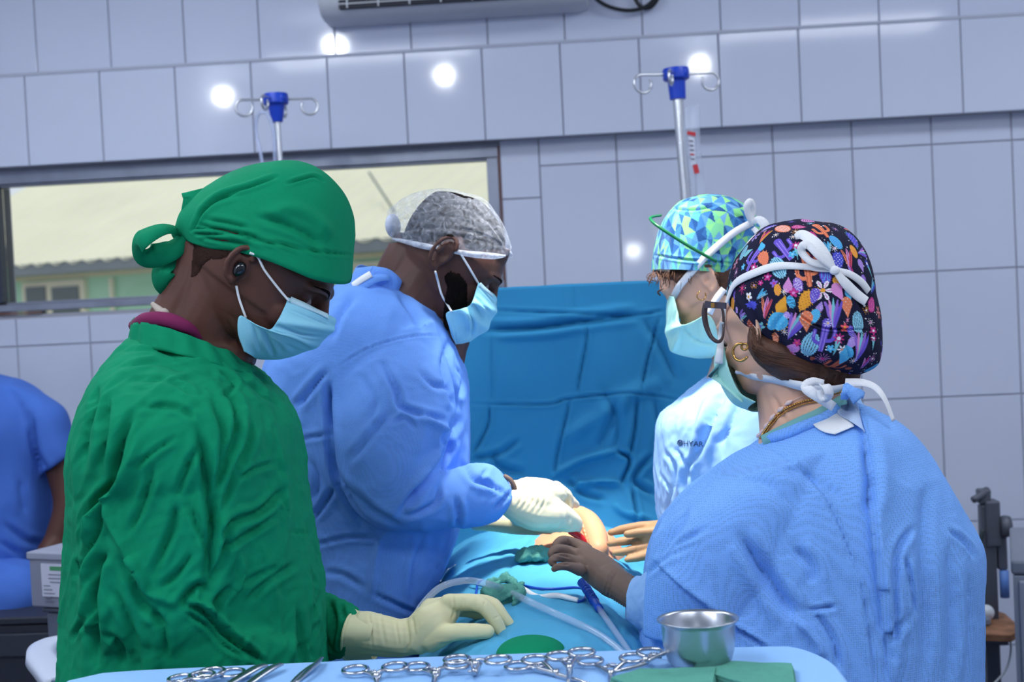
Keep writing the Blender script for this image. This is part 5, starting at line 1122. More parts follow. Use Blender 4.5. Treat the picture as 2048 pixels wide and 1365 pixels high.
bowp([(1669, 541, .006), (1690, 566, .006), (1712, 588, .006), (1733, 604, .007)], [.007, .014, .015, .014])
bowp([(1670, 540, .006), (1698, 548, .006), (1722, 564, .006), (1738, 584, .006)], [.007, .010, .011, .010])
# lower tie across the nape, with its knot and long tail
strap(pa, [(1470, 744, .003), (1500, 750, .004), (1550, 757, .004), (1600, 768, .006), (1650, 775, .007), (1690, 766, .008)], [bvA, bvHA], [.004, .010, .0135, .014, .015, .013], d=2.02)
kb_ = MB(); ribbon(kb_, pts([(1648, 766, 1.985), (1625, 764, 1.98), (1612, 776, 1.975), (1640, 796, 1.97), (1668, 815, 1.975)]), [-FWD]*5, [.008, .012, .015, .015, .013], .0008, 24); kb_.obj('tie_bow', STRAP, pa)
kb_ = MB(); ribbon(kb_, pts([(1640, 768, 1.97), (1652, 772, 1.955), (1658, 790, 1.955), (1646, 796, 1.965), (1640, 780, 1.97)]), [-FWD+RIGHT*.3]*5, [.010, .013, .014, .013, .010], .0008, 24); kb_.obj('tie_bow', STRAP, pa)
kb_ = MB(); ribbon(kb_, pts([(1690, 766, 1.985), (1725, 766, 1.975), (1750, 775, 1.97), (1770, 800, 1.965), (1787, 842, 1.965)]), [-FWD+UP*.6, -FWD+UP*.6, -FWD+UP*.9, -FWD+RIGHT*.9, -FWD+RIGHT*1.2], [.014, .012, .011, .010, .009], .0008, 30); kb_.obj('mask_tie', STRAP, pa)
# gown
gs = [(1540, 872, 1700, 800, DA, .060), (1500, 900, 1745, 818, DA, .105), (1440, 938, 1808, 858, DA, .145), (1372, 990, 1862, 930, DA, .172), (1318, 1050, 1912, 1012, DA, .185), (1294, 1120, 1954, 1095, DA, .19), (1284, 1210, 1953, 1200, DA, .19), (1274, 1310, 1949, 1310, DA, .19), (1268, 1500, 1952, 1500, DA, .19), (1260, 1950, 1960, 1950, DA, .19)]
mb = MB().rings(sections(gs, 100, 72, 2.4), True)
mb.rings(sections([(1420, 955, 1660, 890, DA-.09, .07), (1345, 1020, 1640, 1000, DA-.105, .08), (1305, 1090, 1600, 1110, DA-.11, .08), (1290, 1180, 1560, 1200, DA-.105, .075), (1285, 1270, 1480, 1290, DA-.09, .06)], 50, 44, 2.2), True)
zA = lambda L: [(1240+x/2.184, 740+y/2.184) for x, y in L]
sA = lambda L, w, h, k='v': (k, zA(L), w, h)
ast = [sA([(1030, 140), (1078, 300), (1098, 500), (1110, 700), (1132, 880), (1158, 1060), (1180, 1365)], 12, .016, 's'), sA([(165, 850), (300, 965), (430, 1065), (620, 1200)], 8, .011, 's'), sA([(640, 330), (740, 390), (860, 500), (950, 660), (1050, 920)], 3.5, .005), sA([(1050, 920), (1080, 1080), (1115, 1365)], 4, .006),
       sA([(530, 730), (620, 870), (690, 980), (760, 1080)], 17, .012), sA([(760, 780), (830, 860), (840, 940)], 14, .007), sA([(820, 1050), (940, 1035)], 5, .006), sA([(850, 1060), (930, 1180), (960, 1300)], 8, .007), sA([(120, 740), (200, 650), (300, 560), (420, 450)], 9, .009), sA([(110, 900), (180, 840), (330, 760)], 6, .004), sA([(760, 1080), (860, 1190), (880, 1260)], 8, .007, 'r'),
       sA([(1275, 690), (1205, 790), (1190, 930), (1200, 1250)], 8, .007), sA([(1240, 820), (1265, 930), (1285, 1070)], 6, .007), sA([(1440, 700), (1510, 760), (1550, 820)], 6, .006), sA([(1330, 520), (1320, 800), (1330, 1350)], 14, .005), sA([(1440, 760), (1450, 1000), (1440, 1350)], 14, .005), sA([(1520, 900), (1530, 1100), (1520, 1350)], 10, .004),
       sA([(1080, 300), (1100, 480), (1090, 620)], 14, .008), sA([(700, 420), (830, 470), (960, 560)], 12, .004), sA([(480, 470), (640, 500), (760, 600)], 18, .004), sA([(510, 1130), (600, 1190), (640, 1230)], 5, .006), sA([(300, 600), (250, 700), (160, 840)], 10, .005), sA([(1440, 360), (1500, 560), (1545, 700)], 12, .004), sA([(1240, 1080), (1180, 1180), (1190, 1300)], 9, .005), sA([(380, 690), (250, 770), (190, 830)], 7, .004)]
gown_a, bvGA, VGA, FGA = finish('gown', mb, .0038, GOWNA, pa, 7, crump=[dict(sc=5, amp=.007, dirv=UP, stretch=2, ridge=False), dict(sc=12, amp=.004, dirv=UP, stretch=3), dict(sc=40, amp=.0009)], strokes=ast, fk=1.2)
# neckline: ribbed edge, teal shirt, tabs
def on(bv, L, off=.002, d=2.0):
    q = [hit(bv, a[0], a[1], d) for a in L]; return [p+n*(a[2] if len(a) > 2 else off) for (p, n), a in zip(q, L)], [n for p, n in q]
allN = [bvGA, bvA]
q, n = on(allN, [(1530, 884), (1560, 868), (1600, 848), (1635, 832), (1668, 812), (1690, 796)], .004); m_ = MB(); ribbon(m_, q, [-FWD+UP*.3]*6, .017, .003, 60); m_.obj('shirt_collar', mat('teal_shirt', (118, 176, 176), .85, bump=(120, .2)), pa)
q, n = on(allN, [(1520, 888), (1548, 884), (1580, 872), (1615, 858), (1650, 843), (1680, 822), (1692, 806)], .006); m_ = MB(); ribbon(m_, q, [-FWD+UP*.3]*7, [.010, .014, .015, .015, .014, .013, .01], .003, 90); m_.obj('neck_binding', GOWNA, gown_a)
def tabp(L, nm, m, off, th=.001, sub=10):
    rows = []
    for (x0, y0), (x1, y1) in L:
        r_ = []
        for t in np.linspace(0, 1, 8):
            p, nn = hit(allN, x0+(x1-x0)*t, y0+(y1-y0)*t, 2.0); r_.append(p+nn*.002-FWD*off)
        rows.append(r_)
    A_ = catmull(np.array(rows).reshape(len(rows), -1), sub).reshape(sub, 8, 3); return MB().grid(A_).obj(nm, m, pa, solid=th)
tabp([((1624, 849), (1674, 826)), ((1632, 858), (1688, 834)), ((1648, 867), (1700, 846)), ((1668, 871), (1706, 855))], 'fastening_tab', MASKW, .006)
tabp([((1690, 784), (1704, 792)), ((1680, 806), (1716, 822)), ((1671, 828), (1722, 846)), ((1700, 846), (1727, 866))], 'fastening_tab', mat('tab_pale_blue', (190, 210, 240), .8), .012)
m_ = MB(); ribbon(m_, pts([(1688, 800, 1.965), (1692, 785, 1.955), (1692, 770, 1.96), (1702, 782, 1.955), (1718, 800, 1.955)]), [-FWD]*5, [.01, .012, .006, .014, .02], .0012, 20); m_.obj('collar_point', GOWNA, gown_a)
m_ = MB(); ribbon(m_, pts([(1700, 788, 1.97), (1715, 785, 1.97), (1728, 792, 1.975)]), [-FWD+UP*.3]*3, [.012, .012, .010], .0012, 10); m_.obj('collar_point', GOWNA, gown_a)
# necklaces
def chain(L, r, nm, m, off=.0025, d=2.02, bead=None):
    q, n = on(allN, L, off, d); c = catmull(np.array(q), 120); mm = MB()
    dl = np.concatenate([[0], np.cumsum(np.linalg.norm(np.diff(c, axis=0), axis=1))]); step = r*1.7
    for s_ in np.arange(0, dl[-1], step):
        p = np.array([np.interp(s_, dl, c[:, i]) for i in range(3)]); mm.ell(p, (r, r, r), 8, 6)
    return mm.obj(nm, m, pa)
chain([(1524, 877), (1534, 860), (1546, 843), (1560, 827), (1580, 814), (1605, 804), (1630, 798), (1662, 790), (1684, 784)], .0020, 'gold_chain', GOLD)
chain([(1530, 874), (1545, 851), (1562, 832), (1585, 818), (1612, 808), (1640, 804)], .0012, 'gold_chain', GOLD)
bm2 = mat('shell_bead', (236, 204, 196), .35)
for (x, y), (dx, dy) in (((1521, 872), (3, -5)), ((1527, 866), (5, -8)), ((1536, 852), (6, -9)), ((1547, 836), (7, -10)), ((1562, 820), (9, -7)), ((1578, 806), (10, -6))):
    (p0, p1), _ = on(allN, [(x-dx*.6, y-dy*.6), (x+dx*.6, y+dy*.6)], .003); MB().capsule([p0, (p0+p1)/2, p1], [.0018, .0033, .0018], 10, 8).obj('bead', bm2, pa)
q, n = on(allN, [(1520, 880), (1535, 853), (1562, 820), (1590, 800), (1610, 790)], .0025); MB().tube(q, .0005, 5, 30).obj('bead_cord', bm2, pa)
# sleeve end and brown gloved hand
mb = MB(); mb.rings(sections([(1330, 1120, 1340, 1290, 2.04, .05), (1296, 1145, 1305, 1275, 2.05, .045), (1268, 1158, 1272, 1252, 2.07, .04), (1250, 1172, 1252, 1240, 2.09, .034)], 24, 30, 2.1), True)
finish('sleeve', mb, .0035, GOWNP, pa, 4, crump=[dict(sc=28, amp=.005, dirv=UP), dict(sc=60, amp=.002)])
hk = [([(1266, 1190, 2.08), (1240, 1172, 2.10), (1218, 1158, 2.12)], [30, 31, 33]), ([(1226, 1164, 2.12), (1200, 1142, 2.14), (1172, 1118, 2.16)], [34, 35, 27]), ([(1195, 1148, 2.14), (1168, 1134, 2.15)], [28, 20]),
      ([(1170, 1102, 2.18), (1148, 1088, 2.185), (1126, 1082, 2.18), (1113, 1090, 2.17), (1114, 1099, 2.165)], [17, 12, 10.5, 9, 7]), ([(1160, 1116, 2.16), (1136, 1103, 2.16), (1114, 1099, 2.15), (1103, 1108, 2.14), (1106, 1116, 2.14)], [16, 11.5, 10, 8.5, 7]),
      ([(1158, 1128, 2.14), (1134, 1118, 2.135), (1114, 1116, 2.125), (1103, 1124, 2.115), (1108, 1130, 2.115)], [15, 10.5, 9, 8, 6.5]), ([(1160, 1140, 2.12), (1138, 1134, 2.11), (1118, 1134, 2.10), (1108, 1139, 2.10)], [14, 9.5, 8, 6.5])]
gl_a, _, _, _ = hand_mesh('glove', hk, .0019, GLOVE_BR, pa, 4, [dict(sc=70, amp=.0006, ridge=False)], [('v', [(1236, 1140), (1222, 1165), (1214, 1205)], 2.5, .002), ('v', [(1228, 1140), (1216, 1160), (1208, 1200)], 2.5, .0015), ('v', [(1136, 1078), (1140, 1092), (1150, 1100)], 3, .002), ('v', [(1108, 1108), (1128, 1112), (1140, 1116)], 2.5, .003), ('v', [(1106, 1126), (1124, 1128), (1138, 1130)], 2.5, .003)])
rb = MB()
for k in range(7): 
    t = k/6; c0 = P(1236+t*28, 1170+t*17, 2.105-.022*t); 
    rb.tube([c0+pr(31, 2.09)*1.015*(math.cos(a)*(UP*.8+RIGHT*.55)+math.sin(a)*FWD) for a in np.linspace(0, 2*math.pi, 28)], .0011, 5)
rb.obj('ribbing', GLOVE_BR, gl_a)
a_, b_ = legs(pa, (1480, 1500), (1720, 1500), DA, .78); shoe(pa, a_, -RIGHT+FWD*.5); shoe(pa, b_, -RIGHT+FWD*.5)
# ------------------------------------------------------------------ operating table, patient, drapes
DRAPE = mat('drape_turquoise', (78, 164, 204), 0.72, bump=(30, .25, 5), spec=.25, var=(7, .04))
SCREENM = mat('drape_screen_blue', (50, 138, 184), 0.75, bump=(24, .2, 5), spec=.2, var=(5, .04))
TABLECL = mat('instrument_sheet', (150, 196, 246), 0.8, bump=(140, .2), spec=.2, wave=(260, .12, .6))
STEEL = mat('instrument_steel', (196, 200, 208), 0.22, metal=1.0, bump=(60, .04))
STEELD = mat('steel_brushed', (186, 190, 198), 0.3, metal=1.0)
GAUZE = mat('gauze_green', (92, 158, 142), 0.95, bump=(180, .5), spec=.1, weave=(520, .12, .3))
GREYP = mat('grey_paint', (112, 116, 128), 0.5)
ot = thing('operating_table', (P(1120, 1200, 2.4)[0], 2.4, 0), 'operating table hidden under the blue patient drape', 'operating table')
cx_ = P(1115, 1200, 2.4)[0]
MB().box((cx_-.19, 1.95, .90), (cx_+.19, 3.6, .97)).obj('table_pad', mat('pad_black', (40, 42, 48), .6), ot, smooth=False, bevel=.015)
MB().box((cx_-.12, 2.35, .16), (cx_+.12, 2.75, .90)).obj('column', STEELD, ot, smooth=False, bevel=.01)
MB().box((cx_-.16, 2.05, .0), (cx_+.16, 3.05, .16)).obj('base', GREYP, ot, smooth=False, bevel=.02)
# patient drape as a cover over the body
prof = [  # depth, left px, right px, top px(y), side drop
    (1.83, 830, 1352, 1322), (1.92, 830, 1345, 1288), (2.02, 828, 1335, 1252), (2.12, 832, 1325, 1214), (2.24, 838, 1320, 1172), (2.36, 846, 1318, 1136), (2.48, 846, 1315, 1104), (2.60, 850, 1312, 1078), (2.72, 855, 1312, 1058), (2.84, 860, 1318, 1048), (2.93, 865, 1322, 1044)]
S = catmull(prof, 120); G = []
for i, (d, xl, xr, yt) in enumerate(S):
    A = P(xl, yt, d); B = P(xr, yt, d); top = P((xl+xr)/2, yt, d); c = top; hw = np.linalg.norm(B-A)/2; row = []
    for s_ in np.linspace(-1.55, 1.55, 150):
        k = abs(s_)
        if k < 1: x = s_*hw; z = top[2]-.075*k**2.6
        else: x = np.sign(s_)*(hw+.016*(k-1)/.55); z = top[2]-.075-(k-1)/.55*.42
        row.append((c[0]+x*RIGHT[0], c[1]+x*RIGHT[1], z))
    G.append(row)
G = np.array(G); n_, m_ = G.shape[:2]
Fd = np.array([(i*m_+j, i*m_+j+1, (i+1)*m_+j+1, (i+1)*m_+j) for i in range(n_-1) for j in range(m_-1)]); Vd = G.reshape(-1, 3); Nd = vnormals(Vd, Fd)
Nd *= np.sign(Nd[:, 2]+.05)[:, None]
zq = lambda L: [(880+x/3.9, 930+y/3.9) for x, y in L]
dst = [('v', zq([(200, 540), (400, 500), (540, 510)]), 5, .006), ('r', zq([(130, 620), (350, 600), (560, 600), (800, 580)]), 6, .006), ('v', zq([(150, 700), (380, 650), (560, 640), (700, 600)]), 5, .006), ('v', zq([(560, 720), (640, 640), (720, 560)]), 4, .005), ('v', zq([(300, 900), (500, 830), (600, 740)]), 7, .006), ('v', zq([(650, 1180), (900, 1190), (1100, 1280)]), 10, .008), ('v', zq([(1250, 1150), (1380, 1230), (1400, 1340)]), 6, .008),
       ('r', [(990, 1290), (1060, 1255), (1140, 1270), (1180, 1300)], 12, .008), ('v', [(1180, 1160), (1220, 1200), (1250, 1240)], 7, .008), ('v', [(960, 1255), (1010, 1280), (970, 1310)], 6, .006), ('v', [(1190, 1130), (1230, 1150), (1260, 1180)], 6, .006), ('v', [(1210, 1140), (1240, 1135), (1280, 1140)], 5, .006), ('r', [(1200, 1125), (1240, 1120), (1290, 1130)], 5, .006), ('v', [(1040, 1060), (1080, 1085), (1110, 1110)], 5, .005)]
Vd = crumple(Vd, Nd, 10, .006, ridge=False); Vd = crumple(Vd, Nd, 24, .004); Vd = folds(Vd, Fd, dst, N=Nd)
dr = link('patient_drape', Vd, Fd, DRAPE, None); k = dr.modifiers.new('solid', 'SOLIDIFY'); k.thickness = .002; k.offset = -1
tag(dr, 'turquoise surgical drape spread over the patient between the surgeons', 'drape')
bvD = bvh_raw(Vd, Fd)
# patient: the part of the belly that shows
pp = thing('person', (cx_, 2.55, .97), 'patient lying under the drapes, only lit belly skin with incision showing', 'person')
SKIN_P = mat('skin_patient', (226, 164, 124), .5, bump=(120, .12), var=(30, .06), spec=.35, sss=.15)
mb = MB()
mb.capsule(pts([(1158, 1030, 2.56), (1176, 1046, 2.53), (1190, 1072, 2.50), (1196, 1100, 2.46)]), [pr(19, 2.5), pr(24, 2.5), pr(25, 2.5), pr(21, 2.5)], 22, 20)
mb.capsule(pts([(1100, 1086, 2.53), (1125, 1086, 2.52), (1150, 1092, 2.50)]), [pr(9, 2.5), pr(13, 2.5), pr(14, 2.5)], 16, 14)
mb.ell(P(1150, 1120, 2.56), (.09, .16, .06)); mb.ell((cx_, 2.55, 1.0), (.16, .35, .05))
finish('body', mb, .0035, SKIN_P, pp, 5)
RED = mat('wound_red', (190, 22, 20), .2, var=(120, .3), spec=.6); FAT = mat('wound_fat', (226, 160, 112), .35, bump=(200, .6))
w_ = MB(); w_.capsule(pts([(1140, 1066, 2.425), (1156, 1072, 2.43), (1168, 1086, 2.43), (1172, 1098, 2.43)]), [pr(4, 2.4), pr(8, 2.4), pr(7, 2.4), pr(4, 2.4)], 12, 14); w_.obj('incision', RED, pp)
w_ = MB(); w_.capsule(pts([(1160, 1040, 2.46), (1168, 1060, 2.445), (1174, 1080, 2.435), (1178, 1098, 2.43)]), [pr(3, 2.4), pr(4, 2.4), pr(4, 2.4), pr(3, 2.4)], 10, 14)
V, F = remesh(w_, .0015, 1); V = crumple(V, vnormals(V, F), 300, .002, ridge=False); link('incision_edge', V, F, FAT, pp)
# drape screen toward the patient's head
ds = thing('drape_screen', P(1120, 1040, 3.0), 'blue drape hung as a screen between surgeons and patient head', 'drape screen')
cols_ = np.linspace(760, 1640, 230); G = []
tl_ = lambda x: np.interp(x, [760, 940, 1140, 1310, 1640], [596, 580, 570.5, 563, 548])
for t in np.linspace(-.08, 1, 170):
    row = []
    for x in cols_:
        yt = tl_(x)
        if t < 0: a = -t/.08*math.pi*.6; y = yt+6-8*math.cos(a)*1.0+2; d = 3.0+.025*math.sin(a)
        else: y = yt+t*(1100-yt); d = 3.0-.05*t+.012*math.sin(x*.013+1)*t-.06*max(0, t-.75)/.25
        row.append(P(x, y, d))
    G.append(row)
G = np.array(G); n_, m_ = G.shape[:2]; Fs = np.array([(i*m_+j, i*m_+j+1, (i+1)*m_+j+1, (i+1)*m_+j) for i in range(n_-1) for j in range(m_-1)]); Vs = G.reshape(-1, 3); Ns = vnormals(Vs, Fs); Ns *= np.sign((Ns*(C_np-Vs)).sum(1))[:, None]
zs = lambda L: [(880+x/2.527, 540+y/2.527) for x, y in L]
ss = lambda L, w, h, k='v': (k, zs(L), w, h)
sst = [ss([(270, 205), (700, 222), (1000, 226), (1130, 205)], 3.5, .006), ss([(230, 300), (400, 300), (560, 285), (860, 240), (1000, 228)], 9, .014), ss([(300, 330), (560, 320), (740, 290)], 10, .006, 'r'), ss([(265, 330), (264, 480), (268, 650)], 3, .005), ss([(745, 290), (738, 380), (690, 625)], 4, .007), ss([(1110, 240), (1060, 420), (1010, 630)], 4, .008), ss([(680, 80), (682, 200)], 2.5, .003), ss([(150, 678), (540, 680), (660, 650), (980, 626), (1210, 660)], 3, .005),
       ss([(1000, 640), (985, 800), (960, 945)], 5, .010), ss([(250, 690), (240, 790), (165, 935)], 4, .007), ss([(660, 650), (625, 800), (590, 950), (582, 1030)], 4, .007), ss([(900, 640), (860, 780), (800, 900)], 10, .008), ss([(895, 915), (720, 960), (580, 1035)], 6, .012, 'r'), ss([(900, 918), (960, 965), (915, 1085)], 5, .014), ss([(915, 1088), (800, 1075), (660, 1112)], 6, .014, 'r'), ss([(970, 1095), (985, 1180), (1000, 1260)], 5, .010), ss([(1080, 930), (980, 1060), (1090, 1140)], 7, .010), ss([(880, 1190), (940, 1240), (1060, 1260)], 6, .010, 'r'), ss([(640, 1060), (720, 1130), (840, 1160)], 7, .008),
       ss([(1130, 560), (950, 640), (780, 760), (600, 870)], 16, .010, 'r'), ss([(830, 620), (900, 760), (890, 900)], 12, .008), ss([(260, 930), (300, 1000), (420, 1030)], 9, .007), ss([(1040, 250), (1130, 400), (1200, 560)], 12, .008), ss([(1090, 650), (1110, 800), (1090, 920)], 10, .007), ss([(400, 860), (300, 930), (160, 960)], 7, .006)]
Vs = crumple(Vs, Ns, 5, .012, ridge=False); Vs = folds(Vs, Fs, [(a_1, b_1, c_1, d_1*1.4) for a_1, b_1, c_1, d_1 in sst], N=Ns)
sc_ = link('drape_sheet', Vs, Fs, SCREENM, ds); k = sc_.modifiers.new('solid', 'SOLIDIFY'); k.thickness = .003; k.offset = 0
b0, b1 = P(770, 604, 3.012), P(1630, 557, 3.012)
MB().tube([b0, b1], .009, 10).obj('top_bar', STEELD, ds)
for q in (b0, b1): MB().tube([q, (q[0], q[1], 0.0)], .010, 10).obj('post', STEELD, ds)
# ------------------------------------------------------------------ things lying on the patient drape
def lay(L, r, off=0.0):
    "points resting on the drape"
    out = []
    for a in L:
        p, n = hit(bvD, a[0], a[1], 2.2); out.append(p+n*(r+off+(a[2] if len(a) > 2 else 0)))
    return np.array(out)
def gauze(px, py, rx, ry, seed, label, tail=None):
    p, n = hit(bvD, px, py+ry*.5, 2.2); d = proj(p[None])[2][0]; mb = MB(); r1 = pr(rx, d); r2 = pr(ry, d); c = p+UP*r2*.55
    mb.ell(c, (r1, r1*.8, r2*.75)); mb.ell(c+RIGHT*r1*.4-UP*r2*.15, (r1*.6, r1*.6, r2*.55))
    if tail:
        for T_ in tail: mb.capsule(lay(T_[0], pr(T_[1], d)), pr(T_[1], d), 10, 14)
    V, F = remesh(mb, .0026, 2); N_ = vnormals(V, F); W_ = crumple(V+seed, N_, 34, .013)-seed; W_ = crumple(W_+seed, N_, 85, .005)-seed
    return tag(link('gauze_swab', W_, F, mat('gauze_darker_green', (84, 146, 136), .95, bump=(180, .5), spec=.1, weave=(520, .12, .3)), None), label, 'gauze swab', 'green gauze swabs on the drape')  # slightly darker green than the folded gauze on the table
gauze(1066, 1114, 33, 25, 3.0, 'dry folded green gauze swab beside the brown gloved hand')
gauze(1000, 1192, 38, 27, 8.0, 'crumpled twisted green gauze swab lying under the clear suction tube', [([(985, 1175), (1010, 1164), (1030, 1168), (1040, 1182)], 8), ([(1038, 1180), (1040, 1200), (1028, 1210)], 7)])
p, n = hit(bvD, 1062, 1300, 1.9); mb = MB(); mb.ell(p-UP*.004, (pr(72, 1.88), .06, pr(30, 1.88))); V, F = remesh(mb, .003, 4); V = crumple(V, vnormals(V, F), 14, .005, ridge=False)
tag(link('folded_cloth', V, F, GREEN, None), 'rounded fold of bright green cloth on the drape behind the forceps', 'cloth')
CLEAR = veil('clear_tube', (196, 214, 240), .34, .15, gloss=.5)
layv = lambda L: np.array([P(x, y, proj(hit(bvD, x, y)[0][None])[2][0]-k_) for x, y, k_ in L])
tag(MB().tube(np.vstack([pts([(826, 1246, 2.06), (842, 1214, 2.08), (880, 1176, 2.10), (931, 1162, 2.11), (977, 1169, 2.085)]), layv([(1010, 1181, .075), (1059, 1204, .04), (1111, 1228, .02), (1172, 1256, .02), (1218, 1284, .02), (1258, 1318, .02)])]), .0052, 12, 90).obj('suction_tube', CLEAR, None), 'clear plastic suction tube curving across the drape beside the glove', 'tube')
sc2 = thing('suction_wand', hit(bvD, 1200, 1230)[0], 'clear suction wand with ribbed blue connector beside the brown glove cuff', 'suction wand')
BLUEP = mat('blue_plastic', (22, 76, 186), .35)
layv = lambda L: np.array([P(x, y, proj(hit(bvD, x, y)[0][None])[2][0]-k_) for x, y, k_ in L])
cp_ = layv([(1165, 1165, .07), (1174, 1180, .05), (1186, 1199, .035), (1199, 1219, .03)]); MB().tube(cp_, [.0088, .0068, .0065, .0062], 14, 16).obj('connector', BLUEP, sc2)
for t in np.linspace(.30, .75, 6):
    q = catmull(cp_, 40); i_ = int(t*38); MB().tube([q[i_], q[i_+1]], .0076, 12).obj('connector_rib', BLUEP, sc2)
MB().tube(layv([(1198, 1218, .03), (1222, 1252, .025), (1246, 1286, .02), (1268, 1320, .02)]), .0044, 10, 20).obj('handle_tube', CLEAR, sc2)
cau = thing('cautery_pencil', hit(bvD, 1100, 1195)[0], 'white cautery pencil with blue cable lying on the drape', 'cautery pencil')
MB().tube(lay([(1046, 1184), (1075, 1190), (1115, 1198), (1155, 1207)], .0045), [.0045, .0052, .0045, .0036], 12, 16).obj('handle', mat('white_plastic', (236, 236, 238), .35), cau)
MB().tube(lay([(1155, 1207), (1166, 1203), (1173, 1192), (1168, 1182), (1150, 1178), (1110, 1181), (1075, 1180), (1040, 1172), (1005, 1163), (972, 1160), (958, 1168), (954, 1185), (948, 1205)], .002), .0020, 8, 80).obj('cable', BLUEP, cau)
tag(MB().tube(lay([(836, 1240), (838, 1222), (850, 1206), (866, 1208), (880, 1222)], .0024, .002), .0024, 8, 30).obj('blue_cable', BLUEP, None), 'short loop of blue cable beside the cream glove', 'cable')
cl_ = thing('towel_clamp', hit(bvD, 900, 1150)[0], 'small steel towel clamp gripping the drape edge', 'clamp')
MB().tube(lay([(884, 1170, .004), (898, 1150, .006), (914, 1136, .004)], .002), .0022, 8, 12).obj('jaw', STEEL, cl_); MB().tube(lay([(892, 1172, .004), (904, 1154, .006), (918, 1142, .003)], .002), .0022, 8, 12).obj('jaw', STEEL, cl_)
tag(MB().tube(lay([(936, 1172, .004), (960, 1176, .004), (984, 1182, .002)], .0014), [.0007, .0014, .002], 8, 14).obj('needle_cannula', mat('teal_plastic', (40, 150, 190), .3), None), 'thin needle with teal hub on the drape beside the green swab', 'needle')

# ------------------------------------------------------------------ instrument table in front
TZ = 1.118
it = thing('instrument_table', (H(900, 1365, TZ)[0], 1.5, 0), 'instrument table with pale blue sheet at the bottom edge of the picture', 'table')
edge = [H(x, y, TZ) for x, y in ((205, 1347), (310, 1340), (640, 1325), (900, 1313), (1310, 1300), (1540, 1294), (1588, 1296), (1630, 1309), (1662, 1328), (1682, 1352))]
e = catmull(np.array(edge), 60); low_y = 1.22
outl = [tuple(q) for q in e]+[(e[-1][0]+.004, low_y+.05, TZ), (e[-1][0]-.03, low_y, TZ), (e[0][0]+.03, low_y, TZ), (e[0][0]-.03, low_y+.05, TZ), (e[0][0]-.03, e[0][1]-.03, TZ)]
O_ = np.array(outl)[:, :2]; cen2 = O_.mean(0); mb = MB(); nO = len(O_)
V = []; rad = [(0.0, 0.0), (.003, -.0015), (.006, -.006), (.008, -.02), (.012, -.10), (.016, -.30)]
outd = (O_-cen2); outd /= np.linalg.norm(outd, axis=1)[:, None]
rings_ = [[(O_[i][0]+outd[i][0]*(r+.004*math.sin(i*1.7)*min(1, -dz*6)), O_[i][1]+outd[i][1]*(r+.004*math.cos(i*1.3)*min(1, -dz*6)), TZ+dz) for i in range(nO)] for r, dz in rad]
mb.rings(rings_[::-1], False); mb.add([q for q in rings_[0]], [tuple(range(nO))])
mb.obj('table_sheet', TABLECL, it, auto=50)
under = [H(150, 1372, TZ-.004), H(215, 1350, TZ-.003), H(330, 1344, TZ-.003), H(400, 1372, TZ-.003)]
m_ = MB(); m_.plate([q for q in under], .0015, (0, 0, 1)); m_.obj('under_sheet', DRAPE, it, smooth=False)
bx0, bx1 = e[0][0]+.02, e[-1][0]-.05
MB().box((bx0, low_y+.03, TZ-.03), (bx1, 1.66, TZ-.004)).obj('tray', STEELD, it, smooth=False, bevel=.005)
MB().tube([(bx0+.05, 1.4, TZ-.03), (bx0+.05, 1.4, .05)], .018, 14).obj('post', STEELD, it)
MB().box((bx0-.02, 1.18, 0), (bx0+.5, 1.24, .05)).obj('foot', STEELD, it, smooth=False); MB().box((bx0-.02, 1.24, 0), (bx0+.10, 1.60, .05)).obj('foot', STEELD, it, smooth=False)
# bowl
bc_ = H(1400, 1334, TZ); d_ = proj(bc_[None])[2][0]; br_ = pr(75, d_); bh = pr(98, d_)
prof_b = [(0.001, 0.0012), (br_*.55, 0.0012), (br_*.72, .0025), (br_*.86, .009), (br_*.93, .02), (br_*.965, bh*.55), (br_*.975, bh*.88), (br_*.99, bh*.93), (br_*1.07, bh*.965), (br_*1.09, bh*.985), (br_*1.075, bh), (br_*1.02, bh*.985), (br_*.955, bh*.95), (br_*.94, bh*.5), (br_*.90, .02), (br_*.8, .006), (.001, .004)]
bo = MB().lathe(prof_b, bc_, 64).obj('steel_bowl', STEELD, None); tag(bo, 'small round stainless steel bowl on the instrument table', 'bowl')
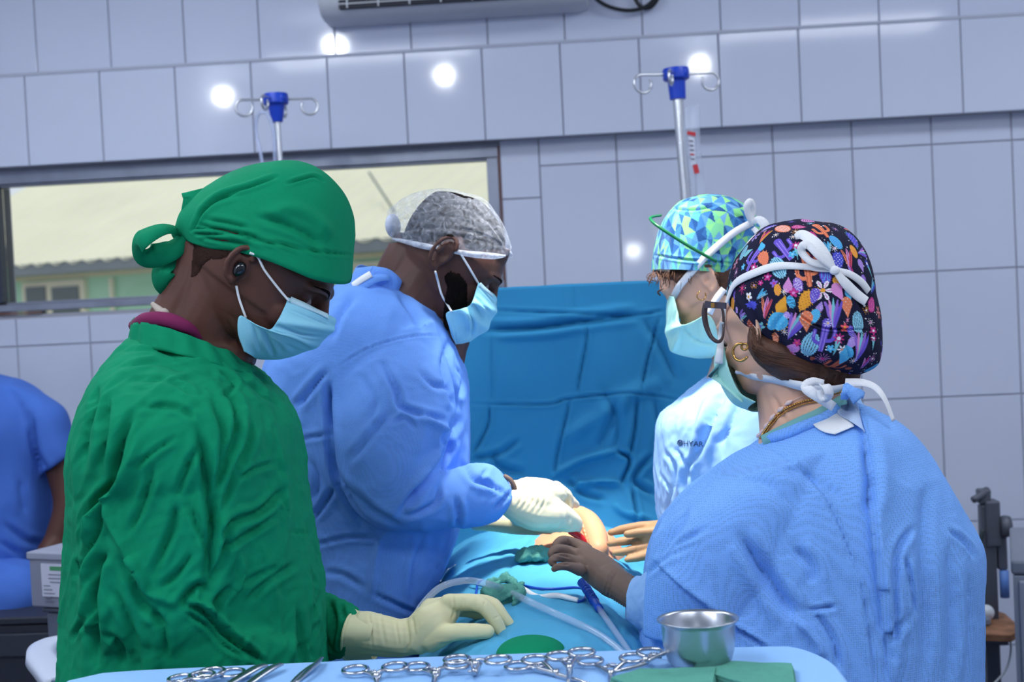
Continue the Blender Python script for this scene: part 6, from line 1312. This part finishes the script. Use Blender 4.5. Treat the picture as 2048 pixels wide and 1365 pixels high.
# forceps
def ringpts(c, a, b, ang, lift, n=26):
    t = np.linspace(0, 2*math.pi, n); ca_, sa2 = math.cos(ang), math.sin(ang)
    return [(c[0]+a*math.cos(x)*ca_-b*math.sin(x)*sa2, c[1]+a*math.cos(x)*sa2+b*math.sin(x)*ca_, c[2]+lift) for x in t]
def forceps(r1, r2, j, label, lift=0.0, grp='ring handled forceps in a row', L=.055, blade=False):
    A, B, J = H(*r1, TZ+.0065+lift), H(*r2, TZ+.010+lift), H(*j, TZ); th = thing('forceps', J, label, 'forceps', grp)
    axis = J-(A+B)/2; axis /= np.linalg.norm(axis); T_ = J+axis*L; up = np.array([0, 0, 1.0])
    for k, (c, s_) in enumerate(((A, 1), (B, -1))):
        h = TZ+.0035+lift+.0035*k; c = np.array([c[0], c[1], h]); other = B if k == 0 else A; dirv = (J-c); dirv[2] = 0; dirv /= np.linalg.norm(dirv); side = np.array([-dirv[1], dirv[0], 0])
        c[2] += .003; tau = math.radians(5); rp = np.array([c+.0146*math.cos(x)*np.array([1, 0, 0])+.0135*math.sin(x)*np.array([0, math.cos(tau), math.sin(tau)]) for x in np.linspace(0, 2*math.pi, 28)]); wm = MB().tube(np.vstack([rp, rp[1:2]]), .0025, 8, cap=False); wm.obj('finger_ring', STEEL, th)
        s0 = rp[np.argmin(np.linalg.norm(rp-np.array([J[0], J[1], c[2]]), axis=1))]; jj = np.array([J[0], J[1], TZ+.0045+lift]); tip = np.array([T_[0], T_[1], TZ+.003+lift])+side*0
        m_ = MB(); m_.tube([s0-dirv*.002, s0+dirv*.010, jj-dirv*.004, jj+axis*.010, tip], [.0024, .0026, .0031, .0034, .0018], 8, 18); m_.obj('shank', STEEL, th)
        mid = s0*.72+jj*.28; tow = (other-c); tow[2] = 0; tow /= np.linalg.norm(tow)
        rb_ = MB(); rb_.tube([mid, mid+tow*.018], [.0016, .0012], 6)
        for q in range(3): rb_.tube([mid+tow*(.009+.003*q)+up*.001, mid+tow*(.009+.003*q)+up*.003], .0009, 5)
        rb_.obj('ratchet', STEEL, th)
    MB().lathe([(.0001, -.004), (.0038, -.004), (.0038, .004), (.0001, .0042)], (J[0], J[1], TZ+.005+lift), 12).obj('pivot', STEEL, th)
    return th
forceps((711, 1341), (791, 1335), (753, 1362), 'leftmost ring handled forceps, beside the cream glove')
forceps((833, 1335), (914, 1331), (871, 1358), 'second ring handled forceps from the left, its right ring under its neighbour')
forceps((914, 1320), (996, 1321), (952, 1352), 'third ring handled forceps from the left, left ring lying over another ring', lift=.008)
forceps((1036, 1333), (1070, 1321), (1112, 1356), 'fourth ring handled forceps, its rings overlapped and pointing to the right', lift=.0)
forceps((1119, 1313), (1163, 1306), (1140, 1360), 'fifth ring handled forceps, lying on top behind the green cloth', lift=.008)
forceps((1180, 1323), (1266, 1317), (1222, 1357), 'sixth ring handled forceps, standing wide open left of the bowl', lift=.0)
forceps((1300, 1306), (1364, 1300), (1292, 1344), 'forceps with one ring showing and the other behind the steel bowl', lift=.008)
def scissors(r1, r2, j, label):
    t_ = forceps(r1, r2, j, label, grp='scissors at the left of the table', L=.05); t_.name = 'scissors'; t_['category'] = 'scissors'; return t_
scissors((464, 1347), (424, 1345), (400, 1371), 'shiny scissors with two visible rings at the left of the instrument table')
scissors((362, 1359), (404, 1352), (352, 1382), 'scissors lying leftmost on the instrument table, rings partly under the others')
def blade(L, w, label, nm, cat, lift=0.0):
    q = [np.array([*H(x, y, TZ)[:2], TZ+.003+lift+z]) for x, y, z in L]; m_ = MB(); ribbon(m_, q, [(0, -.35, 1)]*len(q), w, .0022, 20); return tag(m_.obj(nm, STEELD, None), label, cat)
blade([(455, 1376, 0), (490, 1362, .004), (515, 1351, .006), (533, 1344, .005)], [.008, .010, .011, .007], 'left flat steel retractor blade beside the scissors', 'retractor', 'retractor')
blade([(495, 1376, 0), (525, 1361, .004), (548, 1350, .006), (564, 1342, .005)], [.008, .010, .010, .006], 'right flat steel retractor blade beside the tweezers', 'retractor', 'retractor')
tz_ = thing('tweezers', H(610, 1355, TZ), 'slim steel tweezers between the retractor blades and the forceps', 'tweezers')
for k, (dx, dz) in enumerate(((0, .003), (16, .007))):
    q = [np.array([*H(x+dx*f, y, TZ)[:2], TZ+dz+z]) for x, y, z, f in ((578, 1378, 0, 1), (600, 1360, .002, 1), (622, 1345, .003, .7), (640, 1329, .001, .3))]
    m_ = MB(); ribbon(m_, q, [(0, -.5, 1)]*4, [.004, .006, .007, .004], .0018, 20); m_.obj('arm', STEELD, tz_)
# folded green cloths in front
def towel(P4, th, label, seed):
    q = np.array([H(x, y, TZ) for x, y in P4]); n = 40; mb = MB(); rows = []
    for lay_ in range(3):
        z0 = TZ+.001+lay_*th/3; z1 = z0+th/3-.0008; ins = .004*lay_
        for z in (z0, z1):
            pass
        G0 = []; c = q.mean(0)
        for u in np.linspace(0, 1, n):
            G0.append([(q[0]*(1-u)+q[1]*u)*(1-v)+(q[3]*(1-u)+q[2]*u)*v for v in np.linspace(0, 1, n)])
        G0 = np.array(G0); G0 = G0+(c-G0)*(.02*lay_); top = G0.copy(); top[..., 2] = z1+.0022*noise(G0.reshape(-1, 3)*35+seed).reshape(n, n); bot = G0.copy(); bot[..., 2] = z0
        Vt = np.vstack([top.reshape(-1, 3), bot.reshape(-1, 3)]); Ft = []
        for i in range(n-1):
            for j in range(n-1): a = i*n+j; Ft += [(a, a+1, a+n+1, a+n), (a+n*n+n, a+n*n+n+1, a+n*n+1, a+n*n)]
        rim = [i*n for i in range(n)]+[(n-1)*n+j for j in range(1, n)]+[i*n+n-1 for i in range(n-2, -1, -1)]+[j for j in range(n-2, 0, -1)]
        for a, b in zip(rim, rim[1:]+rim[:1]): Ft.append((a, a+n*n, b+n*n, b))
        mb.add(Vt, Ft)
    return tag(mb.obj('folded_gauze', GAUZE, None, smooth=False, bevel=None), label, 'gauze', 'folded green gauze on the instrument table')
towel([(1362, 1344), (1418, 1337), (1588, 1343), (1600, 1420)], .009, 'folded green gauze square in front of the steel bowl', 1.0)
towel([(1218, 1374), (1278, 1356), (1436, 1352), (1420, 1440)], .010, 'folded green gauze nearest the camera, left of the other one', 5.0)
# ------------------------------------------------------------------ drip stands
CHROME = mat('chrome', (214, 217, 222), .26, metal=.85)
HUB = mat('stand_blue', (16, 66, 196), .35)
def drip_stand(top, low, d, label, hooks, r=.013, hub=(.030, .016, .085)):
    A, B = P(*top, d), P(*low, d); v = (B-A)/np.linalg.norm(B-A); base = A+v*((A[2]-.12)/-v[2]); th = thing('drip_stand', (base[0], base[1], 0), label, 'drip stand', 'drip stands by the wall')
    MB().tube([A+v*.03, A*.7+base*.3, base], r, 16).obj('pole', CHROME, th, auto=40)
    u = -v; a1 = RIGHT-np.dot(RIGHT, u)*u; a1 /= np.linalg.norm(a1); a2 = np.cross(u, a1); Mx = np.stack([a1, a2, u], 1)
    MB().lathe([(.001, .004), (hub[0]*.95, .004), (hub[0], -.002), (hub[0], -.024), (hub[0]*.9, -.028), (hub[0]*.68, -.030), (hub[1]*1.15, -hub[2]), (.001, -hub[2])], A, 24, Mx).obj('hub', HUB, th, auto=40)
    for k in range(4):
        a = math.pi/2*k+math.pi/4; MB().ell(A+(a1*math.cos(a)+a2*math.sin(a))*hub[0]*.8-u*.012, (.011, .011, .014)).obj('hub_lug', HUB, th)
    for (dx, dz, ln, hr) in hooks:
        dirv = a1*dx+a2*dz; dirv /= np.linalg.norm(dirv); s0 = A-u*.012+dirv*hub[0]*.8; s1 = A-u*.012+dirv*(ln-hr); L = [s0, s0*.5+s1*.5, s1]
        for t in np.radians(np.linspace(70, -210, 12)): L.append(s1+dirv*(.2*hr+hr*math.cos(t))+u*(hr*math.sin(t)-hr*.95))
        MB().tube(L, .0038, 8, 60).obj('hook', CHROME, th)
    for k in range(5):
        a = 2*math.pi*k/5+.3; q = np.array([math.cos(a), math.sin(a), 0])*.28; b_ = np.array([base[0], base[1], 0])
        MB().tube([b_+(0, 0, .12), b_+q*.5+(0, 0, .09), b_+q+(0, 0, .06)], .012, 8).obj('foot', CHROME, th)
        MB().lathe([(.001, -.014), (.027, -.014), (.027, .014), (.001, .014)], b_+q+(0, 0, .027), 14, np.array([[0, 0, 1], [0, 1, 0], [1, 0, 0]])).obj('castor', mat('castor_black', (30, 30, 34), .5), th)
    return th
drip_stand((551, 191), (560, 318), 4.15, 'chrome drip stand with blue hub behind the green cap', [(1, .25, .116, .024), (-1, -.35, .113, .024), (.12, 1, .10, .02), (-.3, -1, .09, .02)], r=.0085, hub=(.037, .014, .078))
drip_stand((1351, 140), (1371, 385), 3.85, 'leaning chrome drip stand with blue hub behind the triangle cap', [(1, .2, .116, .024), (-1, -.35, .120, .025), (.12, 1, .09, .02), (-.35, -1, .085, .02)], r=.0145, hub=(.036, .019, .08))
tag(MB().tube(pts([(527, 340, 4.1), (520, 300, 4.1), (512, 262, 4.1), (514, 236, 4.09), (523, 225, 4.08), (534, 228, 4.08), (545, 252, 4.085), (549, 285, 4.09), (550, 340, 4.1)]), .0055, 10, 60).obj('drip_tube', veil('drip_clear', (190, 204, 240), .45, .15, gloss=.5), None), 'loop of clear drip tubing hanging from the left stand hook', 'tube')
bag = thing('drip_bag', P(1395, 390, 3.78), 'empty clear drip bag with red label hanging on the right stand', 'drip bag')
rowsb = [(1371, 214, 1392, 208, .004), (1368, 226, 1400, 216, .008), (1367, 262, 1400, 258, .012), (1369, 300, 1402, 298, .012), (1376, 345, 1406, 340, .010), (1386, 392, 1412, 388, .008), (1392, 430, 1416, 428, .006)]
MB().rings(sections([(a, b, c, d_, 3.78, t) for a, b, c, d_, t in rowsb], 40, 28, 2.4), True).obj('bag', veil('bag_clear', (206, 216, 238), .30, .2, gloss=.5), bag)
def quadp(L, d, nm, m, th=.0008): return MB().plate(pts([(x, y, d) for x, y in L]), th, -FWD).obj(nm, m, bag, smooth=False)
redl = mat('label_red', (196, 52, 60), .6)
quadp([(1375, 262), (1391, 265), (1391, 273), (1374, 269)], 3.766, 'red_print', redl); quadp([(1385, 331), (1395, 328), (1399, 346), (1389, 348)], 3.766, 'red_print', redl)
quadp([(1376, 273), (1389, 276), (1391, 328), (1383, 330)], 3.767, 'label', mat('label_pale', (205, 210, 226), .7))
gp = mat('label_grey', (120, 120, 140), .7)
for k in range(5): quadp([(1378+k*.8, 280+k*9), (1386+k*.8, 281+k*9), (1386+k*.8, 284+k*9), (1378+k*.8, 283+k*9)], 3.7655, 'print_line', gp if k != 3 else redl)

# ------------------------------------------------------------------ person in scrubs on the far left
DS = 3.9
ps = thing('person', (P(-40, 1200, DS)[0], DS, 0), 'person in blue short sleeved scrubs sitting at the far left edge', 'person')
SCRUB = mat('scrub_blue', (72, 112, 196), .85, bump=(60, .2), wrinkle=(9, .3, (1, 1, .6)), spec=.15)
mb = MB(); Ms = frame(-1, 10, 40); Os = P(-95, 640, DS); tfs = head_parts(mb, Ms, Os, 1.0)
mb.tube(pts([(-85, 680, DS), (-75, 740, DS), (-70, 830, DS)]), [.055, .06, .10], 20, 14)
mb.capsule(pts([(100, 850, DS-.05), (124, 930, DS-.06), (134, 1010, DS-.08), (112, 1085, DS-.10)]), [pr(36, DS), pr(34, DS), pr(27, DS), pr(24, DS)], 16, 20)
mb.capsule(pts([(112, 1085, DS-.10), (80, 1130, DS-.16), (58, 1175, DS-.2)]), [pr(25, DS), pr(20, DS), pr(17, DS)], 14, 12)
for L in ([(58, 1180, DS-.2), (56, 1205, DS-.21), (61, 1222, DS-.21)], [(64, 1180, DS-.2), (68, 1212, DS-.21), (71, 1238, DS-.21)], [(52, 1180, DS-.2), (46, 1205, DS-.2), (48, 1225, DS-.2)]): mb.capsule(pts(L), [pr(11, DS), pr(7, DS), pr(6, DS)], 10, 8)
mb.capsule(pts([(-70, 800, DS), (0, 815, DS-.02), (90, 850, DS-.05)]), [.06, .06, .05], 12, 8)
V, F = remesh(mb, .005, 4); link('body', V, F, mat('skin_plain_brown', (84, 54, 46), .5, spec=.3), ps)  # bare skin in one even brown
mb = MB().rings(sections([(-150, 740, -10, 748, DS, .07), (-205, 775, 62, 775, DS, .15), (-225, 850, 110, 840, DS, .18), (-225, 950, 106, 940, DS, .18), (-220, 1040, 104, 1040, DS, .18), (-215, 1110, 92, 1110, DS, .19), (-210, 1165, 62, 1165, DS, .19)], 60, 48, 2.3), True)
mb.rings(sections([(20, 765, 70, 780, DS-.03, .07), (60, 850, 126, 815, DS-.05, .08), (78, 905, 144, 868, DS-.06, .075), (90, 950, 155, 905, DS-.065, .065)], 24, 30, 2.2), True)
finish('scrub_top', mb, .007, SCRUB, ps, 4, crump=[dict(sc=8, amp=.008, dirv=UP, stretch=2)], strokes=[('v', [(62, 830), (70, 900), (95, 950)], 8, .012), ('v', [(10, 1050), (50, 1080), (90, 1090)], 8, .010), ('v', [(0, 1085), (40, 1110)], 6, .008), ('v', [(40, 960), (50, 1030)], 10, .006)])
mb = MB(); mb.capsule(pts([(-140, 1180, DS), (-40, 1185, DS-.15), (30, 1190, DS-.3)]), [.11, .095, .08], 18, 12); mb.capsule(pts([(-60, 1180, DS+.1), (0, 1180, DS-.05), (40, 1175, DS-.2)]), [.10, .09, .075], 18, 12)
for dx in (0, .22):
    k = P(20, 1195, DS-.3); mb.capsule([(k[0]-dx, k[1]+dx*.3, k[2]), (k[0]-dx, k[1]+dx*.3+.03, .45), (k[0]-dx, k[1]+dx*.3+.06, .10)], [.08, .065, .06], 16, 12)
V, F = remesh(mb, .008, 5); V = crumple(V, vnormals(V, F), 9, .008); link('trousers', V, F, SCRUB, ps)
k = P(20, 1195, DS-.3); 
for dx in (0, .22): shoe(ps, (k[0]-dx, k[1]+.04), -FWD)
so = P(-80, 1235, DS-.02); stl = thing('stool', (so[0], so[1], 0), 'black padded stool under the seated person in scrubs', 'stool'); zs_ = so[2]-.06
blkv = mat('black_vinyl', (22, 24, 32), .45)
MB().lathe([(.001, zs_-.07), (.20, zs_-.07), (.215, zs_-.05), (.215, zs_-.02), (.20, zs_), (.001, zs_)], (so[0], so[1], 0), 32).obj('seat', blkv, stl)
MB().tube([(so[0], so[1], zs_-.07), (so[0], so[1], .08)], .028, 12).obj('column', blkv, stl)
for i_ in range(5):
    a = i_*1.2566; MB().box((0, -.025, .0), (.28, .025, .05), np.array([[math.cos(a), -math.sin(a), 0], [math.sin(a), math.cos(a), 0], [0, 0, 1]]), (so[0], so[1], .03)).obj('foot', blkv, stl, smooth=False)
# dark trolley in front of the stool
q0, q1 = P(-60, 1238, 3.35), P(84, 1246, 3.35); tr_ = thing('dark_cabinet', ((q0[0]+q1[0])/2, 3.5, 0), 'low charcoal cabinet below the seated person, at the left edge', 'cabinet')
CH = mat('charcoal_panel', (40, 44, 58), .5, var=(5, .06))
MB().box((q0[0], 3.32, .02), (q1[0], 3.46, q1[2]-.02)).obj('body', CH, tr_, smooth=False, bevel=.006); MB().box((q0[0]-.01, 3.31, q1[2]-.018), (q1[0]+.004, 3.47, q1[2])).obj('top_panel', CH, tr_, smooth=False, bevel=.004)
MB().box((q0[0]+.01, 3.31, P(20, 1335, 3.33)[2]), (q1[0]-.006, 3.319, q1[2]-.04)).obj('door', mat('charcoal_door', (48, 52, 66), .45), tr_, smooth=False, bevel=.003)
# grey machine with paper label, on a clear box, and white chair
DX = 3.08
gm = thing('grey_machine', P(110, 1230, DX), 'grey metal equipment box with white paper label behind the green gown', 'equipment box')
GM = mat('machine_grey', (128, 132, 150), .5, bump=(40, .05))
fx = np.array([.94, -.34, 0]); fx /= np.linalg.norm(fx); fy = np.array([.34, .94, 0]); fy /= np.linalg.norm(fy)
c0 = P(57, 1108, DX); cb = P(62, 1215, DX); zt, zb = c0[2], cb[2]; wd, dp = .36, .30
MX = np.stack([fx, fy, np.array([0, 0, 1.0])], 1); o0 = np.array([c0[0], c0[1], 0])
MB().box((0, 0, zb), (wd, dp, zt), MX, o0).obj('casing', GM, gm, smooth=False, bevel=.004); MB().box((-.004, -.004, zt-.012), (wd+.004, dp+.004, zt+.004), MX, o0).obj('lid', mat('machine_lid', (150, 154, 172), .5), gm, smooth=False, bevel=.003)
MB().box((.035, -.0035, zb+.025), (.125, -.0005, zt-.020), MX, o0).obj('paper_label', mat('label_paper', (196, 198, 214), .8), gm, smooth=False)
gk = mat('label_green', (70, 140, 96), .8); hgt = zt-zb
MB().box((.060, -.0042, zt-.034), (.116, -.0036, zt-.025), MX, o0).obj('label_heading', gk, gm, smooth=False); 
for i_ in range(8):
    z = zt-.042-.0082*i_
    x0_, x1_ = ((.055, .112) if i_ < 3 else (.040, .058+.006*(i_ % 3)))
    MB().box((x0_+.004*(i_ == 2), -.0042, z-.0022), (x1_-.006*(i_ == 1), -.0036, z), MX, o0).obj('label_line', gp, gm, smooth=False)
tag(MB().box((.06, .04, zt+.0045), (.30, .22, zt+.0105), MX, o0).obj('paper_sheets', mat('paper_cream', (226, 214, 208), .8), None, smooth=False, bevel=.001), 'loose cream paper sheets lying on the grey machine', 'paper')
cbx = thing('clear_box', P(120, 1290, DX), 'translucent grey plastic box under the grey machine', 'box'); o1 = o0+fx*.03+fy*.01
MB().box((0, 0, P(100, 1330, DX)[2]), (wd-.06, dp-.03, zb-.012), MX, o1).obj('body', mat('smoky_plastic', (86, 94, 112), .25, var=(14, .15)), cbx, smooth=False, bevel=.006); MB().box((-.006, -.006, zb-.0115), (wd-.054, dp-.024, zb-.002), MX, o1).obj('lid', mat('box_lid', (60, 66, 82), .4), cbx, smooth=False, bevel=.003)
zt2 = P(100, 1330, DX)[2]; trl = thing('equipment_trolley', (o1[0], o1[1], 0), 'plain grey trolley carrying the equipment boxes', 'trolley')
MB().box((-.02, -.0, zt2-.03), (wd-.04, dp, zt2-.001), MX, o1).obj('shelf', GM, trl, smooth=False, bevel=.004)
for x in (0.0, wd-.08):
    for y in (.02, dp-.03): MB().box((x, y, 0), (x+.025, y+.025, zt2-.03), MX, o1).obj('leg', GM, trl, smooth=False)
# white plastic chair
DC = 2.6
wc = thing('plastic_chair', P(120, 1400, DC), 'white plastic armchair behind the green gown, one arm showing', 'chair'); wc.location.z = 0
WP = mat('chair_plastic', (206, 214, 232), .35)
m_ = MB(); L = [(240, 1268, 2.78), (190, 1278, 2.77), (135, 1283, 2.74), (95, 1292, 2.68), (82, 1312, 2.60), (100, 1338, 2.52), (122, 1366, 2.46)]
q = catmull(np.array(pts(L)), 50); R_ = []
for i_ in range(50):
    t_ = q[min(i_+1, 49)]-q[max(i_-1, 0)]; t_ /= np.linalg.norm(t_); s_ = np.cross(t_, (0, 0, 1)); s_ /= np.linalg.norm(s_); u_ = np.cross(s_, t_)
    R_.append([q[i_]+s_*.028*x+u_*.011*y for x, y in ((-1, -1), (-.9, .6), (-.5, 1), (.5, 1), (.9, .6), (1, -1), (.8, -1.2), (.7, 0), (-.7, 0), (-.8, -1.2))])
m_.rings(R_, True); m_.obj('arm_rest', WP, wc)
a0, a1 = q[0], q[30]; zseat = .43
m_ = MB(); sx = P(150, 1340, 2.6); m_.box((sx[0]-.19, sx[1]-.2, zseat-.02), (sx[0]+.24, sx[1]+.2, zseat+.012)); m_.obj('seat', WP, wc, smooth=False, bevel=.01)
m_ = MB(); bk = [q[0]+(0, .02, 0), q[8]+(0, .01, 0), q[16]]
G = []
for z in np.linspace(0, 1, 12):
    G.append([np.array([p_[0], p_[1], zseat+.012+(p_[2]-zseat-.02)*z]) for p_ in catmull(np.array([q[0], q[6], q[12], q[18], q[22]]), 20)])
m_.grid(np.array(G)); m_.obj('back_shell', WP, wc, solid=.006)
for x, y in ((-.17, -.18), (.22, -.18), (-.17, .18), (.22, .18)): MB().tube([(sx[0]+x, sx[1]+y, zseat-.01), (sx[0]+x*1.15, sx[1]+y*1.15, 0)], [.024, .018], 10).obj('leg', WP, wc)
MB().tube([q[44], (q[44][0], q[44][1], zseat)], [.024, .022], 10).obj('arm_post', WP, wc)

# ------------------------------------------------------------------ right side: stand with clamp and board, cabinet
DR = 3.7
st_ = thing('clamp_stand', (P(1968, 1365, DR)[0], DR, 0), 'grey metal stand with clamp head and wooden shelf beside the blue gown', 'stand')
GS = mat('stand_grey', (92, 96, 108), .45, metal=.3)
pb_ = P(1972, 1010, DR); bz = np.array([pb_[0], pb_[1], 0]); 
MB().box((bz[0]-.018, bz[1]-.018, .03), (bz[0]+.018, bz[1]+.018, pb_[2])).obj('post', GS, st_, smooth=False, bevel=.003)
def at_st(dx, dz, dy=0.0): return np.array([bz[0]+dx, bz[1]+dy, pb_[2]+dz])
MB().tube([at_st(-.040, .018, -.03), at_st(-.02, .026, -.02), at_st(.004, .036, 0)], [.009, .0095, .012], 10, 8).obj('lever', GS, st_)
def sbox(nm, lo, hi, at, m=GS, bev=.005): return MB().box(tuple(np.array(lo)+at), tuple(np.array(hi)+at)).obj(nm, m, st_, smooth=False, bevel=bev)
sbox('clamp_cap', (-.016, -.018, 0), (.016, .018, .038), at_st(-.006, .004))
sbox('clamp_body', (-.018, -.026, -.12), (.020, .026, 0), at_st(.010, .012)); sbox('clamp_jaw', (-.010, -.018, -.10), (.014, .018, 0), at_st(.032, -.07))
MB().lathe([(.001, -.012), (.026, -.012), (.029, 0), (.026, .012), (.001, .012)], at_st(.042, -.055, -.02), 20, np.array([[0, 0, 1], [0, 1, 0], [-1, 0, 0]])).obj('clamp_knob', GS, st_)
MB().tube([at_st(.034, -.17, -.02), at_st(.034, -.24, -.02)], .012, 10).obj('blue_grip', mat('grip_blue', (90, 130, 200), .4), st_)
MB().tube([at_st(-.018, -.06, -.03), at_st(-.03, -.12, -.035), at_st(-.028, -.3, -.03), at_st(-.026, -.34, -.03)], .006, 8, 20).obj('hose', mat('hose_dark', (34, 48, 54), .5), st_)
zbd = P(1960, 1246, DR)[2]
bp_ = [P(1890, 1268, DR-.12), P(2022, 1272, DR-.18), P(2044, 1256, DR-.12), P(2010, 1222, DR+.05), P(1960, 1200, DR+.16), P(1890, 1196, DR+.16)]
m_ = MB(); m_.plate([(q[0], q[1], zbd) for q in bp_], .018, (0, 0, 1)); m_.obj('wooden_shelf', mat('raw_wood', (150, 106, 78), .8, var=(24, .35), bump=(60, .4)), st_, smooth=False, bevel=.002)
sbox('shelf_bracket', (-.06, -.06, -.05), (.03, .06, -.011), np.array([bz[0], bz[1], zbd]))
for i_ in range(3):
    a = i_*2.094+.4; MB().box((0, -.02, 0), (.24, .02, .03), np.array([[math.cos(a), -math.sin(a), 0], [math.sin(a), math.cos(a), 0], [0, 0, 1]]), (bz[0], bz[1], 0)).obj('foot', GS, st_, smooth=False)
wdv = thing('white_sensor', (P(1950, 1240, DR-.1)[0], P(1950, 1240, DR-.1)[1], zbd+.01), 'small white handheld device lying on the wooden shelf', 'device')
zz = zbd+.0095; p0 = P(1940, 1240, DR-.06); p1 = P(1972, 1230, DR-.06)
m_ = MB(); m_.capsule([(p0[0]-.03, p0[1], zz+.030), (p1[0], p1[1], zz+.030)], .021, 16, 6); m_.obj('body', mat('device_white', (226, 232, 238), .35), wdv)
m_ = MB(); m_.box((p0[0]-.03, p0[1]-.022, zz), (p1[0]+.006, p1[1]+.022, zz+.022)); m_.obj('base', mat('device_grey', (140, 148, 164), .4), wdv, smooth=False, bevel=.006)
tag(MB().tube(pts([(2016, 1262, DR-.1), (2022, 1300, DR-.12), (2012, 1340, DR-.14), (1985, 1372, DR-.16)]), .0028, 8, 24).obj('thin_cable', mat('cable_white', (190, 198, 206), .4), None), 'thin white cable hanging from the wooden shelf', 'cable')
DK = 2.98
k0 = P(2021, 1122, DK); cabn = thing('grey_cabinet', (k0[0]+.2, k0[1]+.2, 0), 'pale grey drawer cabinet cut by the right edge of the picture', 'cabinet')
KG = mat('cabinet_grey', (150, 156, 170), .45); KG2 = mat('cabinet_top', (120, 126, 140), .4)
z1_, z2_ = P(2030, 1150, DK)[2], k0[2]
gy = np.array([k0[0], k0[1], 0]); gy /= np.linalg.norm(gy); gx = np.array([gy[1], -gy[0], 0]); MK = np.stack([gx, gy, np.array([0, 0, 1.0])], 1); ok_ = np.array([k0[0], k0[1], 0])
kb2 = lambda lo, hi: MB().box(lo, hi, MK, ok_)
kb2((0, 0, z1_), (.45, .42, z2_)).obj('top', KG2, cabn, smooth=False, bevel=.006)
kb2((.004, .006, .04), (.446, .415, z1_-.002)).obj('body', KG, cabn, smooth=False, bevel=.004)
zd = z1_-.012
for i_ in range(3):
    hgt_ = (z1_-.08)/3; dw = kb2((.015, -.006, zd-hgt_+.012), (.435, .005, zd)).obj('drawer', KG, cabn, smooth=False, bevel=.004)
    MB().tube([ok_+gx*.03-gy*.012+(0, 0, zd-.045), ok_+gx*.2-gy*.014+(0, 0, zd-.05)], .005, 8).obj('handle', KG2, dw); zd -= hgt_
for x in (.03, .42):
    for y in (.03, .39): MB().tube([ok_+gx*x+gy*y+(0, 0, .04), ok_+gx*x+gy*y], .018, 10).obj('foot', KG2, cabn)
